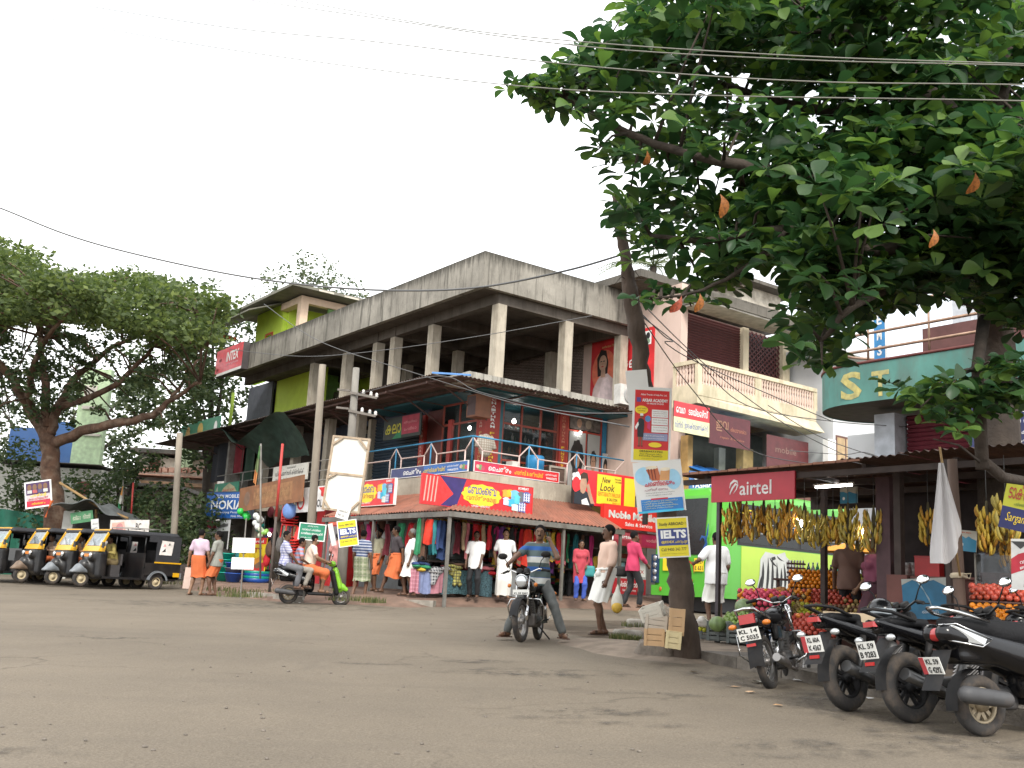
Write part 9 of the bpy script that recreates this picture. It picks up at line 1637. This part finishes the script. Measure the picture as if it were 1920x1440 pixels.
def tray(c,wid,dep,kinds,label,rows,cols,tilt=.5,az=-20,lip=.10,rise=0,group=None,mix=False,par=True):
    """inclined tray facing the road; c = world centre of the front lip"""
    a=R(az); X=Vector((math.cos(a),math.sin(a),0)); Yd=Vector((-math.sin(a),math.cos(a),0)); n=Vector((0,0,1)); U=(Yd*math.cos(tilt)+n*math.sin(tilt)); N=X.cross(U)
    if par:
        b=MB(BOARDM); b.obox(c+U*(dep/2)-N*.02,X,U,N,wid/2+.02,dep/2,.012); obj('tray',b,fd); b=MB(BOARDM); b.obox(c-U*.012-Vector((0,0,.03)),X,U,N,wid/2+.02,.012,lip*.6); obj('lip',b,fd)
        b=MB(BOARDM); g0=gz(c.x,c.y)+.08; hh=max(.02,c.z-.04-g0); b.obox(Vector((c.x,c.y,g0+hh/2))+Yd*.05,X,Yd,(0,0,1),wid/2,.012,hh/2); obj('riser',b,fd)
    r=random.Random(int(c.x*1000)); k=0
    for j in range(rows):
        for i in range(cols):
            kd_=kinds[(r.randrange(len(kinds)) if mix else min(len(kinds)-1,int(i/cols*len(kinds))))]; me=FR_[kd_]
            p=c+X*((i+.5+(.5 if j%2 else 0)-.25)/cols-.5)*wid+U*((j+.5)/rows*dep)+N*(.035+r.uniform(-.006,.012)+rise*math.sin(PI*(i+.5)/cols)*math.sin(PI*(j+.5)/rows))
            o=link(kd_,me,None,p); o.rotation_euler=(r.uniform(-.6,.6),r.uniform(-.6,.6),r.uniform(0,6)); o.scale=(r.uniform(.92,1.08),)*3; nm=kd_.replace('_',' ')
            tag(o,f'{nm} {label}','fruit',f'{nm}s {label}'); k+=1
tray(at(1527,1106,17.4),.82,.38,['orange'],'in the bright tray at the top back of the fruit stall',5,11,.95); tray(at(1623,1113,17.1),.82,.38,['sweet_lime'],'in the yellow green tray beside the top oranges',5,11,.95,mix=True)
tray(at(1480,1146,16.7),.62,.42,['guava','apple','orange'],'in the second tray at the left behind the pink wrapped ones',6,8,.9,mix=True,rise=.08); tray(at(1548,1148,16.6),.60,.42,['apple','pomegranate'],'in the second tray below the top oranges',6,8,.9,mix=True,rise=.03); tray(at(1622,1150,16.4),.62,.38,['apple','guava'],'in the second tray at the right below the sweet limes',5,8,.9,mix=True)
tray(at(1505,1172,16.0),.55,.40,['guava','sweet_lime'],'in the third tray under the red apples',6,8,.85,mix=True,rise=.05); tray(at(1585,1173,15.9),.6,.38,['guava','chikoo'],'in the third tray right of the handlebar mirror',5,9,.85,mix=True)
tray(at(1538,1196,15.5),.85,.42,['pomegranate'],'in the lowest tray behind the first two motorcycles',6,10,.8,rise=.06)
tray(at(1432,1152,15.9),.78,.52,['wrapped_apple','wrapped_apple','wrapped_apple','orange'],'heaped at the left front in pink paper',7,9,.7,-15,mix=True,rise=.12)
tray(at(1390,1186,15.3),.62,.52,['mango','mango','lime'],'heaped green beside the watermelon at the left front',7,9,.42,-25,mix=True,rise=.10,par=False); tray(at(1322,1186,15.6),.2,.2,['sweet_lime'],'in the leftmost crate beside the watermelon',3,3,.2,-25,par=False)
for (px,py,Y,w,h,d) in ((1527,1106,17.4,1.75,1.0,.3),(1550,1148,16.6,1.9,.6,.3),(1540,1175,15.95,1.4,.5,.25)):
    p=at(px+25,py,Y); a=R(-20); b=MB(BOARDM); b.T=Matrix.Translation((p.x,p.y,p.z))@Matrix.Rotation(a,4,'Z'); b.box(-w/2,.02,-h,w/2,.05,-.02); obj('riser',b,fd)
b=MB(MARB); pA=at(1680,1092,16.2); pB=at(1580,1200,15.3); b.obox((pA+pB)/2+Vector((.35,.3,.05)),(.95,-.3,0),(.3,.95,0),(0,0,1),.04,.5,.75); obj('side_board',b,fd)
# right pile
tray(at(1890,1170,11.7),.75,.26,['orange'],'in the bright pile at the right edge of the photo',5,10,.75,-25); tray(at(1875,1130,12.1),.62,.25,['apple','pomegranate'],'piled above the oranges at the right edge',5,8,.75,-25,mix=True,rise=.05); tray(at(1880,1202,11.4),.5,.16,['lime','sweet_lime'],'piled below the oranges at the right edge',4,8,.75,-25,mix=True)
p=at(1888,1176,11.75); b=MB(BOARDM); b.T=Matrix.Translation(p)@Matrix.Rotation(R(-25),4,'Z'); b.box(-.5,.03,-1.0,.6,.06,-.02); obj('riser',b,fd)
# melons, pineapples
WM=M((.15,.22,.075),.4,var=.45,scale=9,stretch=(1,1,.25)); WM2=M((.22,.30,.14),.4,var=.3,scale=7,stretch=(1,1,.25))
for l,px,py,Y,r,m in (('green watermelon sitting in the crate at the left front',1345,1170,15.3,.125,WM),('dull green watermelon behind the green mango heap',1395,1138,15.9,.14,WM2),('half hidden dark watermelon between the crates and the mangoes',1366,1176,15.35,.10,M((.10,.13,.09),.4,var=.4))):
    b=MB(m); b.ell((0,0,0),r,r*.95,r*.9,20,12); o=obj('watermelon',b,None,at(px,py,Y)); tag(o,l,'watermelon')
def pineapple(l,p,rz):
    t=thing('pineapple',l,'pineapple',mat=Matrix.Translation(p)@Matrix.Rotation(rz,4,'Z')@Matrix.Rotation(R(75),4,'Y')); b=MB(M((.36,.17,.05),.7,var=.5,scale=28,bump=.8,bscale=45)); b.ell((0,0,0),.065,.065,.11,12,8); obj('body',b,t); b=MB(M((.10,.15,.07),.6))
    for k in range(16): a=k*2.4; e=.9-.04*k; d=Vector((math.cos(a)*math.sin(e),math.sin(a)*math.sin(e),math.cos(e)))*-1; q=Vector((0,0,-.1)); sd=d.cross(Vector((0,0,1))).normalized()*.012; b.add([q-sd,q+sd,q+d*.1+sd*.7,q+d*.17,q+d*.1-sd*.7],[(0,1,2,3,4)])
    obj('crown',b,t)
p=at(1395,1138,15.9); g0=gz(p.x,p.y)+.08; b=MB(BOARDM); b.box(p.x-.16,p.y-.14,g0,p.x+.16,p.y+.14,p.z-.12); obj('block',b,fd)
for i,(px,py) in enumerate(((1425,1122),(1443,1115),(1462,1108))): pineapple(f'{["leftmost","middle","rightmost"][i]} pineapple lying behind the pink wrapped apples',at(px,py,16.6-.1*i),R(-30))
# plastic crates under the fruit
PCG=M((.085,.10,.095),.6,dirt=.5,dirtc=(.10,.08,.06)); PCB=M((.03,.06,.12),.6)
def pcrate(l,p,rz,m):
    t=thing('plastic_crate',l,'crate',p,rz,'plastic crates in front of the stall')
    for i in range(4): part('slat',t,m,(-.24,-.18,.02+i*.065,.24,-.165,.065+i*.065)); part('slat',t,m,(-.24,.165,.02+i*.065,.24,.18,.065+i*.065)); part('slat',t,m,(-.24,-.165,.02+i*.065,-.225,.165,.065+i*.065)); part('slat',t,m,(.225,-.165,.02+i*.065,.24,.165,.065+i*.065))
    b=MB(m); [b.box(x-.02,-.186,0,x+.02,-.160,.28) for x in (-.22,-.07,.08,.22)]; [b.box(x-.02,.160,0,x+.02,.186,.28) for x in (-.22,.22)]; obj('corner_posts',b,t); part('base',t,m,(-.225,-.16,.0,.225,.16,.018))
for i,(px,py,Y,m,l) in enumerate([(1327,1215,15.9,PCG,'brownish plastic crate of limes nearest the leaning trunk'),(1360,1220,15.6,PCG,'grey plastic crate under the watermelon'),(1398,1226,15.25,PCG,'grey green plastic crate under the green mangoes'),(1436,1232,14.9,PCB,'blue plastic crate behind the first motorcycle')]):
    p=at(px,py,Y); p.z=gz(p.x,p.y)+.11; pcrate(l,p,R(-25),m)
    lo=part('foot',fd,CONC,(0,0,0,.001,.001,.001)) if False else None
t=thing('plastic_bag','crumpled clear plastic bag on the lime crate','bag',at(1325,1170,15.6)); s=SDF((-.3,-.2,-.2),(.3,.2,.3),.02); [s.ell((q_.uniform(-.1,.1),q_.uniform(-.06,.06),q_.uniform(-.05,.06)),(q_.uniform(.05,.09),.06,q_.uniform(.03,.08)),.02) for _ in range(7)]; link('film',s.mesh('film',M((.55,.52,.48),.35,var=.1)),t)
# bananas
BANM=[M((.58,.33,.05),.55,var=.35,scale=14),M((.52,.27,.035),.55,var=.35,scale=14),M((.60,.42,.06),.55,var=.3,scale=14),M((.42,.34,.08),.55,var=.3,scale=14)]
def banana_mesh(m):
    b=MB(m); P=[]; 
    for i in range(5): a=-.75+1.5*i/4; P.append((.115*math.sin(a),0,.09*(math.cos(a)-.9)*-1))
    b.tube(P,[.006,.017,.019,.016,.005],6); return b.mesh('banana')
BANS=[banana_mesh(m) for m in BANM]; STALK=M((.13,.11,.06),.85,var=.3)
def bunch(label,p,hands,per_,mi,L=.55,sc=1.,seed=0,loose=False):
    L*=.78; per=per_+5; r=random.Random(seed); t=thing('banana_bunch',label,'bananas',p,r.uniform(0,6),'banana bunches hanging under the stall roof'); b=MB(STALK); lean=Vector((r.uniform(-.08,.08),r.uniform(-.08,.08),0))
    b.tube([(0,0,.12),(0,0,-.05),Vector((0,0,-L*.55))+lean*.5,Vector((0,0,-L*1.15))+lean*1.3],[.012,.03,.03,.022],7); obj('stalk',b,t); b=MB(WIRE); b.tube([(0,0,.1),(0,0,.55)],.005,4); obj('rope',b,t)
    for h in range(hands):
        z0_=-L*.08-h*L*.78/max(1,hands-1)
        for k in range(per):
            z=z0_+r.uniform(-.07,.06); a=2*PI*k/per+h*.6+r.uniform(-.35,.35); R0=(.05+r.uniform(0,.02))*sc
            o=link('banana',BANS[(mi+r.randrange(2))%4],t); d=Vector((math.cos(a),math.sin(a),0)); up_=r.uniform(-.35,.75)
            X=(d*.30+Vector((0,0,.75+.3*up_))).normalized(); Yv=Vector((-d.y,d.x,0)); Z=X.cross(Yv).normalized()
            m=Matrix((X,Yv,Z)).transposed().to_4x4()@Matrix.Scale(sc*r.uniform(.85,1.1),4); m.translation=d*(R0+.035*sc)+Vector((0,0,z-.02)); o.matrix_local=m
BN=[('leftmost ripe banana bunch beside the thin post',1368,985,.05,4,9,1,.55,.95),('tall banana bunch second from the thin post',1388,968,.25,4,9,0,.62,1.),('brownish banana bunch below the middle of the red sign',1412,985,.15,3,8,1,.45,1.),('small round banana bunch under the red sign',1432,975,.3,4,8,0,.5,.9),('wide banana bunch left of the bright bulb',1453,990,.2,4,9,1,.5,1.),('high banana bunch directly left of the bright bulb',1478,972,.3,4,9,0,.6,1.05),('golden banana bunch right of the bright bulb',1508,985,.3,3,8,2,.5,1.05),('loose spreading yellow bananas in the middle of the stall',1532,1000,.6,3,7,2,.4,1.2),('dark golden banana bunch under the small milk poster',1562,1000,.7,3,8,1,.4,1.05),('upright yellow banana bunch in the middle of the stall',1590,985,.7,4,7,2,.5,1.15),('dim yellow banana bunch near the right bulb',1606,1010,.9,3,7,2,.4,1.),('greenish banana bunch near the purple column',1638,990,.8,4,8,3,.55,1.15),('shaded banana bunch behind the white flag',1740,985,.8,4,8,1,.5,1.),('large ripe banana bunch right of the wooden flag pole',1850,985,-.2,4,9,1,.55,1.),('yellow banana bunch under the tilted yellow banner',1885,968,-.2,3,8,2,.5,1.3),('hanging small bananas behind the red banner at the right',1890,1030,.1,4,8,0,.5,.9)]
for i,(l,px,py,bb_,h,per,mi,L_,sc) in enumerate(BN): bunch(l,stw(px,py-27,bb_),h,per,mi,L_,sc,i)
# bottles, egg trays, jars and boxes on the counters
def bottle(l,p,m,h=.26,r=.035,cap=PRD):
    t=thing('bottle',l,'bottle',p,0,'drink bottles on the stall shelf'); b=MB(m); b.lathe([(0,0),(r,0),(r,h*.55),(r*.9,h*.62),(r*.35,h*.85),(r*.35,h*.93)],10); obj('glass',b,t); b=MB(cap); b.lathe([(r*.4,h*.92),(r*.4,h),(0,h)],8); obj('cap',b,t); b=MB(M((.4,.4,.42),.5)); b.lathe([(r*1.02,h*.25),(r*1.02,h*.45)],10); obj('wrapper',b,t)
BTL=[((.05,.20,.30),'blue'),((.45,.48,.48),'clear'),((.02,.30,.12),'green'),((.4,.42,.42),'pale'),((.03,.05,.14),'navy'),((.10,.03,.02),'brown'),((.50,.10,.02),'orange'),((.03,.28,.05),'emerald'),((.45,.25,.02),'amber')]
sh_=thing('bottle_shelf','plank shelf of bottles and egg trays behind the oranges','shelf',mat=Matrix.Translation(at(1535,1088,17.9))@Matrix.Rotation(R(-20),4,'Z')); part('board',sh_,BOARDM,(-.75,-.1,-.03,.95,.3,0)); part('leg',sh_,BOARDM,(-.7,0,-1.2,-.65,.05,-.03),(.85,0,-1.2,.9,.05,-.03))
for i,(c,n_) in enumerate(BTL): bottle(f'{n_} drink bottle standing behind the oranges on the stall shelf',at(1516+i*8.4,1086,17.8),M(c,.12,var=.1,spec=.7),.28 if i<5 else .24,.036,PBL if i%2 else WHITE)
for i in range(4):
    t=thing('egg_tray',f'{["lowest","second","third","topmost"][i]} tray of the egg stack beside the drink bottles','egg tray',at(1493,1084-i*8.5,17.8),R(-20)); b=MB(M((.10,.05,.05),.8)); b.box(-.15,-.12,0,.15,.12,.025); obj('tray',b,t); b=MB(M((.62,.60,.58),.5)); [b.ell((-.12+.048*k,-.10,.045),.018,.018,.026,8,6) for k in range(6)]; stuff(obj('eggs',b,t))
t=thing('cart_umbrella','flat orange umbrella over a cart behind the stall','umbrella',at(1588,1030,21)); b=MB(M((.65,.28,.03),.6)); b.lathe([(.55,-.06),(.5,0),(.02,.13)],12); obj('canopy',b,t); b=MB(STEEL); b.tube([(0,0,.1),(0,0,-1.75)],.015,6); obj('pole',b,t)
t=thing('jar','purple plastic jar with a blue lid on the counter','jar',at(1675,1082,14.6)); b=MB(M((.20,.10,.30),.3)); b.lathe([(0,0),(.065,0),(.07,.03),(.07,.15),(.06,.17)],14); obj('body',b,t); b=MB(M((.03,.20,.42),.35)); b.lathe([(.068,.17),(.068,.21),(0,.212)],14); obj('lid',b,t)
for i,(px,l) in enumerate(((1700,'large clear sweet jar on the counter left of the red box'),(1712,'clear sweet jar on the counter touching the red box'))): t=thing('jar',l,'jar',at(px,1083,14.2)); b=MB(M((.34,.30,.28),.15,var=.4,scale=20)); b.lathe([(0,0),(.07,0),(.075,.14),(.05,.17)],14); obj('body',b,t); b=MB(M((.4,.4,.4),.4)); b.lathe([(.055,.17),(.055,.20),(0,.2)],14); obj('lid',b,t)
t=thing('red_box','plain bright red box standing on the stall counter','box',at(1743,1083,13.9),R(-40)); part('side',t,M((.40,.015,.015),.5),(-.16,-.1,0,.16,.1,.26)); part('lid',t,M((.34,.012,.012),.5),(-.165,-.105,.262,.165,.105,.28))
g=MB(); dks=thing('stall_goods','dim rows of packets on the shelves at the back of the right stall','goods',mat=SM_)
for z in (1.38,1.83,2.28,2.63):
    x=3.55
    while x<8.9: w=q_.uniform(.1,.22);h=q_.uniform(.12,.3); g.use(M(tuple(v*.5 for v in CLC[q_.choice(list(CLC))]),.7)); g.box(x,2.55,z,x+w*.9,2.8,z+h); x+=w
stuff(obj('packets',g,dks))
gc=thing('glass_case','dark glass sweet case standing before the right stall keeper','case',mat=Matrix.Translation(at(1885,1120,12.3))@Matrix.Rotation(R(-35),4,'Z')); part('frame',gc,STEEL,(-.3,-.15,0,-.28,.15,.5),(.6,-.15,0,.62,.15,.5),(-.28,-.15,0,.6,-.13,.02)); part('pane',gc,GLASS,(-.28,-.145,.02,.6,-.14,.48)); part('contents',gc,M((.10,.07,.08),.6,var=.5,scale=15),(-.26,-.1,.03,.58,.1,.28))
hm=thing('helmet','black helmet resting on the third motorcycle','helmet',at(1652,1148,9.75)); s=SDF((-.2,-.2,-.18),(.2,.2,.2),.016); s.ell((0,0,0),(.125,.15,.13)); s.cut((0,0,-.09),(0,0,-1)); link('shell',s.mesh('shell',BPAINT),hm); b=MB(M((.25,.28,.30),.1)); b.grid(lambda u,v:(.13*math.sin(-1.2+2.4*u)-.0,-.155*math.cos(-1.2+2.4*u),-.05+.09*v),10,3); obj('visor',b,hm)
